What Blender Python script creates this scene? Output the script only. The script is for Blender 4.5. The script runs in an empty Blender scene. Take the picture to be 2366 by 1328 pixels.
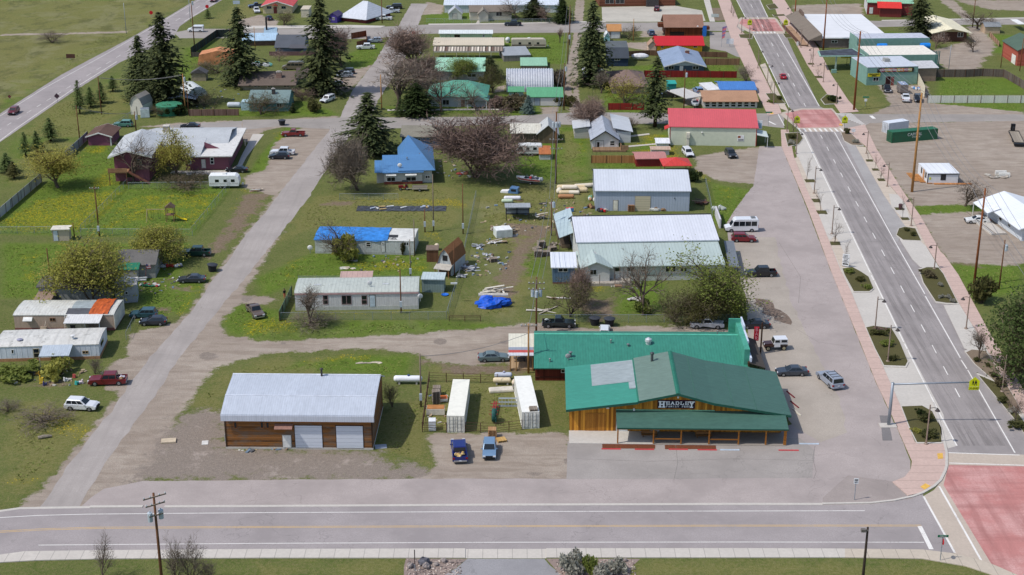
import bpy,bmesh,math,random
import numpy as np
from mathutils import Vector,Matrix
R=math.radians
random.seed(7)
SC=bpy.context.scene
COL=SC.collection
#camera, sky, sun
PW,PH,F=2366.0,1328.0,3412.0
PITCH=R(20.8);HC=91.5
cam=bpy.data.cameras.new('camera');cam_o=bpy.data.objects.new('camera',cam);COL.objects.link(cam_o)
cam.sensor_width=36.0;cam.lens=36.0*F/PW;cam.clip_start=1.0;cam.clip_end=6000.0
cam_o.location=(0,0,HC);cam_o.rotation_euler=(R(90)-PITCH,0,0)
SC.camera=cam_o
SUN_EL,SUN_AZ=55.0,21.0
world=bpy.data.worlds.new('World');SC.world=world;world.use_nodes=True
_nt=world.node_tree
_sky=_nt.nodes.new('ShaderNodeTexSky');_sky.sky_type='NISHITA';_sky.sun_disc=False
_sky.sun_elevation=R(SUN_EL);_sky.sun_rotation=R(270-SUN_AZ)
_sky.air_density=1.0;_sky.dust_density=1.5
_bg=_nt.nodes['Background'];_bg.inputs['Strength'].default_value=0.148
_nt.links.new(_sky.outputs[0],_bg.inputs[0])
sl=bpy.data.lights.new('sun','SUN');sl.energy=3.2;sl.angle=R(0.6);sl.color=(1.0,0.955,0.885)
sun_o=bpy.data.objects.new('sun',sl);COL.objects.link(sun_o)
_a=R(SUN_AZ);_e=R(SUN_EL)
SUNV=Vector((math.cos(_a)*math.cos(_e),math.sin(_a)*math.cos(_e),-math.sin(_e)))
sun_o.rotation_euler=SUNV.to_track_quat('-Z','Y').to_euler()
SC.view_settings.view_transform='Standard';SC.view_settings.look='None'
SC.view_settings.exposure=0.0;SC.view_settings.gamma=1.0
try:
 SC.cycles.max_bounces=5;SC.cycles.transparent_max_bounces=12;SC.cycles.diffuse_bounces=2
 SC.cycles.use_denoising=True;SC.cycles.caustics_reflective=False;SC.cycles.caustics_refractive=False
except Exception:pass
#photograph pixel -> ground
def T(py):
 return math.tan(PITCH+math.atan((py-PH/2)/F))
def G(px,py,z=0.0):
 v=(py-PH/2)/F;u=(px-PW/2)/F
 t=(HC-z)/(math.sin(PITCH)+v*math.cos(PITCH))
 return Vector((u*t,(math.cos(PITCH)-v*math.sin(PITCH))*t,z))
def zat(Y,py):
 return HC-T(py)*Y
def Yat(z,py):
 return(HC-z)/T(py)
def ppm(Y,z=0.0):
 return F/(Y*math.cos(PITCH)+(HC-z)*math.sin(PITCH))
def C(r,g,b,k=1.0):
 f=lambda c:(c/12.92 if c<=0.04045 else((c+0.055)/1.055)**2.4)
 return tuple(min(0.9,f(x/255.0)*k)for x in(r,g,b))+(1.0,)
 #materials
class N:
 def __init__(s,name):
  s.m=bpy.data.materials.new(name);s.m.use_nodes=True;s.t=s.m.node_tree;s.n=s.t.nodes
  s.b=s.n['Principled BSDF'];s._tc=None
 def new(s,typ,**kw):
  n=s.n.new(typ)
  for k,v in kw.items():setattr(n,k,v)
  return n
 def put(s,sock,v):
  if isinstance(v,bpy.types.NodeSocket):s.t.links.new(v,sock)
  elif v is not None:sock.default_value=v
 def co(s,kind='Object'):
  if s._tc is None:s._tc=s.new('ShaderNodeTexCoord')
  return s._tc.outputs[kind]
 def scl(s,vec,sx,sy,sz):
  n=s.new('ShaderNodeVectorMath',operation='MULTIPLY');s.put(n.inputs[0],vec);n.inputs[1].default_value=(sx,sy,sz)
  return n.outputs[0]
 def noise(s,scale,detail=4,rough=0.55,vec=None,dist=0.0):
  n=s.new('ShaderNodeTexNoise');n.inputs['Scale'].default_value=scale;n.inputs['Detail'].default_value=detail
  n.inputs['Roughness'].default_value=rough;n.inputs['Distortion'].default_value=dist
  s.put(n.inputs['Vector'],vec if vec is not None else s.co())
  return n.outputs['Fac']
 def math(s,op,a,b=0.0,c=None,clamp=False):
  n=s.new('ShaderNodeMath',operation=op);n.use_clamp=clamp
  s.put(n.inputs[0],a);s.put(n.inputs[1],b)
  if c is not None:s.put(n.inputs[2],c)
  return n.outputs[0]
 def step(s,v,lo,hi):
  n=s.new('ShaderNodeMapRange',interpolation_type='SMOOTHSTEP')
  s.put(n.inputs[0],v);n.inputs[1].default_value=lo;n.inputs[2].default_value=hi
  return n.outputs[0]
 def rng(s,v,lo,hi,a,b):
  n=s.new('ShaderNodeMapRange')
  s.put(n.inputs[0],v);n.inputs[1].default_value=lo;n.inputs[2].default_value=hi;n.inputs[3].default_value=a;n.inputs[4].default_value=b
  return n.outputs[0]
 def mix(s,f,a,b,typ='MIX'):
  n=s.new('ShaderNodeMix',data_type='RGBA',blend_type=typ)
  s.put(n.inputs[0],f);s.put(n.inputs[6],a);s.put(n.inputs[7],b)
  return n.outputs[2]
 def xyz(s,vec=None):
  n=s.new('ShaderNodeSeparateXYZ');s.put(n.inputs[0],vec if vec is not None else s.co());return n.outputs
 def white(s,v):
  n=s.new('ShaderNodeTexWhiteNoise',noise_dimensions='1D');s.put(n.inputs['W'],v);return n.outputs['Value']
 def attr(s,name):
  n=s.new('ShaderNodeAttribute');n.attribute_name=name;return n
 def bump(s,h,strength=0.3,dist=0.05):
  n=s.new('ShaderNodeBump');n.inputs['Strength'].default_value=strength;n.inputs['Distance'].default_value=dist
  s.put(n.inputs['Height'],h);s.t.links.new(n.outputs[0],s.b.inputs['Normal'])
 def out(s,col,rough=0.8,metal=0.0,spec=0.3):
  s.put(s.b.inputs['Base Color'],col);s.put(s.b.inputs['Roughness'],rough);s.put(s.b.inputs['Metallic'],metal)
  s.b.inputs['Specular IOR Level'].default_value=spec
  return s.m
_MC={}
def mat(kind,col=None,*a,**kw):
 key=(kind,col,a,tuple(sorted(kw.items())))
 if key not in _MC:_MC[key]=globals()['m_'+kind](*(([col]if col is not None else[])+list(a)),**kw)
 return _MC[key]
def dk(c,k):return tuple(x*k for x in c[:3])+(1.0,)
def m_plain(col,rough=0.7,var=0.25,metal=0.0,spec=0.3,sc=1.2):
 n=N('plain');f=n.noise(sc,5,0.65)
 return n.out(n.mix(n.rng(f,0.3,0.7,0,1),dk(col,1-var),dk(col,1+var*0.5)),rough,metal,spec)
def m_paint(col,rough=0.28):
 n=N('vehicle_paint');f=n.noise(2.0,5,0.7)
 n.b.inputs['Coat Weight'].default_value=0.35;n.b.inputs['Coat Roughness'].default_value=0.12
 return n.out(n.mix(n.rng(f,0.35,0.8,0,0.07),col,C(120,112,102)),rough,0.15,0.5)
def m_glass(col=(0.012,0.016,0.02,1),rough=0.08):
 n=N('window_glass');return n.out(col,rough,0.0,0.55)
def m_ribs(col,axis=0,sp=0.45,var=0.22,rough=0.5,metal=0.0,dirt=None,depth=0.35,dark=0.8):
 n=N('ribbed_metal');o=n.xyz()
 ph=n.math('FRACT',n.math('DIVIDE',o[axis],sp))
 rib=n.step(n.math('ABSOLUTE',n.math('SUBTRACT',ph,0.5)),0.36,0.47)
 sheet=n.white(n.math('FLOOR',n.math('DIVIDE',o[axis],sp*2.2)))
 sv=[1.6,1.6,1.6];sv[axis]=4.5
 f=n.noise(0.55,6,0.7,n.scl(n.co(),*sv));g=n.noise(0.16,4,0.6)
 c=n.mix(n.rng(f,0.3,0.7,0,1),dk(col,1-var),dk(col,1+var*0.35))
 c=n.mix(n.rng(g,0.35,0.7,0,0.3),c,dk(col,0.72))
 c=n.mix(n.math('MULTIPLY',sheet,0.12),c,dk(col,0.6))
 if dirt:c=n.mix(n.math('MULTIPLY',n.step(n.noise(0.9,6,0.75),0.52,0.72),0.8),c,dirt)
 c=n.mix(n.math('MULTIPLY',rib,1-dark),c,dk(col,0.35))
 n.bump(rib,depth,0.06)
 return n.out(c,rough,metal,0.4)
def m_planks(col,col2,axis=0,sp=0.25,var=0.6,rough=0.8,gap=0.05,grey=0.0):
 n=N('wood_boards');o=n.xyz()
 d=n.math('DIVIDE',o[axis],sp);idx=n.math('FLOOR',d);ph=n.math('FRACT',d)
 w=n.white(idx);sv=[0.5,0.5,0.5];sv[axis]=9.0
 f=n.noise(1.6,6,0.7,n.scl(n.co(),*sv))
 t=n.math('ADD',n.math('MULTIPLY',w,var),n.math('MULTIPLY',n.rng(f,0.3,0.7,0,1),1-var))
 c=n.mix(t,col,col2)
 if grey:c=n.mix(n.math('MULTIPLY',n.step(n.noise(0.7,6,0.75,n.scl(n.co(),.35,.35,1.6)),.46,.6),grey),c,C(112,98,86))
 g=n.math('LESS_THAN',ph,gap)
 c=n.mix(n.math('MULTIPLY',g,0.75),c,dk(col,0.15))
 n.bump(n.math('SUBTRACT',1.0,g),0.4,0.03)
 return n.out(c,rough,0,0.2)
def m_shingle(col,var=0.35,sp=0.3):
 n=N('shingles');f=n.noise(7.0,4,0.8);g=n.noise(0.35,5,0.65)
 c=n.mix(n.rng(f,0.3,0.7,0,1),dk(col,1-var),dk(col,1+var*0.6))
 c=n.mix(n.rng(g,0.4,0.7,0,0.45),c,dk(col,0.62))
 n.bump(f,0.4,0.04)
 return n.out(c,0.9,0,0.15)
def m_asphalt(col,var=0.14,patch=0.18,streak=None,warm=None):
 n=N('asphalt');f=n.noise(5.0,5,0.85);g=n.noise(0.12,7,0.68);h=n.noise(0.7,6,0.75)
 c=n.mix(n.rng(f,0.38,0.62,0,1),dk(col,1-var),dk(col,1+var*0.8))
 c=n.mix(n.rng(g,0.4,0.62,0,1),c,dk(col,1-patch))
 c=n.mix(n.math('MULTIPLY',n.step(h,0.56,0.75),0.35),c,warm or dk(col,1.2))
 if streak:
  sv=[1,1,1];sv[streak]=0.04
  k=n.noise(1.1,4,0.6,n.scl(n.co(),*sv));c=n.mix(n.rng(k,0.45,0.7,0,0.35),c,dk(col,0.66))
 cr=n.new('ShaderNodeTexVoronoi',feature='DISTANCE_TO_EDGE');cr.inputs['Scale'].default_value=0.12
 wob=n.new('ShaderNodeVectorMath',operation='ADD');n.put(wob.inputs[0],n.co())
 nz=n.new('ShaderNodeTexNoise');nz.inputs['Scale'].default_value=0.4;nz.inputs['Detail'].default_value=4;n.put(nz.inputs['Vector'],n.co())
 mm=n.new('ShaderNodeVectorMath',operation='SCALE');n.put(mm.inputs[0],nz.outputs['Color']);mm.inputs['Scale'].default_value=5.0
 n.put(wob.inputs[1],mm.outputs[0]);n.put(cr.inputs['Vector'],wob.outputs[0])
 crk=n.math('MULTIPLY',n.math('LESS_THAN',cr.outputs['Distance'],0.006),n.step(n.noise(0.05,3),0.44,0.56))
 c=n.mix(n.math('MULTIPLY',crk,0.28),c,dk(col,0.4))
 n.bump(f,0.15,0.02)
 return n.out(c,0.88,0,0.25)
def m_concrete(col,joint=0.0,axis=0,var=0.14):
 n=N('concrete');f=n.noise(2.5,6,0.7);g=n.noise(0.25,5,0.6)
 c=n.mix(n.rng(f,0.3,0.7,0,1),dk(col,1-var),dk(col,1+var*0.5));c=n.mix(n.rng(g,0.35,0.7,0,0.5),c,dk(col,0.8))
 if joint:
  d=n.math('DIVIDE',n.xyz()[axis],joint);j=n.math('LESS_THAN',n.math('FRACT',d),0.045)
  c=n.mix(n.math('MULTIPLY',n.white(n.math('FLOOR',d)),0.3),c,dk(col,0.8))
  c=n.mix(n.math('MULTIPLY',j,0.6),c,dk(col,0.4))
 return n.out(c,0.85,0,0.25)
def m_red_pave(col,col2):
 n=N('tinted_concrete');g=n.noise(0.16,6,0.65);f=n.noise(4,5,0.7)
 k=n.noise(0.5,4,0.6,n.scl(n.co(),1.0,0.09,1));q=n.noise(0.5,4,0.6,n.scl(n.co(),0.09,1.0,1))
 c=n.mix(n.rng(g,0.4,0.6,0,1),col,col2);c=n.mix(n.rng(f,0.38,0.62,0,0.5),c,dk(col,0.8))
 c=n.mix(n.rng(k,0.46,0.66,0,0.8),c,dk(col,0.66));c=n.mix(n.rng(q,0.48,0.68,0,0.6),c,dk(col,0.62))
 return n.out(c,0.85,0,0.2)
def m_stain(col):
 n=N('stain');f=n.noise(0.9,7,0.75);g=n.noise(3.0,4,0.7);n.out(n.mix(n.rng(g,.35,.65,0,1),dk(col,.8),dk(col,1.15)),0.9,0,.15)
 tr=n.new('ShaderNodeBsdfTransparent');mx=n.new('ShaderNodeMixShader');n.put(mx.inputs[0],n.step(f,.3,.56))
 n.t.links.new(tr.outputs[0],mx.inputs[1]);n.t.links.new(n.b.outputs[0],mx.inputs[2]);n.t.links.new(mx.outputs[0],n.n['Material Output'].inputs[0]);return n.m
def m_wear(col,amt=0.6,ax=1):
 n=N('tyre_wear');sv=[1.0,1.0,1];sv[ax]=0.03;f=n.noise(1.6,5,0.7,n.scl(n.co(),*sv));g=n.noise(0.08,4);n.out(col,0.85,0,.2)
 tr=n.new('ShaderNodeBsdfTransparent');mx=n.new('ShaderNodeMixShader');n.put(mx.inputs[0],n.math('MULTIPLY',n.math('MULTIPLY',n.step(f,.36,.66),n.rng(g,.35,.65,.45,1)),amt))
 n.t.links.new(tr.outputs[0],mx.inputs[1]);n.t.links.new(n.b.outputs[0],mx.inputs[2]);n.t.links.new(mx.outputs[0],n.n['Material Output'].inputs[0]);return n.m
def m_worn(col,under,amt=0.4):
 n=N('road_paint');f=n.noise(6.0,5,0.8);g=n.noise(0.5,4)
 return n.out(n.mix(n.step(n.math('ADD',f,n.math('MULTIPLY',n.math('SUBTRACT',g,0.5),0.4)),0.62-amt*0.2,0.72),col,under),0.8,0,0.2)
def m_leaf(col,col2,trans=0.25):
 n=N('foliage');oi=n.new('ShaderNodeObjectInfo');f=n.noise(0.9,4,0.7);g=n.noise(6.0,2)
 t=n.math('ADD',n.math('MULTIPLY',n.rng(f,0.3,0.7,0,1),0.65),n.math('MULTIPLY',n.rng(g,0.3,0.7,0,1),0.35))
 c=n.mix(t,col,col2);c=n.mix(n.math('MULTIPLY',oi.outputs['Random'],0.18),c,dk(col,0.8))
 n.out(c,0.75,0,0.12)
 if trans:
  tr=n.new('ShaderNodeBsdfTranslucent');n.put(tr.inputs[0],c);mx=n.new('ShaderNodeMixShader');mx.inputs[0].default_value=trans
  n.t.links.new(n.b.outputs[0],mx.inputs[1]);n.t.links.new(tr.outputs[0],mx.inputs[2])
  n.t.links.new(mx.outputs[0],n.n['Material Output'].inputs[0])
 return n.m
def m_bark(col):
 n=N('bark');f=n.noise(3.0,6,0.75,n.scl(n.co(),3,3,0.5));n.bump(f,0.5,0.05)
 return n.out(n.mix(n.rng(f,0.3,0.7,0,1),dk(col,0.55),dk(col,1.3)),0.9,0,0.15)
def m_mesh(col,cover=0.3):
 n=N('wire_mesh');n.out(col,0.5,0.3,0.4)
 o=n.xyz();s1=n.math('FRACT',n.math('MULTIPLY',n.math('ADD',n.math('ADD',o[0],o[1]),o[2]),9.0));s2=n.math('FRACT',n.math('MULTIPLY',n.math('SUBTRACT',n.math('ADD',o[0],o[1]),o[2]),9.0))
 w=n.math('MAXIMUM',n.math('LESS_THAN',s1,cover*0.55),n.math('LESS_THAN',s2,cover*0.55))
 tr=n.new('ShaderNodeBsdfTransparent');mx=n.new('ShaderNodeMixShader');n.put(mx.inputs[0],w)
 n.t.links.new(tr.outputs[0],mx.inputs[1]);n.t.links.new(n.b.outputs[0],mx.inputs[2]);n.t.links.new(mx.outputs[0],n.n['Material Output'].inputs[0])
 return n.m
 #mesh helper
class MB:
 def __init__(s):s.v=[];s.f=[];s.k=[];s.m=0
 def add(s,vs,fs):
  o=len(s.v);s.v+=[tuple(x)for x in vs]
  for f in fs:s.f.append([i+o for i in f]);s.k.append(s.m)
 def box(s,x0,x1,y0,y1,z0,z1,M=None):
  vs=[Vector(p)for p in((x0,y0,z0),(x1,y0,z0),(x1,y1,z0),(x0,y1,z0),(x0,y0,z1),(x1,y0,z1),(x1,y1,z1),(x0,y1,z1))]
  if M is not None:vs=[M@v for v in vs]
  s.add(vs,[(0,3,2,1),(4,5,6,7),(0,1,5,4),(1,2,6,5),(2,3,7,6),(3,0,4,7)])
 def loft(s,rings,cap=True,closed=True):
  n=len(rings[0]);o=len(s.v)
  for r in rings:s.v+=[tuple(p)for p in r]
  for i in range(len(rings)-1):
   for j in range(n if closed else n-1):
    k=(j+1)%n
    s.f.append([o+i*n+j,o+i*n+k,o+(i+1)*n+k,o+(i+1)*n+j]);s.k.append(s.m)
  if cap:
   s.f.append([o+j for j in range(n)][::-1]);s.k.append(s.m)
   q=o+(len(rings)-1)*n;s.f.append([q+j for j in range(n)]);s.k.append(s.m)
 def prism(s,poly,a0,a1,ax):
  def P(p,a):return{0:(a,p[0],p[1]),1:(p[0],a,p[1]),2:(p[0],p[1],a)}[ax]
  s.loft([[P(p,a0)for p in poly],[P(p,a1)for p in poly]])
 def tube(s,pts,rs,n=6,cap=True):
  rings=[]
  for i,p in enumerate(pts):
   p=Vector(p);d=(Vector(pts[min(i+1,len(pts)-1)])-Vector(pts[max(i-1,0)])).normalized()
   u=d.cross(Vector((0,0,1))if abs(d.z)<0.9 else Vector((1,0,0))).normalized();w=d.cross(u)
   r=rs[i]if hasattr(rs,'__len__')else rs
   rings.append([p+(u*math.cos(6.28318*k/n)+w*math.sin(6.28318*k/n))*r for k in range(n)])
  s.loft(rings,cap)
 def lathe(s,prof,c=(0,0,0),n=12,ax=2):
  rings=[]
  for r,z in prof:
   ring=[]
   for k in range(n):
    a,b=r*math.cos(6.28318*k/n),r*math.sin(6.28318*k/n)
    p={2:(a,b,z),0:(z,a,b),1:(b,z,a)}[ax];ring.append((p[0]+c[0],p[1]+c[1],p[2]+c[2]))
   rings.append(ring)
  s.loft(rings)
 def blob(s,c,rx,ry,rz,seed=0,amp=0.25,n=10,m=6,zmin=None):
  rnd=random.Random(seed);ph=[rnd.uniform(0,6.28)for _ in range(6)];rings=[]
  for i in range(m+1):
   t=math.pi*(0.02+0.96*i/m);ring=[]
   for j in range(n):
    a=6.28318*j/n
    k=1+amp*(math.sin(2*a+ph[0])*math.sin(2*t+ph[1])*0.5+0.35*math.sin(5*a+ph[2])*math.sin(3*t+ph[3])+0.25*rnd.uniform(-1,1))
    z=c[2]-rz*math.cos(t)*k
    if zmin is not None:z=max(z,zmin)
    ring.append((c[0]+rx*math.sin(t)*math.cos(a)*k,c[1]+ry*math.sin(t)*math.sin(a)*k,z))
   rings.append(ring)
  s.loft(rings)
 def quad(s,a,b,c,d):s.add([a,b,c,d],[(0,1,2,3)])
 def build(s,name,mats,parent=None,smooth=False,bevel=0.0,seg=2,recalc=True):
  me=bpy.data.meshes.new(name);me.from_pydata(s.v,[],s.f)
  if recalc and s.f:
   bm=bmesh.new();bm.from_mesh(me);bmesh.ops.recalc_face_normals(bm,faces=bm.faces[:]);bm.to_mesh(me);bm.free()
  ms=mats if isinstance(mats,(list,tuple))else[mats]
  for m in ms:me.materials.append(m)
  if len(ms)>1:me.polygons.foreach_set('material_index',s.k)
  if smooth:me.polygons.foreach_set('use_smooth',[True]*len(me.polygons))
  o=bpy.data.objects.new(name,me);COL.objects.link(o)
  if parent is not None:o.parent=parent
  if bevel:
   b=o.modifiers.new('bevel','BEVEL');b.width=bevel;b.segments=seg;b.limit_method='ANGLE';b.angle_limit=R(30)
  return o
def tag(o,label=None,cat=None,group=None,kind=None):
 if label:o['label']=label
 if cat:o['category']=cat
 if group:o['group']=group
 if kind:o['kind']=kind
 return o
def thing(name,label,cat,loc=(0,0,0),rz=0.0,group=None):
 o=bpy.data.objects.new(name,None);o.empty_display_size=0.3;COL.objects.link(o)
 o.location=loc;o.rotation_euler=(0,0,rz)
 return tag(o,label,cat,group)
def copy_tree(o,parent=None):
 c=o.copy();COL.objects.link(c)
 if parent is not None:c.parent=parent
 for ch in o.children:copy_tree(ch,c)
 return c
def text(body,size,parent,loc,mat_,rot=(R(90),0,0),name='lettering',ext=0.01,off=0.0,sx=1.0,align='CENTER'):
 cu=bpy.data.curves.new(name,'FONT');cu.body=body;cu.size=size;cu.align_x=align;cu.align_y='CENTER';cu.extrude=ext;cu.offset=off
 cu.materials.append(mat_);t_=bpy.data.objects.new(name,cu);COL.objects.link(t_);me=bpy.data.meshes.new_from_object(t_);bpy.data.objects.remove(t_)
 o=bpy.data.objects.new(name,me);COL.objects.link(o);o.parent=parent
 o.location=loc;o.rotation_euler=rot;o.scale=(sx,1,1)
 return o
 #ground sheet with soft masks for gravel, lawn, flowers, dirt
def _axis(lo,hi,step,far_lo,far_hi):
 a=list(np.arange(lo,hi+step,step));x=lo;d=step;pre=[]
 while x>far_lo:d*=1.5;x-=d;pre.append(x)
 x=a[-1];d=step;post=[]
 while x<far_hi:d*=1.5;x+=d;post.append(x)
 return np.array(pre[::-1]+a+post)
gx=_axis(-205,205,0.75,-2500,2500);gy=_axis(138,560,0.7,-600,4000)
GX,GY=np.meshgrid(gx,gy);NX,NY=len(gx),len(gy)
_masks={k:np.zeros(GX.shape,np.float32)for k in('gravel','dark','lush','dandelion','dry','dirt','pale','rough')}
def _sd(poly,X,Y):
 d=np.full(X.shape,1e9);ins=np.zeros(X.shape,bool);n=len(poly)
 for i in range(n):
  ax,ay=poly[i];bx,by=poly[(i+1)%n];ex,ey=bx-ax,by-ay
  t=np.clip(((X-ax)*ex+(Y-ay)*ey)/(ex*ex+ey*ey+1e-9),0,1)
  d=np.minimum(d,np.hypot(X-ax-t*ex,Y-ay-t*ey))
  c=(ay>Y)!=(by>Y)
  with np.errstate(divide='ignore',invalid='ignore'):
   xi=ax+(Y-ay)*ex/(ey if ey else 1e-9)
  ins^=c&(X<xi)
 return np.where(ins,d,-d)
def paint(k,px,blur=1.5,amt=1.0):
 p=[tuple(G(*q)[:2])for q in px];xs=[q[0]for q in p];ys=[q[1]for q in p]
 i0,i1=np.searchsorted(gx,[min(xs)-blur,max(xs)+blur]);j0,j1=np.searchsorted(gy,[min(ys)-blur,max(ys)+blur])
 if i1<=i0 or j1<=j0:return
 sl_=(slice(j0,j1),slice(i0,i1));m=np.clip(_sd(p,GX[sl_],GY[sl_])/(2*blur)+0.5,0,1)*abs(amt)
 _masks[k][sl_]=np.maximum(_masks[k][sl_],m)if amt>0 else np.clip(_masks[k][sl_]-m,0,1)
def track(k,pts,w,blur=0.6,amt=1.0):
 L=strip_pts(pts,w);P=[tuple(q[:2])for q in L]
 p=P;xs=[q[0]for q in p];ys=[q[1]for q in p]
 i0,i1=np.searchsorted(gx,[min(xs)-blur,max(xs)+blur]);j0,j1=np.searchsorted(gy,[min(ys)-blur,max(ys)+blur])
 sl_=(slice(j0,j1),slice(i0,i1));m=np.clip(_sd(p,GX[sl_],GY[sl_])/(2*blur)+0.5,0,1)*amt
 _masks[k][sl_]=np.maximum(_masks[k][sl_],m)
def strip_pts(pts,w):
 P=[G(*q)if len(q)==2 else Vector(q)for q in pts];Lf,Rt=[],[]
 for i,p in enumerate(P):
  d=(P[min(i+1,len(P)-1)]-P[max(i-1,0)]);d.z=0;d.normalize();nrm=Vector((-d.y,d.x,0))
  Lf.append(p+nrm*w/2);Rt.append(p-nrm*w/2)
 return Lf+Rt[::-1]
paint('gravel',[(40,1178),(140,1085),(200,1005),(247,948),(310,862),(355,812),(432,724),(460,690),(480,655),(520,606),(566,540),(610,490),(640,440),(690,470),(650,540),(600,620),(560,680),(650,690),(610,705),(560,700),(515,735),(508,748),(520,772),(600,789),(760,783),(1000,768),(1240,747),(1320,757),(1560,752),(1720,765),(1735,770),(1735,800),(1240,795),(1235,815),(1110,845),(1010,838),(965,818),(880,806),(760,808),(640,815),(570,828),(500,848),(470,880),(440,930),(405,960),(400,1000),(380,1050),(330,1110),(230,1140),(200,1176)],1.6)
paint('gravel',[(292,806),(300,772),(380,752),(432,740),(400,800),(350,835),(300,830)],1.2)
paint('gravel',[(236,872),(252,838),(300,822),(378,812),(330,880),(290,905),(245,900)],1.2,0.9)
paint('gravel',[(560,432),(566,408),(612,392),(636,330),(690,298),(775,282),(715,400),(636,452)],1.5)
paint('gravel',[(330,292),(420,283),(640,276),(780,268),(760,300),(660,292),(610,300),(585,335),(520,300)],1.5)
paint('gravel',[(1985,285),(2480,275),(2480,472),(2310,470),(2112,474),(2070,420),(2015,335)],2.0)
paint('gravel',[(2118,495),(2480,478),(2480,600),(2330,612),(2195,606),(2150,550)],2.0)
paint('gravel',[(2028,196),(2140,196),(2150,238),(2366,258),(2366,266),(2016,264),(2060,240)],1.5)
paint('gravel',[(1832,12),(1990,8),(1995,36),(1880,40),(1862,62),(1840,45)],2.0)
paint('gravel',[(2140,120),(2230,95),(2290,110),(2260,160),(2190,165)],2.5)
paint('gravel',[(2170,0),(2205,0),(2245,42),(2225,42)],1.5);paint('gravel',[(2235,60),(2260,60),(2300,100),(2290,130),(2250,120)],2.0)
paint('gravel',[(2200,0),(2480,0),(2480,28),(2290,22)],3.0)
paint('gravel',[(1605,362),(1690,348),(1765,338),(1755,425),(1660,418),(1612,395)],1.5)
paint('gravel',[(545,48),(600,34),(642,48),(640,62),(560,60)],1.5);paint('gravel',[(985,4),(1026,12),(1022,32),(975,34)],1.5)
paint('gravel',[(1395,100),(1500,96),(1510,120),(1440,108)],1.5,0.8);paint('gravel',[(1490,58),(1540,55),(1535,85),(1480,85)],1.5)
paint('gravel',[(1575,205),(1625,205),(1625,240),(1580,245)],1.5,0.9);paint('gravel',[(760,235),(815,205),(880,140),(862,150),(790,165),(735,225)],2.0,0.85)
paint('gravel',[(905,800),(1110,800),(1230,815),(1180,845),(1040,842),(960,825)],2.0,0.8)
paint('gravel',[(985,1000),(1320,1000),(1320,1112),(985,1110),(1005,1060)],1.5)
track('gravel',[(1336,0),(1330,90),(1316,150),(1312,210),(1330,262)],1.7);track('gravel',[(1346,0),(1341,60),(1330,120),(1330,190),(1334,262)],1.5)
paint('gravel',[(1318,240),(1350,240),(1342,270),(1312,270)],1.0);paint('gravel',[(1250,248),(1290,246),(1284,272),(1252,272)],1.0)
paint('gravel',[(1145,200),(1170,196),(1168,210),(1140,215)],1.0,0.8)
track('gravel',[(0,80),(150,78),(300,73)],3.5,1.5,0.8)
paint('dark',[(300,1108),(345,1060),(405,958),(470,950),(525,958),(525,1036),(862,1039),(880,1062),(985,1085),(1000,1108),(700,1110)],4.5)
for c,rx,ry in(((482,822),22,10),((1018,789),16,8),((1165,790),12,4),((850,1099),16,5),((1235,1095),20,5),((655,793),9,4),((570,690),12,8),((1310,1065),10,8)):
 paint('dark',[(c[0]+rx*math.cos(a),c[1]+ry*math.sin(a))for a in np.linspace(0,6.28,10)[:-1]],0.5,1.0);paint('dirt',[(c[0]+rx*math.cos(a)*.9,c[1]+ry*math.sin(a)*.9)for a in np.linspace(0,6.28,10)[:-1]],0.5,0.55)
for q in([(130,402),(40,888),(200,872),(215,888),(120,896),(45,895)][1:],[(560,448),(634,442),(560,540),(490,600),(455,598),(520,520)],[(1160,512),(1290,520),(1235,572),(1212,645),(1185,700),(1115,700),(1150,630),(1185,565)],[(1325,690),(1420,688),(1430,735),(1365,745),(1330,720)],[(398,662),(440,660),(460,676),(400,680)],[(760,462),(830,464),(820,476),(740,474)],[(345,712),(400,712),(400,720),(350,720)],[(2180,590),(2290,585),(2270,620),(2200,615)],[(960,828),(1120,838),(1090,850),(1000,850)],[(1000,842),(1240,835),(1230,860),(1050,868)],[(2000,850),(2100,846),(2040,862)][:3],[(580,540),(640,545),(600,570),(580,560)]):
 paint('dirt',q,1.6,0.68)
paint('lush',[(0,540),(0,500),(120,410),(205,335),(275,330),(300,418),(535,432),(446,545),(186,545)],2.0)
paint('lush',[(600,360),(660,292),(700,300),(640,340),(620,395),(575,400)],1.0)
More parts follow.
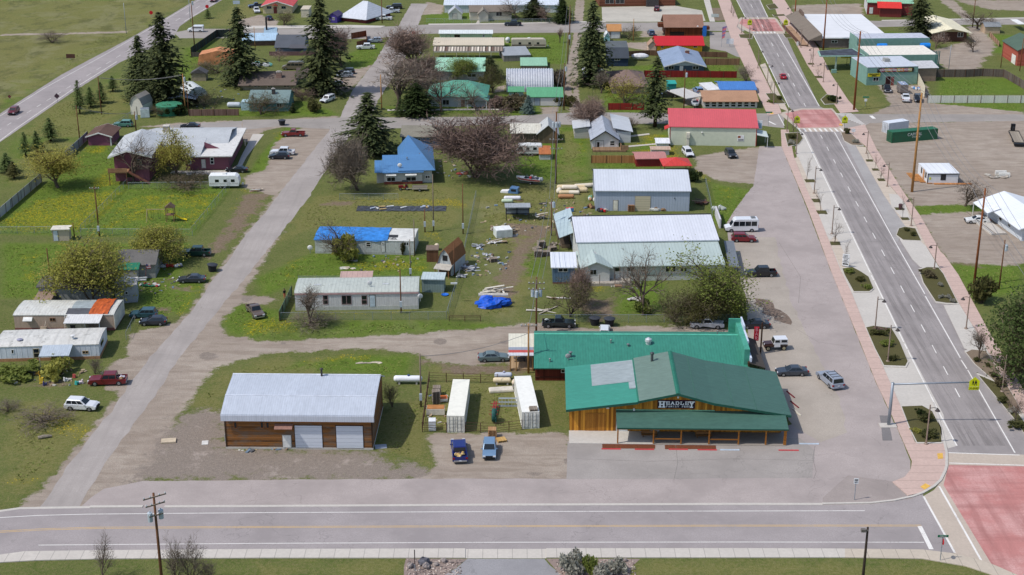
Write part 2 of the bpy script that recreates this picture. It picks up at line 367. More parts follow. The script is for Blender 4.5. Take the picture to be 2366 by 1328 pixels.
for q in([(785,268),(640,268),(440,272),(440,262),(640,250),(700,232),(770,255)],[(895,262),(1010,262),(1140,262),(1140,240),(1000,245),(890,245)],[(1140,268),(1250,268),(1250,225),(1160,215)],[(1380,262),(1530,260),(1530,205),(1400,195)],[(1625,205),(1730,185),(1700,178),(1560,172),(1560,200)],[(1625,150),(1700,150),(1715,165),(1640,168)],[(1490,150),(1540,145),(1535,170),(1440,155)],[(800,125),(890,85),(885,145),(800,170)],[(980,30),(1090,30),(1090,55),(980,55)],[(590,640),(740,575),(990,590),(1000,640),(690,655),(600,690)],[(510,740),(540,700),(640,715),(680,740),(1030,738),(1240,755),(1020,768),(760,782),(600,788),(520,772)],[(2060,222),(2366,238),(2366,262),(2150,258)],[(2110,472),(2310,470),(2300,500),(2120,498)],[(2195,612),(2366,595),(2366,680),(2240,690)],[(2170,180),(2366,180),(2366,218),(2160,222)],[(1640,520),(1700,520),(1745,440),(1640,420)],[(1430,640),(1540,650),(1530,720),(1420,730)],[(0,690),(0,560),(120,560),(440,560),(420,640),(110,690)],[(1180,300),(1360,290),(1365,420),(1290,420),(1180,400)],[(320,660),(480,640),(440,720),(330,740)],[(820,820),(960,818),(940,870),(560,850)],[(1500,318),(1545,300),(1545,345),(1450,350)],[(1140,80),(1310,80),(1310,150),(1150,140)],[(1370,375),(1480,375),(1560,390),(1375,392)],[(2140,150),(2210,135),(2150,165)],[(2260,80),(2366,80),(2366,130),(2280,120)],[(2040,70),(2100,75),(2100,85),(2040,85)],[(1180,530),(1250,545),(1260,640),(1210,640)],[(740,270),(640,262),(780,262)]):
 paint('lush',q,1.8,0.85)
paint('lush',[(-60,300),(0,258),(142,168),(289,90),(380,38),(330,45),(240,85),(80,150),(0,200),(-60,240)],3,.8);paint('lush',[(-200,-20),(440,-10),(300,60),(0,90),(-200,120)],6,.42);paint('lush',[(0,330),(150,235),(280,160),(300,250),(180,330),(60,420),(0,440)],4,.55);paint('lush',[(420,110),(500,92),(480,130),(440,190),(400,190)],3,.8)
for q,w in(([(0,532),(0,510),(60,470),(130,450),(200,440),(290,440),(280,470),(200,530),(60,538)],.8),([(190,340),(262,332),(250,350),(195,365)],.8),([(230,400),(255,385),(262,412),(290,425),(200,440)],.9),([(290,450),(520,440),(460,530),(380,500),(300,520),(210,540)],.62),([(630,310),(668,300),(665,330),(630,345)],.7),([(820,458),(1070,458),(1080,480),(1000,478),(850,468)],.85),([(640,600),(700,595),(690,650),(640,660)],.6),([(790,600),(985,595),(1000,625),(820,630)],.72),([(530,740),(640,725),(700,745),(660,780),(560,775)],.7),([(700,715),(970,712),(960,728),(720,735)],.5),([(430,650),(470,660),(430,730),(400,740)],.7),([(80,935),(150,945),(240,1000),(180,1040),(90,1000)],.62),([(30,575),(110,570),(90,660),(40,650)],.55),([(760,815),(900,812),(860,840),(600,850)],.5),([(1370,300),(1345,380),(1325,330)],.6),([(1430,350),(1560,335),(1590,360),(1560,370)],.8),([(1495,305),(1545,310),(1540,345),(1450,335)],.7),([(880,540),(1010,525),(1040,560),(960,565)],.5),([(1600,370),(1640,400),(1640,420),(1590,390)],.8),([(1640,430),(1700,430),(1690,470)],.6),([(1340,655),(1440,652),(1400,680),(1340,670)],.6),([(550,430),(636,440),(600,500),(500,560)],.45),([(0,420),(150,1090),(30,1150)][1:]+[(0,1100)],.5),([(460,890),(520,860),(560,850),(480,900)],.45)):
 paint('dandelion',q,2.2,w)
for q in([(-200,0),(440,0),(300,90),(0,250),(-200,350)],[(0,1060),(150,1000),(230,960),(150,1080),(60,1150),(0,1170)],[(0,940),(60,905),(150,930),(240,960),(150,1060),(0,1060)],[(440,920),(500,855),(620,830),(760,830),(740,870),(560,875),(510,950),(430,950)],[(860,1060),(880,950),(1000,870),(1300,880),(1300,980),(1230,1010),(1000,1000),(1000,1080)],[(500,1328),(700,1292),(930,1292),(930,1340)],[(1480,1292),(2180,1292),(2280,1340),(1400,1340)],[(120,240),(280,180),(300,250),(200,320),(30,320)],[(700,460),(870,420),(1060,430),(1080,520),(700,540),(640,560)],[(0,400),(120,300),(190,340),(20,440)],[(1290,300),(1340,300),(1345,420),(1330,560),(1290,520)],[(1000,850),(1240,845),(1240,880),(1180,900),(1000,880)],[(2020,225),(2060,265),(1980,262),(1960,220)],[(1090,460),(1180,430),(1360,420),(1370,500),(1250,560),(1040,730),(1200,740),(1240,640),(1110,560)],[(460,60),(560,0),(640,0),(560,60)]):
 paint('dry',q,3.5,0.8)
paint('rough',[(-300,-20),(452,-5),(380,40),(290,92),(140,170),(0,262),(-300,420)],3.0);paint('rough',[(1085,440),(1370,400),(1370,500),(1260,560),(1240,740),(1035,738)],3,.7);paint('rough',[(650,735),(1240,735),(1240,750),(760,780),(560,780)],2,.6)
paint('pale',[(395,960),(430,930),(470,880),(490,845),(560,830),(520,880),(450,950)],2.0,0.9);paint('pale',[(1000,1000),(1300,1010),(1300,1080),(1000,1060)],3,0.7);paint('pale',[(760,790),(1240,765),(1700,775),(1240,790),(960,805)],3,0.8)
def m_ground():
 n=N('ground');a=n.attr('mask_a');b=n.attr('mask_b');c3=n.attr('mask_c')
 sa=n.new('ShaderNodeSeparateColor');n.put(sa.inputs[0],a.outputs['Color']);sb=n.new('ShaderNodeSeparateColor');n.put(sb.inputs[0],b.outputs['Color']);sc_=n.new('ShaderNodeSeparateColor');n.put(sc_.inputs[0],c3 .outputs['Color'])
 gravel,dark,lush=sa.outputs;dry,dirt,pale=sb.outputs;dand,rough=sc_.outputs[0],sc_.outputs[1]
 big=n.noise(0.035,5,0.6);mid=n.noise(0.32,6,0.7);fine=n.noise(2.2,6,0.78);tiny=n.noise(7.0,4,0.8)
 th=lambda m,ns,w=0.16,amp=0.9:n.step(n.math('ADD',m,n.math('MULTIPLY',n.math('SUBTRACT',ns,0.5),amp)),0.5-w,0.5+w)
 g=n.mix(n.rng(mid,0.38,0.62,0,1),C(106,118,58,.93),C(86,104,44,.9));g=n.mix(n.rng(fine,0.4,0.62,0,0.75),g,C(134,128,88,.92));g=n.mix(n.rng(tiny,0.42,0.64,0,0.6),g,C(52,60,34,.85))
 lg=n.mix(n.rng(mid,0.38,0.62,0,1),C(98,126,42,.95),C(80,108,32,.92));lg=n.mix(n.rng(fine,0.38,0.62,0,0.7),lg,C(124,136,64,.92));lg=n.mix(n.rng(tiny,0.42,0.64,0,0.55),lg,C(50,66,26,.85))
 g=n.mix(th(lush,mid,0.35,0.8),g,lg)
 dr=n.mix(n.rng(fine,0.38,0.62,0,1),C(112,112,60,.92),C(140,134,88,.9));dr=n.mix(n.rng(tiny,0.45,0.66,0,0.6),dr,C(80,82,42,.9))
 dpat=n.noise(0.16,6,0.7,None,0.6)
 g=n.mix(n.math('MULTIPLY',th(dry,dpat,0.25,1.9),0.8),g,dr)
 rp=n.noise(0.06,7,0.75,n.scl(n.co(),1,0.8,1),1.0)
 g=n.mix(n.math('MULTIPLY',n.math('MULTIPLY',rough,n.step(rp,0.47,0.6)),0.6),g,C(132,130,94,.92));g=n.mix(n.math('MULTIPLY',n.math('MULTIPLY',rough,n.step(n.noise(0.1,7,0.8,n.scl(n.co(),1,.6,1)),0.5,0.6)),0.6),g,C(84,86,54,.88))
 g=n.mix(n.math('MULTIPLY',n.step(n.noise(0.5,7,0.8,None,0.8),0.6,0.72),0.4),g,C(120,112,78,.85))
 dn=n.noise(0.25,5,0.7);vor=n.new('ShaderNodeTexVoronoi');vor.inputs['Scale'].default_value=3.4;n.put(vor.inputs['Vector'],n.co())
 head=n.step(vor.outputs['Distance'],0.40,0.24);rnd=n.new('ShaderNodeSeparateColor');n.put(rnd.inputs[0],vor.outputs['Color'])
 drift=n.step(n.math('ADD',dand,n.math('MULTIPLY',n.math('SUBTRACT',dn,0.5),1.7)),0.36,0.85)
 fl=n.math('MULTIPLY',head,n.math('LESS_THAN',rnd.outputs[0],n.math('MULTIPLY',drift,0.8)))
 g=n.mix(n.math('MULTIPLY',drift,0.3),g,C(140,130,24,.9));g=n.mix(n.math('MULTIPLY',fl,0.9),g,C(196,170,24,.92))
 so=n.mix(n.rng(fine,0.38,0.62,0,1),C(112,96,80,.9),C(146,130,112,.9));so=n.mix(n.rng(tiny,0.45,0.66,0,0.6),so,C(96,84,66,.9))
 g=n.mix(th(dirt,n.noise(0.3,8,0.8),0.2,2.6),g,so)
 gr=n.mix(n.rng(mid,0.38,0.62,0,1),C(164,151,139,.93),C(180,168,155,.93));gr=n.mix(n.rng(tiny,0.42,0.62,0,0.55),gr,C(138,126,115,.93))
 gr=n.mix(n.math('MULTIPLY',pale,n.rng(fine,0.38,0.62,0.1,0.7)),gr,C(196,184,168,.95));gr=n.mix(n.rng(big,0.4,0.65,0,0.45),gr,C(142,128,116,.93))
 rut=n.noise(0.7,4,0.6,n.scl(n.co(),0.22,1.0,1),0.8);gr=n.mix(n.rng(rut,0.46,0.62,0,0.5),gr,C(136,122,109,.93))
 g=n.mix(th(gravel,n.noise(0.3,8,0.8),0.13,2.1),g,gr)
 dg=n.mix(n.rng(fine,0.38,0.62,0,1),C(138,127,117,.92),C(158,146,135,.92));dg=n.mix(n.rng(tiny,0.42,0.64,0,0.7),dg,C(112,102,95,.9));dg=n.mix(n.step(n.noise(0.3,5,0.7),0.55,0.7),dg,C(164,152,143,.95))
 g=n.mix(th(dark,n.noise(0.35,8,0.8),0.14,1.9),g,dg)
 n.bump(n.math('ADD',fine,n.math('MULTIPLY',tiny,0.6)),0.7,0.16)
 return n.out(g,0.95,0,0.1)
me=bpy.data.meshes.new('ground')
vs=np.stack([GX,GY,np.zeros_like(GX)],-1).reshape(-1,3).astype(np.float32)
idx=np.arange(NX*NY).reshape(NY,NX);q=np.stack([idx[:-1,:-1],idx[:-1,1:],idx[1:,1:],idx[1:,:-1]],-1).reshape(-1,4)
me.vertices.add(len(vs));me.vertices.foreach_set('co',vs.ravel());me.loops.add(q.size);me.loops.foreach_set('vertex_index',q.ravel().astype(np.int32))
me.polygons.add(len(q));me.polygons.foreach_set('loop_start',np.arange(0,q.size,4,dtype=np.int32))
me.update(calc_edges=True)
for nm,ks in(('mask_a',('gravel','dark','lush')),('mask_b',('dry','dirt','pale')),('mask_c',('dandelion','rough',None))):
 at=me.attributes.new(nm,'FLOAT_COLOR','POINT');z=np.zeros(GX.size,np.float32)
 at.data.foreach_set('color',np.stack([_masks[k].ravel()if k else z for k in ks]+[z+1],-1).ravel())
me.materials.append(m_ground());ground=bpy.data.objects.new('ground',me);COL.objects.link(ground);tag(ground,kind='structure')
#roads, pavements, markings
def sheet(name,px,z,m,rag=0.0,step=2.0,seed=1):
 P=[G(*q)for q in px];out=[]
 rnd=random.Random(seed);off=rnd.uniform(0,99)
 for i,p in enumerate(P):
  qn=P[(i+1)%len(P)];L=(qn-p).length;k=max(1,int(L/step))if rag else 1
  d=(qn-p);nr=Vector((-d.y,d.x,0)).normalized()if L>0 else Vector()
  for j in range(k):
   t=j/k;w=p+d*t
   if rag:w=w+nr*rag*(math.sin(w.x*0.9+off)*0.4+math.sin(w.y*1.7+off*2)*0.3+rnd.uniform(-0.4,0.4))
   out.append((w.x,w.y,z))
 bm=bmesh.new();f=bm.faces.new([bm.verts.new(v)for v in out]);bmesh.ops.triangulate(bm,faces=[f])
 for f in bm.faces:
  if f.normal.z<0:f.normal_flip()
 me=bpy.data.meshes.new(name);bm.to_mesh(me);bm.free();me.materials.append(m)
 o=bpy.data.objects.new(name,me);COL.objects.link(o);return tag(o,kind='structure')
def slab(name,px,h,m,kind='structure',z0=0.0):
 P=[G(*q)for q in px];bm=bmesh.new();top=[bm.verts.new((p.x,p.y,z0+h))for p in P];f=bm.faces.new(top)
 bot=[bm.verts.new((p.x,p.y,z0-0.05))for p in P];n=len(P)
 for i in range(n):bm.faces.new([top[i],bot[i],bot[(i+1)%n],top[(i+1)%n]])
 bmesh.ops.triangulate(bm,faces=[f]);bmesh.ops.recalc_face_normals(bm,faces=bm.faces[:])
 me=bpy.data.meshes.new(name);bm.to_mesh(me);bm.free();me.materials.append(m)
 o=bpy.data.objects.new(name,me);COL.objects.link(o);return tag(o,kind=kind)
def lines(name,runs,z,m):
 mb=MB()
 for pts,w in runs:
  L=strip_pts(pts,w);k=len(L)//2
  for i in range(k-1):mb.add([(p.x,p.y,z)for p in(L[i],L[i+1],L[2*k-2-i],L[2*k-1-i])],[(0,3,2,1)])
 return tag(mb.build(name,m),kind='structure')
def lerp_px(a,b,t):return(a[0]+(b[0]-a[0])*t,a[1]+(b[1]-a[1])*t)
def curb(name,pts,w,h,m):
 L=strip_pts(pts,w);k=len(L)//2;mb=MB()
 for i in range(k-1):
  a,b,c,d=L[i],L[i+1],L[2*k-2-i],L[2*k-1-i]
  mb.loft([[(a.x,a.y,-.02),(a.x,a.y,h),(d.x,d.y,h),(d.x,d.y,-.02)],[(b.x,b.y,-.02),(b.x,b.y,h),(c.x,c.y,h),(c.x,c.y,-.02)]])
 return tag(mb.build(name,m),kind='structure')
A_CHIP=mat('asphalt',C(168,160,155,.95),streak=1);A_MAIN=mat('asphalt',C(160,153,151,.92),streak=1);A_BOT=mat('asphalt',C(162,154,153,.93))
A_PINK=mat('asphalt',C(172,161,157,.94));A_LOT=mat('asphalt',C(162,155,150,.93));A_TAN=mat('asphalt',C(174,164,153,.93));A_GREY=mat('asphalt',C(160,153,147,.93))
CONC=mat('concrete',C(198,192,184,.95));CONC_J=mat('concrete',C(200,193,184,.97),joint=1.75);CONC_TAN=mat('concrete',C(196,180,164,.95));PINK=mat('concrete',C(202,176,165,.95),joint=2.1,axis=1,var=.2)
RED=m_red_pave(C(190,130,125,.95),C(206,162,157,.95));BEIGE=mat('concrete',C(190,176,162,.95))
WHITE=m_worn(C(220,216,210,.95),C(168,160,157,.95),1.1);WHITE2=m_worn(C(228,225,220,.95),C(168,160,157,.95),0.6);YEL=m_worn(C(206,170,112,.95),C(168,158,148,.95),1.0)
sheet('street_asphalt',[(90,1176),(152,1080),(208,1006),(254,952),(317,862),(360,812),(436,727),(464,689),(484,656),(522,608),(568,540),(611,493),(636,460),(680,405),(725,345),(765,295),(785,272),(813,210),(864,147),(897,89),(920,58),(950,8),(990,8),(976,33),(962,75),(938,130),(900,190),(872,232),(862,262),(830,292),(796,330),(758,381),(712,458),(654,534),(590,612),(520,695),(470,760),(406,842),(380,886),(309,980),(240,1070),(215,1110),(180,1178)],0.004,A_CHIP,0.35)
sheet('cross_street',[(560,277),(725,274),(785,271),(892,271),(1016,270),(1153,269),(1338,259),(1538,261),(1760,262),(1812,262),(1812,296),(1760,290),(1536,285),(1340,288),(1183,286),(915,296),(800,300),(640,292),(560,300)],0.009,A_GREY,0.25)
sheet('cross_street',[(1930,262),(2016,263),(2366,264),(2480,265),(2480,280),(2366,279),(2010,284),(1990,296),(1935,296)],0.009,A_GREY,0.3)
sheet('lot_asphalt',[(335,300),(420,286),(560,279),(560,299),(500,302)],0.014,A_LOT,0.4)
sheet('avenue',[(450,66),(560,67),(690,66),(813,65),(976,57),(1160,56),(1330,52),(1627,51),(1720,50),(1720,72),(1536,70),(1338,75),(1160,76),(978,78),(892,86),(846,90),(505,88),(416,88),(400,75)],0.009,A_GREY,0.15)
sheet('avenue',[(1800,46),(2037,48),(2366,43),(2480,42),(2480,56),(2231,57),(2042,62),(1810,66)],0.009,A_GREY,0.15)
sheet('highway',[(-60,302),(0,262),(142,172),(289,94),(380,43),(451,0),(480,-22),(552,-22),(512,0),(445,40),(416,60),(400,88),(279,143),(165,214),(38,302),(-60,370)],0.006,A_BOT,0.1)
lines('lane_marking',[([(-40,290),(0,268),(100,205),(250,122),(330,75),(470,-6)],.2),([(-40,355),(38,296),(165,208),(270,142)],.25),([(425,50),(500,4)],.25)]+[([lerp_px((-30,318),(480,2),t),lerp_px((-30,318),(480,2),t+.02)],.18)for t in np.arange(0,1,.045)],0.016,WHITE)
sheet('frontage_asphalt',[(1755,338),(1806,338),(1866,483),(1900,575),(1918,623),(1982,780),(2024,883),(2061,962),(2095,1040),(2106,1065),(2104,1085),(2090,1102),(2060,1114),(2090,1140),(2112,1152),(2040,1164),(1900,1168),(1700,1168),(1160,1169),(600,1173),(208,1175),(180,1178),(210,1150),(240,1128),(330,1112),(700,1108),(1005,1106),(1310,1106),(1320,1018),(1720,1010),(1830,980),(1740,800),(1728,770),(1722,680),(1690,600),(1678,520),(1700,480),(1740,430)],0.013,A_PINK,0.15)
sheet('parking_asphalt',[(1312,1020),(1450,1016),(1720,1010),(1850,1012),(1882,1040),(1878,1104),(1600,1106),(1310,1107)],0.018,A_LOT,0.12)
sheet('parking_asphalt',[(1700,545),(1790,548),(1800,600),(1830,700),(1880,800),(1940,920),(1960,1000),(1900,1020),(1830,985),(1735,790),(1728,700),(1705,620)],0.018,A_TAN,0.4)
sheet('oil_stain',[(1742,690),(1778,694),(1790,712),(1826,726),(1832,745),(1820,752),(1795,738),(1762,716)],0.022,mat('stain',C(124,108,97,.9)),0.8,1.0)
sheet('asphalt_patch',[(1960,1098),(2060,1112),(2090,1140),(2110,1152),(2000,1163),(1900,1165),(1900,1150)],0.022,mat('asphalt',C(162,151,146,.93)),0.15)
sheet('asphalt_patch',[(2032,960),(2052,960),(2062,1018),(2040,1018)],0.022,mat('asphalt',C(126,122,122,.95)),0.1)
sheet('main_street',[(1640,-40),(1702,0),(1722,40),(1752,100),(1785,170),(1832,262),(1856,316),(1846,338),(1880,420),(1960,575),(2000,640),(2080,780),(2130,880),(2164,957),(2178,1011),(2187,1046),(2191,1078),(2480,1085),(2480,1000),(2366,985),(2350,970),(2262,830),(2200,715),(2092,521),(2044,451),(1979,338),(1935,296),(1930,262),(1893,245),(1847,150),(1812,72),(1774,39),(1757,0),(1740,-40)],0.009,A_MAIN,0.06)
sheet('kerb_apron',[(1838,340),(1850,300),(1862,312),(1985,570),(2102,812),(2180,958),(2190,1030),(2150,1030),(2060,935),(1985,755),(1960,676),(1925,610),(1880,500),(1850,430)],0.011,CONC)
sheet('kerb_apron',[(1935,300),(1975,330),(2050,440),(2100,500),(2180,640),(2240,720),(2290,812),(2366,940),(2440,1060),(2400,1060),(2330,915),(2262,800),(2190,690),(2092,521),(2044,451),(1979,338)],0.012,CONC)
sheet('gutter',[(1856,320),(1860,310),(1900,400),(1985,575),(2015,638),(2102,815),(2176,958),(2212,1030),(2190,1036),(2178,1011),(2164,957),(2130,880),(2080,780),(2000,640),(1960,575),(1880,420)],0.014,CONC,0.05)
sheet('gutter',[(2196,715),(2216,705),(2264,800),(2330,905),(2366,965),(2366,990),(2350,970),(2262,830)],0.014,CONC,0.05)
sheet('parking_lane',[(1935,305),(1944,312),(2068,555),(2073,560),(2092,521),(2044,451),(1985,345)],0.014,mat('asphalt',C(166,162,160,.95)),0.05)
sheet('crossing_tint',[(2190,1046),(2356,1050),(2480,1054),(2480,1400),(2375,1345),(2284,1300),(2267,1295),(2206,1279),(2134,1146),(2158,1132),(2176,1110),(2189,1084)],0.014,BEIGE)
sheet('crossing_red',[(2193,1074),(2480,1080),(2480,1400),(2390,1345),(2290,1302),(2180,1121),(2186,1096)],0.019,RED)
sheet('crossing_tint',[(1851,250),(1923,250),(1934,262),(1952,292),(1948,304),(1858,304),(1842,297),(1800,262),(1812,258)],0.014,BEIGE)
sheet('crossing_red',[(1854,253),(1920,253),(1929,262),(1947,288),(1935,294),(1846,295),(1814,262)],0.019,RED)
sheet('crossing_tint',[(1712,40),(1790,40),(1796,44),(1814,72),(1812,78),(1738,78),(1706,62),(1700,48)],0.014,BEIGE)
sheet('crossing_red',[(1714,44),(1790,44),(1810,72),(1738,72),(1708,54)],0.019,RED)
lines('road_marking',[([(0,1196),(86,1191),(203,1188),(600,1184.5),(1160,1182),(1720,1180.7),(1998,1180)],.13),([(89,1259.5),(600,1255.5),(1160,1253),(1720,1252.4),(2135,1253)],.13),([(2125,1215.7),(2152,1269)],.55),([(2134,1147),(2206,1277)],.26),([(2170,1123.5),(2267,1294.6)],.26),([(2190.6,1046),(2356,1051.5)],.2),([(2193,1069.7),(2366,1075)],.2),([(1702,0),(1722,39)],.2),([(1739.5,77),(1770,138),(1823.5,248)],.2),([(1755.4,0),(1774,39)],.2),([(1796,77),(1893,245)],.2),([(1854,304.6),(1977,560),(2010.6,629.6)],.18),([(2097.6,809),(2172,957.5),(2211,1029.7)],.18),([(2013,636),(2019,647)],.18),([(2021,650),(2088,790)],.18),([(2090,794),(2096,806)],.18),([(1928,304.6),(2068.6,560),(2136.8,679)],.18),([(2138,684),(2219,827)],.18),([(2221,832),(2234,852)],.18),([(2236,855),(2345,1046)],.18),([(1776,280),(1792,288)],.5),([(2012,267),(2020,274)],.9),([(1797,262),(1812,290)],.2),([(1740,76),(1796,76)],.2)]+[([(1930+6*k,262.5+2.6*k+1.5*(k%1)),(1968+3.2*k,262.5+2.6*k)],.45)for k in range(11)]+[([(1845+12*k,296.5),(1850+12.3*k,304)],.5)for k in range(9)]+[([(1741+8*k,73),(1743+8*k,77)],.6)for k in range(7)]+[([lerp_px((1896,312),(2240,960),t),lerp_px((1896,312),(2240,960),t+w)],.15)for t,w in zip(np.cumsum([0]+[.042+.0026*i for i in range(15)]),[.012+.0013*i for i in range(16)])]+[([lerp_px((1749,36.5),(1868,258),t),lerp_px((1749,36.5),(1868,258),t+.035)],.15)for t in(-.12,.0,.09,.28,.39,.49,.6,.7,.8,.91)],0.024,WHITE2)
lines('road_marking',[([(-60,1234),(0,1227),(101,1221.5),(228,1218),(600,1216.4),(1160,1214.4),(1720,1213.2),(2128,1213)],.12),([(-60,1237),(0,1230),(101,1224.5),(228,1221),(600,1219),(1160,1217),(1720,1215.7),(2130,1215.6)],.12)],0.021,YEL)
sheet('road',[(-300,1215),(0,1182),(46,1175.5),(208,1173),(600,1171),(1160,1168),(1720,1166.5),(1900,1167),(2013,1165),(2066,1159),(2132,1142),(2206,1278),(2132,1272),(1952,1270),(1160,1269),(600,1270),(253,1272.5),(58,1275),(0,1283),(-300,1320)],0.017,A_BOT,0.0)
curb('kerb',[(-300,1211),(0,1180.5),(46,1174),(208,1171.6)],.5,.02,CONC);curb('kerb',[(208,1171.3),(330,1170.6)],.55,.1,CONC);curb('kerb',[(380,1170.4),(600,1169.6),(1160,1166.4),(1720,1164.8),(1900,1165)],.5,.06,CONC)
KL=[(1900,1164.5),(2013,1162.5),(2066,1156.5),(2110,1147),(2132,1139),(2158,1124),(2173,1110),(2184,1088),(2187,1076),(2187,1046),(2179,1011),(2165,957),(2155,930)]
curb('kerb',KL,.35,.13,CONC)
slab('pavement',[(-300,1322),(0,1283),(58,1275),(253,1272.5),(600,1270),(1075,1268.6),(1075,1290),(600,1290),(253,1292),(86,1295.5),(0,1300.5),(-300,1345)],.12,CONC_J)
slab('pavement',[(1075,1268.6),(1262,1268.4),(1262,1290),(1075,1290)],.03,CONC_J)
slab('pavement',[(1262,1268.4),(1720,1268),(1952,1269),(1952,1289),(1262,1289.5)],.12,CONC_J)
slab('pavement',[(1952,1269),(2132,1271),(2202,1279.6),(2266,1295),(2310,1312),(2440,1370),(2440,1400),(2330,1345),(2283,1326),(2231,1309),(2132,1292),(1952,1289)],.11,mat('concrete',C(196,184,168,.95),joint=1.75))
sheet('driveway',[(1080,1291),(1258,1291),(1270,1305),(1300,1330),(1340,1400),(960,1400),(1025,1330),(1055,1312)],0.006,mat('asphalt',C(150,148,150,.95)),0.05)
sheet('gravel_bed',[(938,1291),(1078,1291),(1052,1312),(1022,1332),(975,1360),(932,1360),(934,1310)],0.007,mat('asphalt',C(150,134,126,.9),var=.55),0.1);sheet('gravel_bed',[(1262,1291),(1478,1291),(1458,1310),(1452,1360),(1330,1360),(1290,1322)],0.007,mat('asphalt',C(156,138,130,.9),var=.55),0.1)
slab('pavement',[(1804,300),(1822,300),(1834,361),(1861,431),(1893,500),(1940,620),(1967,676),(1998,753),(2041,850),(2079,935),(2114,1023),(2166,1026),(2182,1022),(2186,1046),(2186,1076),(2183,1088),(2171,1110),(2156,1124),(2131,1138),(2098,1146),(2062,1114),(2090,1103),(2104,1086),(2107,1066),(2061,961),(2024,883),(1983,780),(1919,623),(1867,483),(1806,338)],.1,PINK)
slab('pavement',[(1655,-10),(1683,-10),(1708,50),(1702,62),(1722,80),(1752,150),(1800,245),(1806,262),(1775,268),(1745,205),(1692,95)],.1,PINK)
slab('pavement',[(1798,40),(1788,10),(1780,-10),(1806,-10),(1842,45),(1889,108),(1921,173),(1960,232),(1984,258),(1942,262),(1905,208),(1866,151),(1824,72)],.1,PINK)
slab('pavement',[(1948,304),(1960,296),(1998,288),(2025,344),(2086,442),(2127,500),(2173,582),(2182,590),(2214,635),(2283,763),(2366,903),(2440,1030),(2410,1030),(2332,903),(2280,806),(2217,702),(2173,621),(2141,570),(2092,471),(2048,419),(2000,338),(1975,318)],.1,PINK)
TAN=mat('concrete',C(200,186,170,.95),joint=3.0,axis=1)
slab('tree_strip',[(1836,366),(1852,358),(1884,430),(1888,446),(1905,500),(1930,545),(1966,615),(1944,622),(1895,502),(1863,432)],.07,TAN)
slab('tree_strip',[(1978,338),(2000,340),(2048,420),(2091,471),(2141,570),(2130,578),(2108,545),(2090,520),(2042,450)],.07,TAN)
slab('tree_strip',[(1756,150),(1768,146),(1790,195),(1822,258),(1803,250)],.07,TAN);slab('tree_strip',[(1850,110),(1862,112),(1904,190),(1905,208),(1868,150)],.07,TAN)
sheet('drive_apron',[(1842,357),(1858,349),(1883,408),(1893,437),(1878,440)],.085,CONC);sheet('drive_apron',[(1889,497),(1904,492),(1930,545),(1918,556),(1911,545)],.085,CONC)
sheet('drive_apron',[(1969,677),(2020,674),(2062,756),(1999,753)],.02,CONC);sheet('drive_apron',[(2043,851),(2100,850),(2152,946),(2130,940),(2082,936)],.02,CONC)
sheet('drive_apron',[(2075,541),(2096,530),(2140,570),(2172,622),(2126,618),(2108,600),(2080,556)],.085,CONC);sheet('drive_apron',[(2180,706),(2217,704),(2280,806),(2240,810),(2228,806)],.09,CONC);sheet('drive_apron',[(2054,448),(2075,450),(2092,472),(2104,512),(2086,505),(2060,480)],.085,CONC)
PLANT=mat('shingle',C(96,92,58,.85),var=.5);PLANT2=mat('shingle',C(140,124,106,.85),var=.45)
def planter(px,m=PLANT):
 slab('planter_bed',px,.13,CONC);c=(sum(p[0]for p in px)/len(px),sum(p[1]for p in px)/len(px))
 sheet('planter_soil',[lerp_px(p,c,.06)for p in px],.14,m)
for q,m in(([(1944,620),(1968,616),(1990,628),(2008,640),(2020,668),(2010,676),(1972,676),(1950,636)],PLANT),([(1998,755),(2016,751),(2060,757),(2080,790),(2100,838),(2094,850),(2042,848),(2020,806)],PLANT),([(2080,938),(2130,936),(2155,950),(2175,990),(2178,1026),(2118,1026),(2100,990)],PLANT),([(1812,308),(1848,306),(1856,320),(1846,334),(1820,340)],PLANT),([(1942,306),(1962,304),(1996,338),(1968,336),(1950,326)],PLANT2),([(2076,528),(2090,524),(2116,528),(2130,558),(2086,556),(2070,544)],PLANT),([(2122,622),(2140,616),(2168,617),(2180,632),(2216,704),(2190,704),(2162,700),(2132,654)],PLANT),([(2228,812),(2242,805),(2276,808),(2318,876),(2350,930),(2366,965),(2340,940),(2296,880),(2250,840)],PLANT2),([(2255,862),(2300,880),(2345,946),(2440,1080),(2420,1080),(2340,965)],PLANT),([(1768,216),(1790,215),(1816,240),(1785,240)],PLANT),([(1896,230),(1910,218),(1934,222),(1938,240),(1905,242)],PLANT),([(1706,80),(1740,78),(1738,90),(1710,88)],PLANT),([(1808,78),(1838,78),(1840,88),(1815,88)],PLANT),([(1770,12),(1790,8),(1800,20),(1778,22)],PLANT),([(1784,34),(1812,33),(1816,37),(1788,38)],PLANT)):
 planter(q,m)
for q in([(1858,415),(1880,415),(1886,422),(1862,422)],[(1874,460),(1894,460),(1896,468),(1880,468)],[(1885,487),(1908,487),(1912,495),(1890,495)],[(1917,559),(1940,559),(1942,567),(1920,567)],[(2000,369),(2016,369),(2018,374),(2002,374)],[(2014,390),(2028,390),(2032,395),(2016,395)],[(2026,413),(2042,413),(2046,419),(2030,419)],[(2066,480),(2086,480),(2090,486),(2070,486)],[(2080,503),(2098,503),(2102,509),(2084,509)],[(1865,146),(1880,146),(1882,150),(1868,150)],[(1882,176),(1898,176),(1902,181),(1886,181)]):
 sheet('tree_pit',q,.12,PLANT)
for q in([(2165,1049),(2178,1048),(2179,1061),(2167,1062)],[(2126,1126),(2138,1118),(2150,1124),(2136,1133)],[(1941,286),(1948,289),(1944,292),(1938,288)],[(1779,262),(1786,260),(1788,263),(1781,265)]):
 sheet('tactile_paving',q,.115,mat('plain',C(222,176,84,.95)))
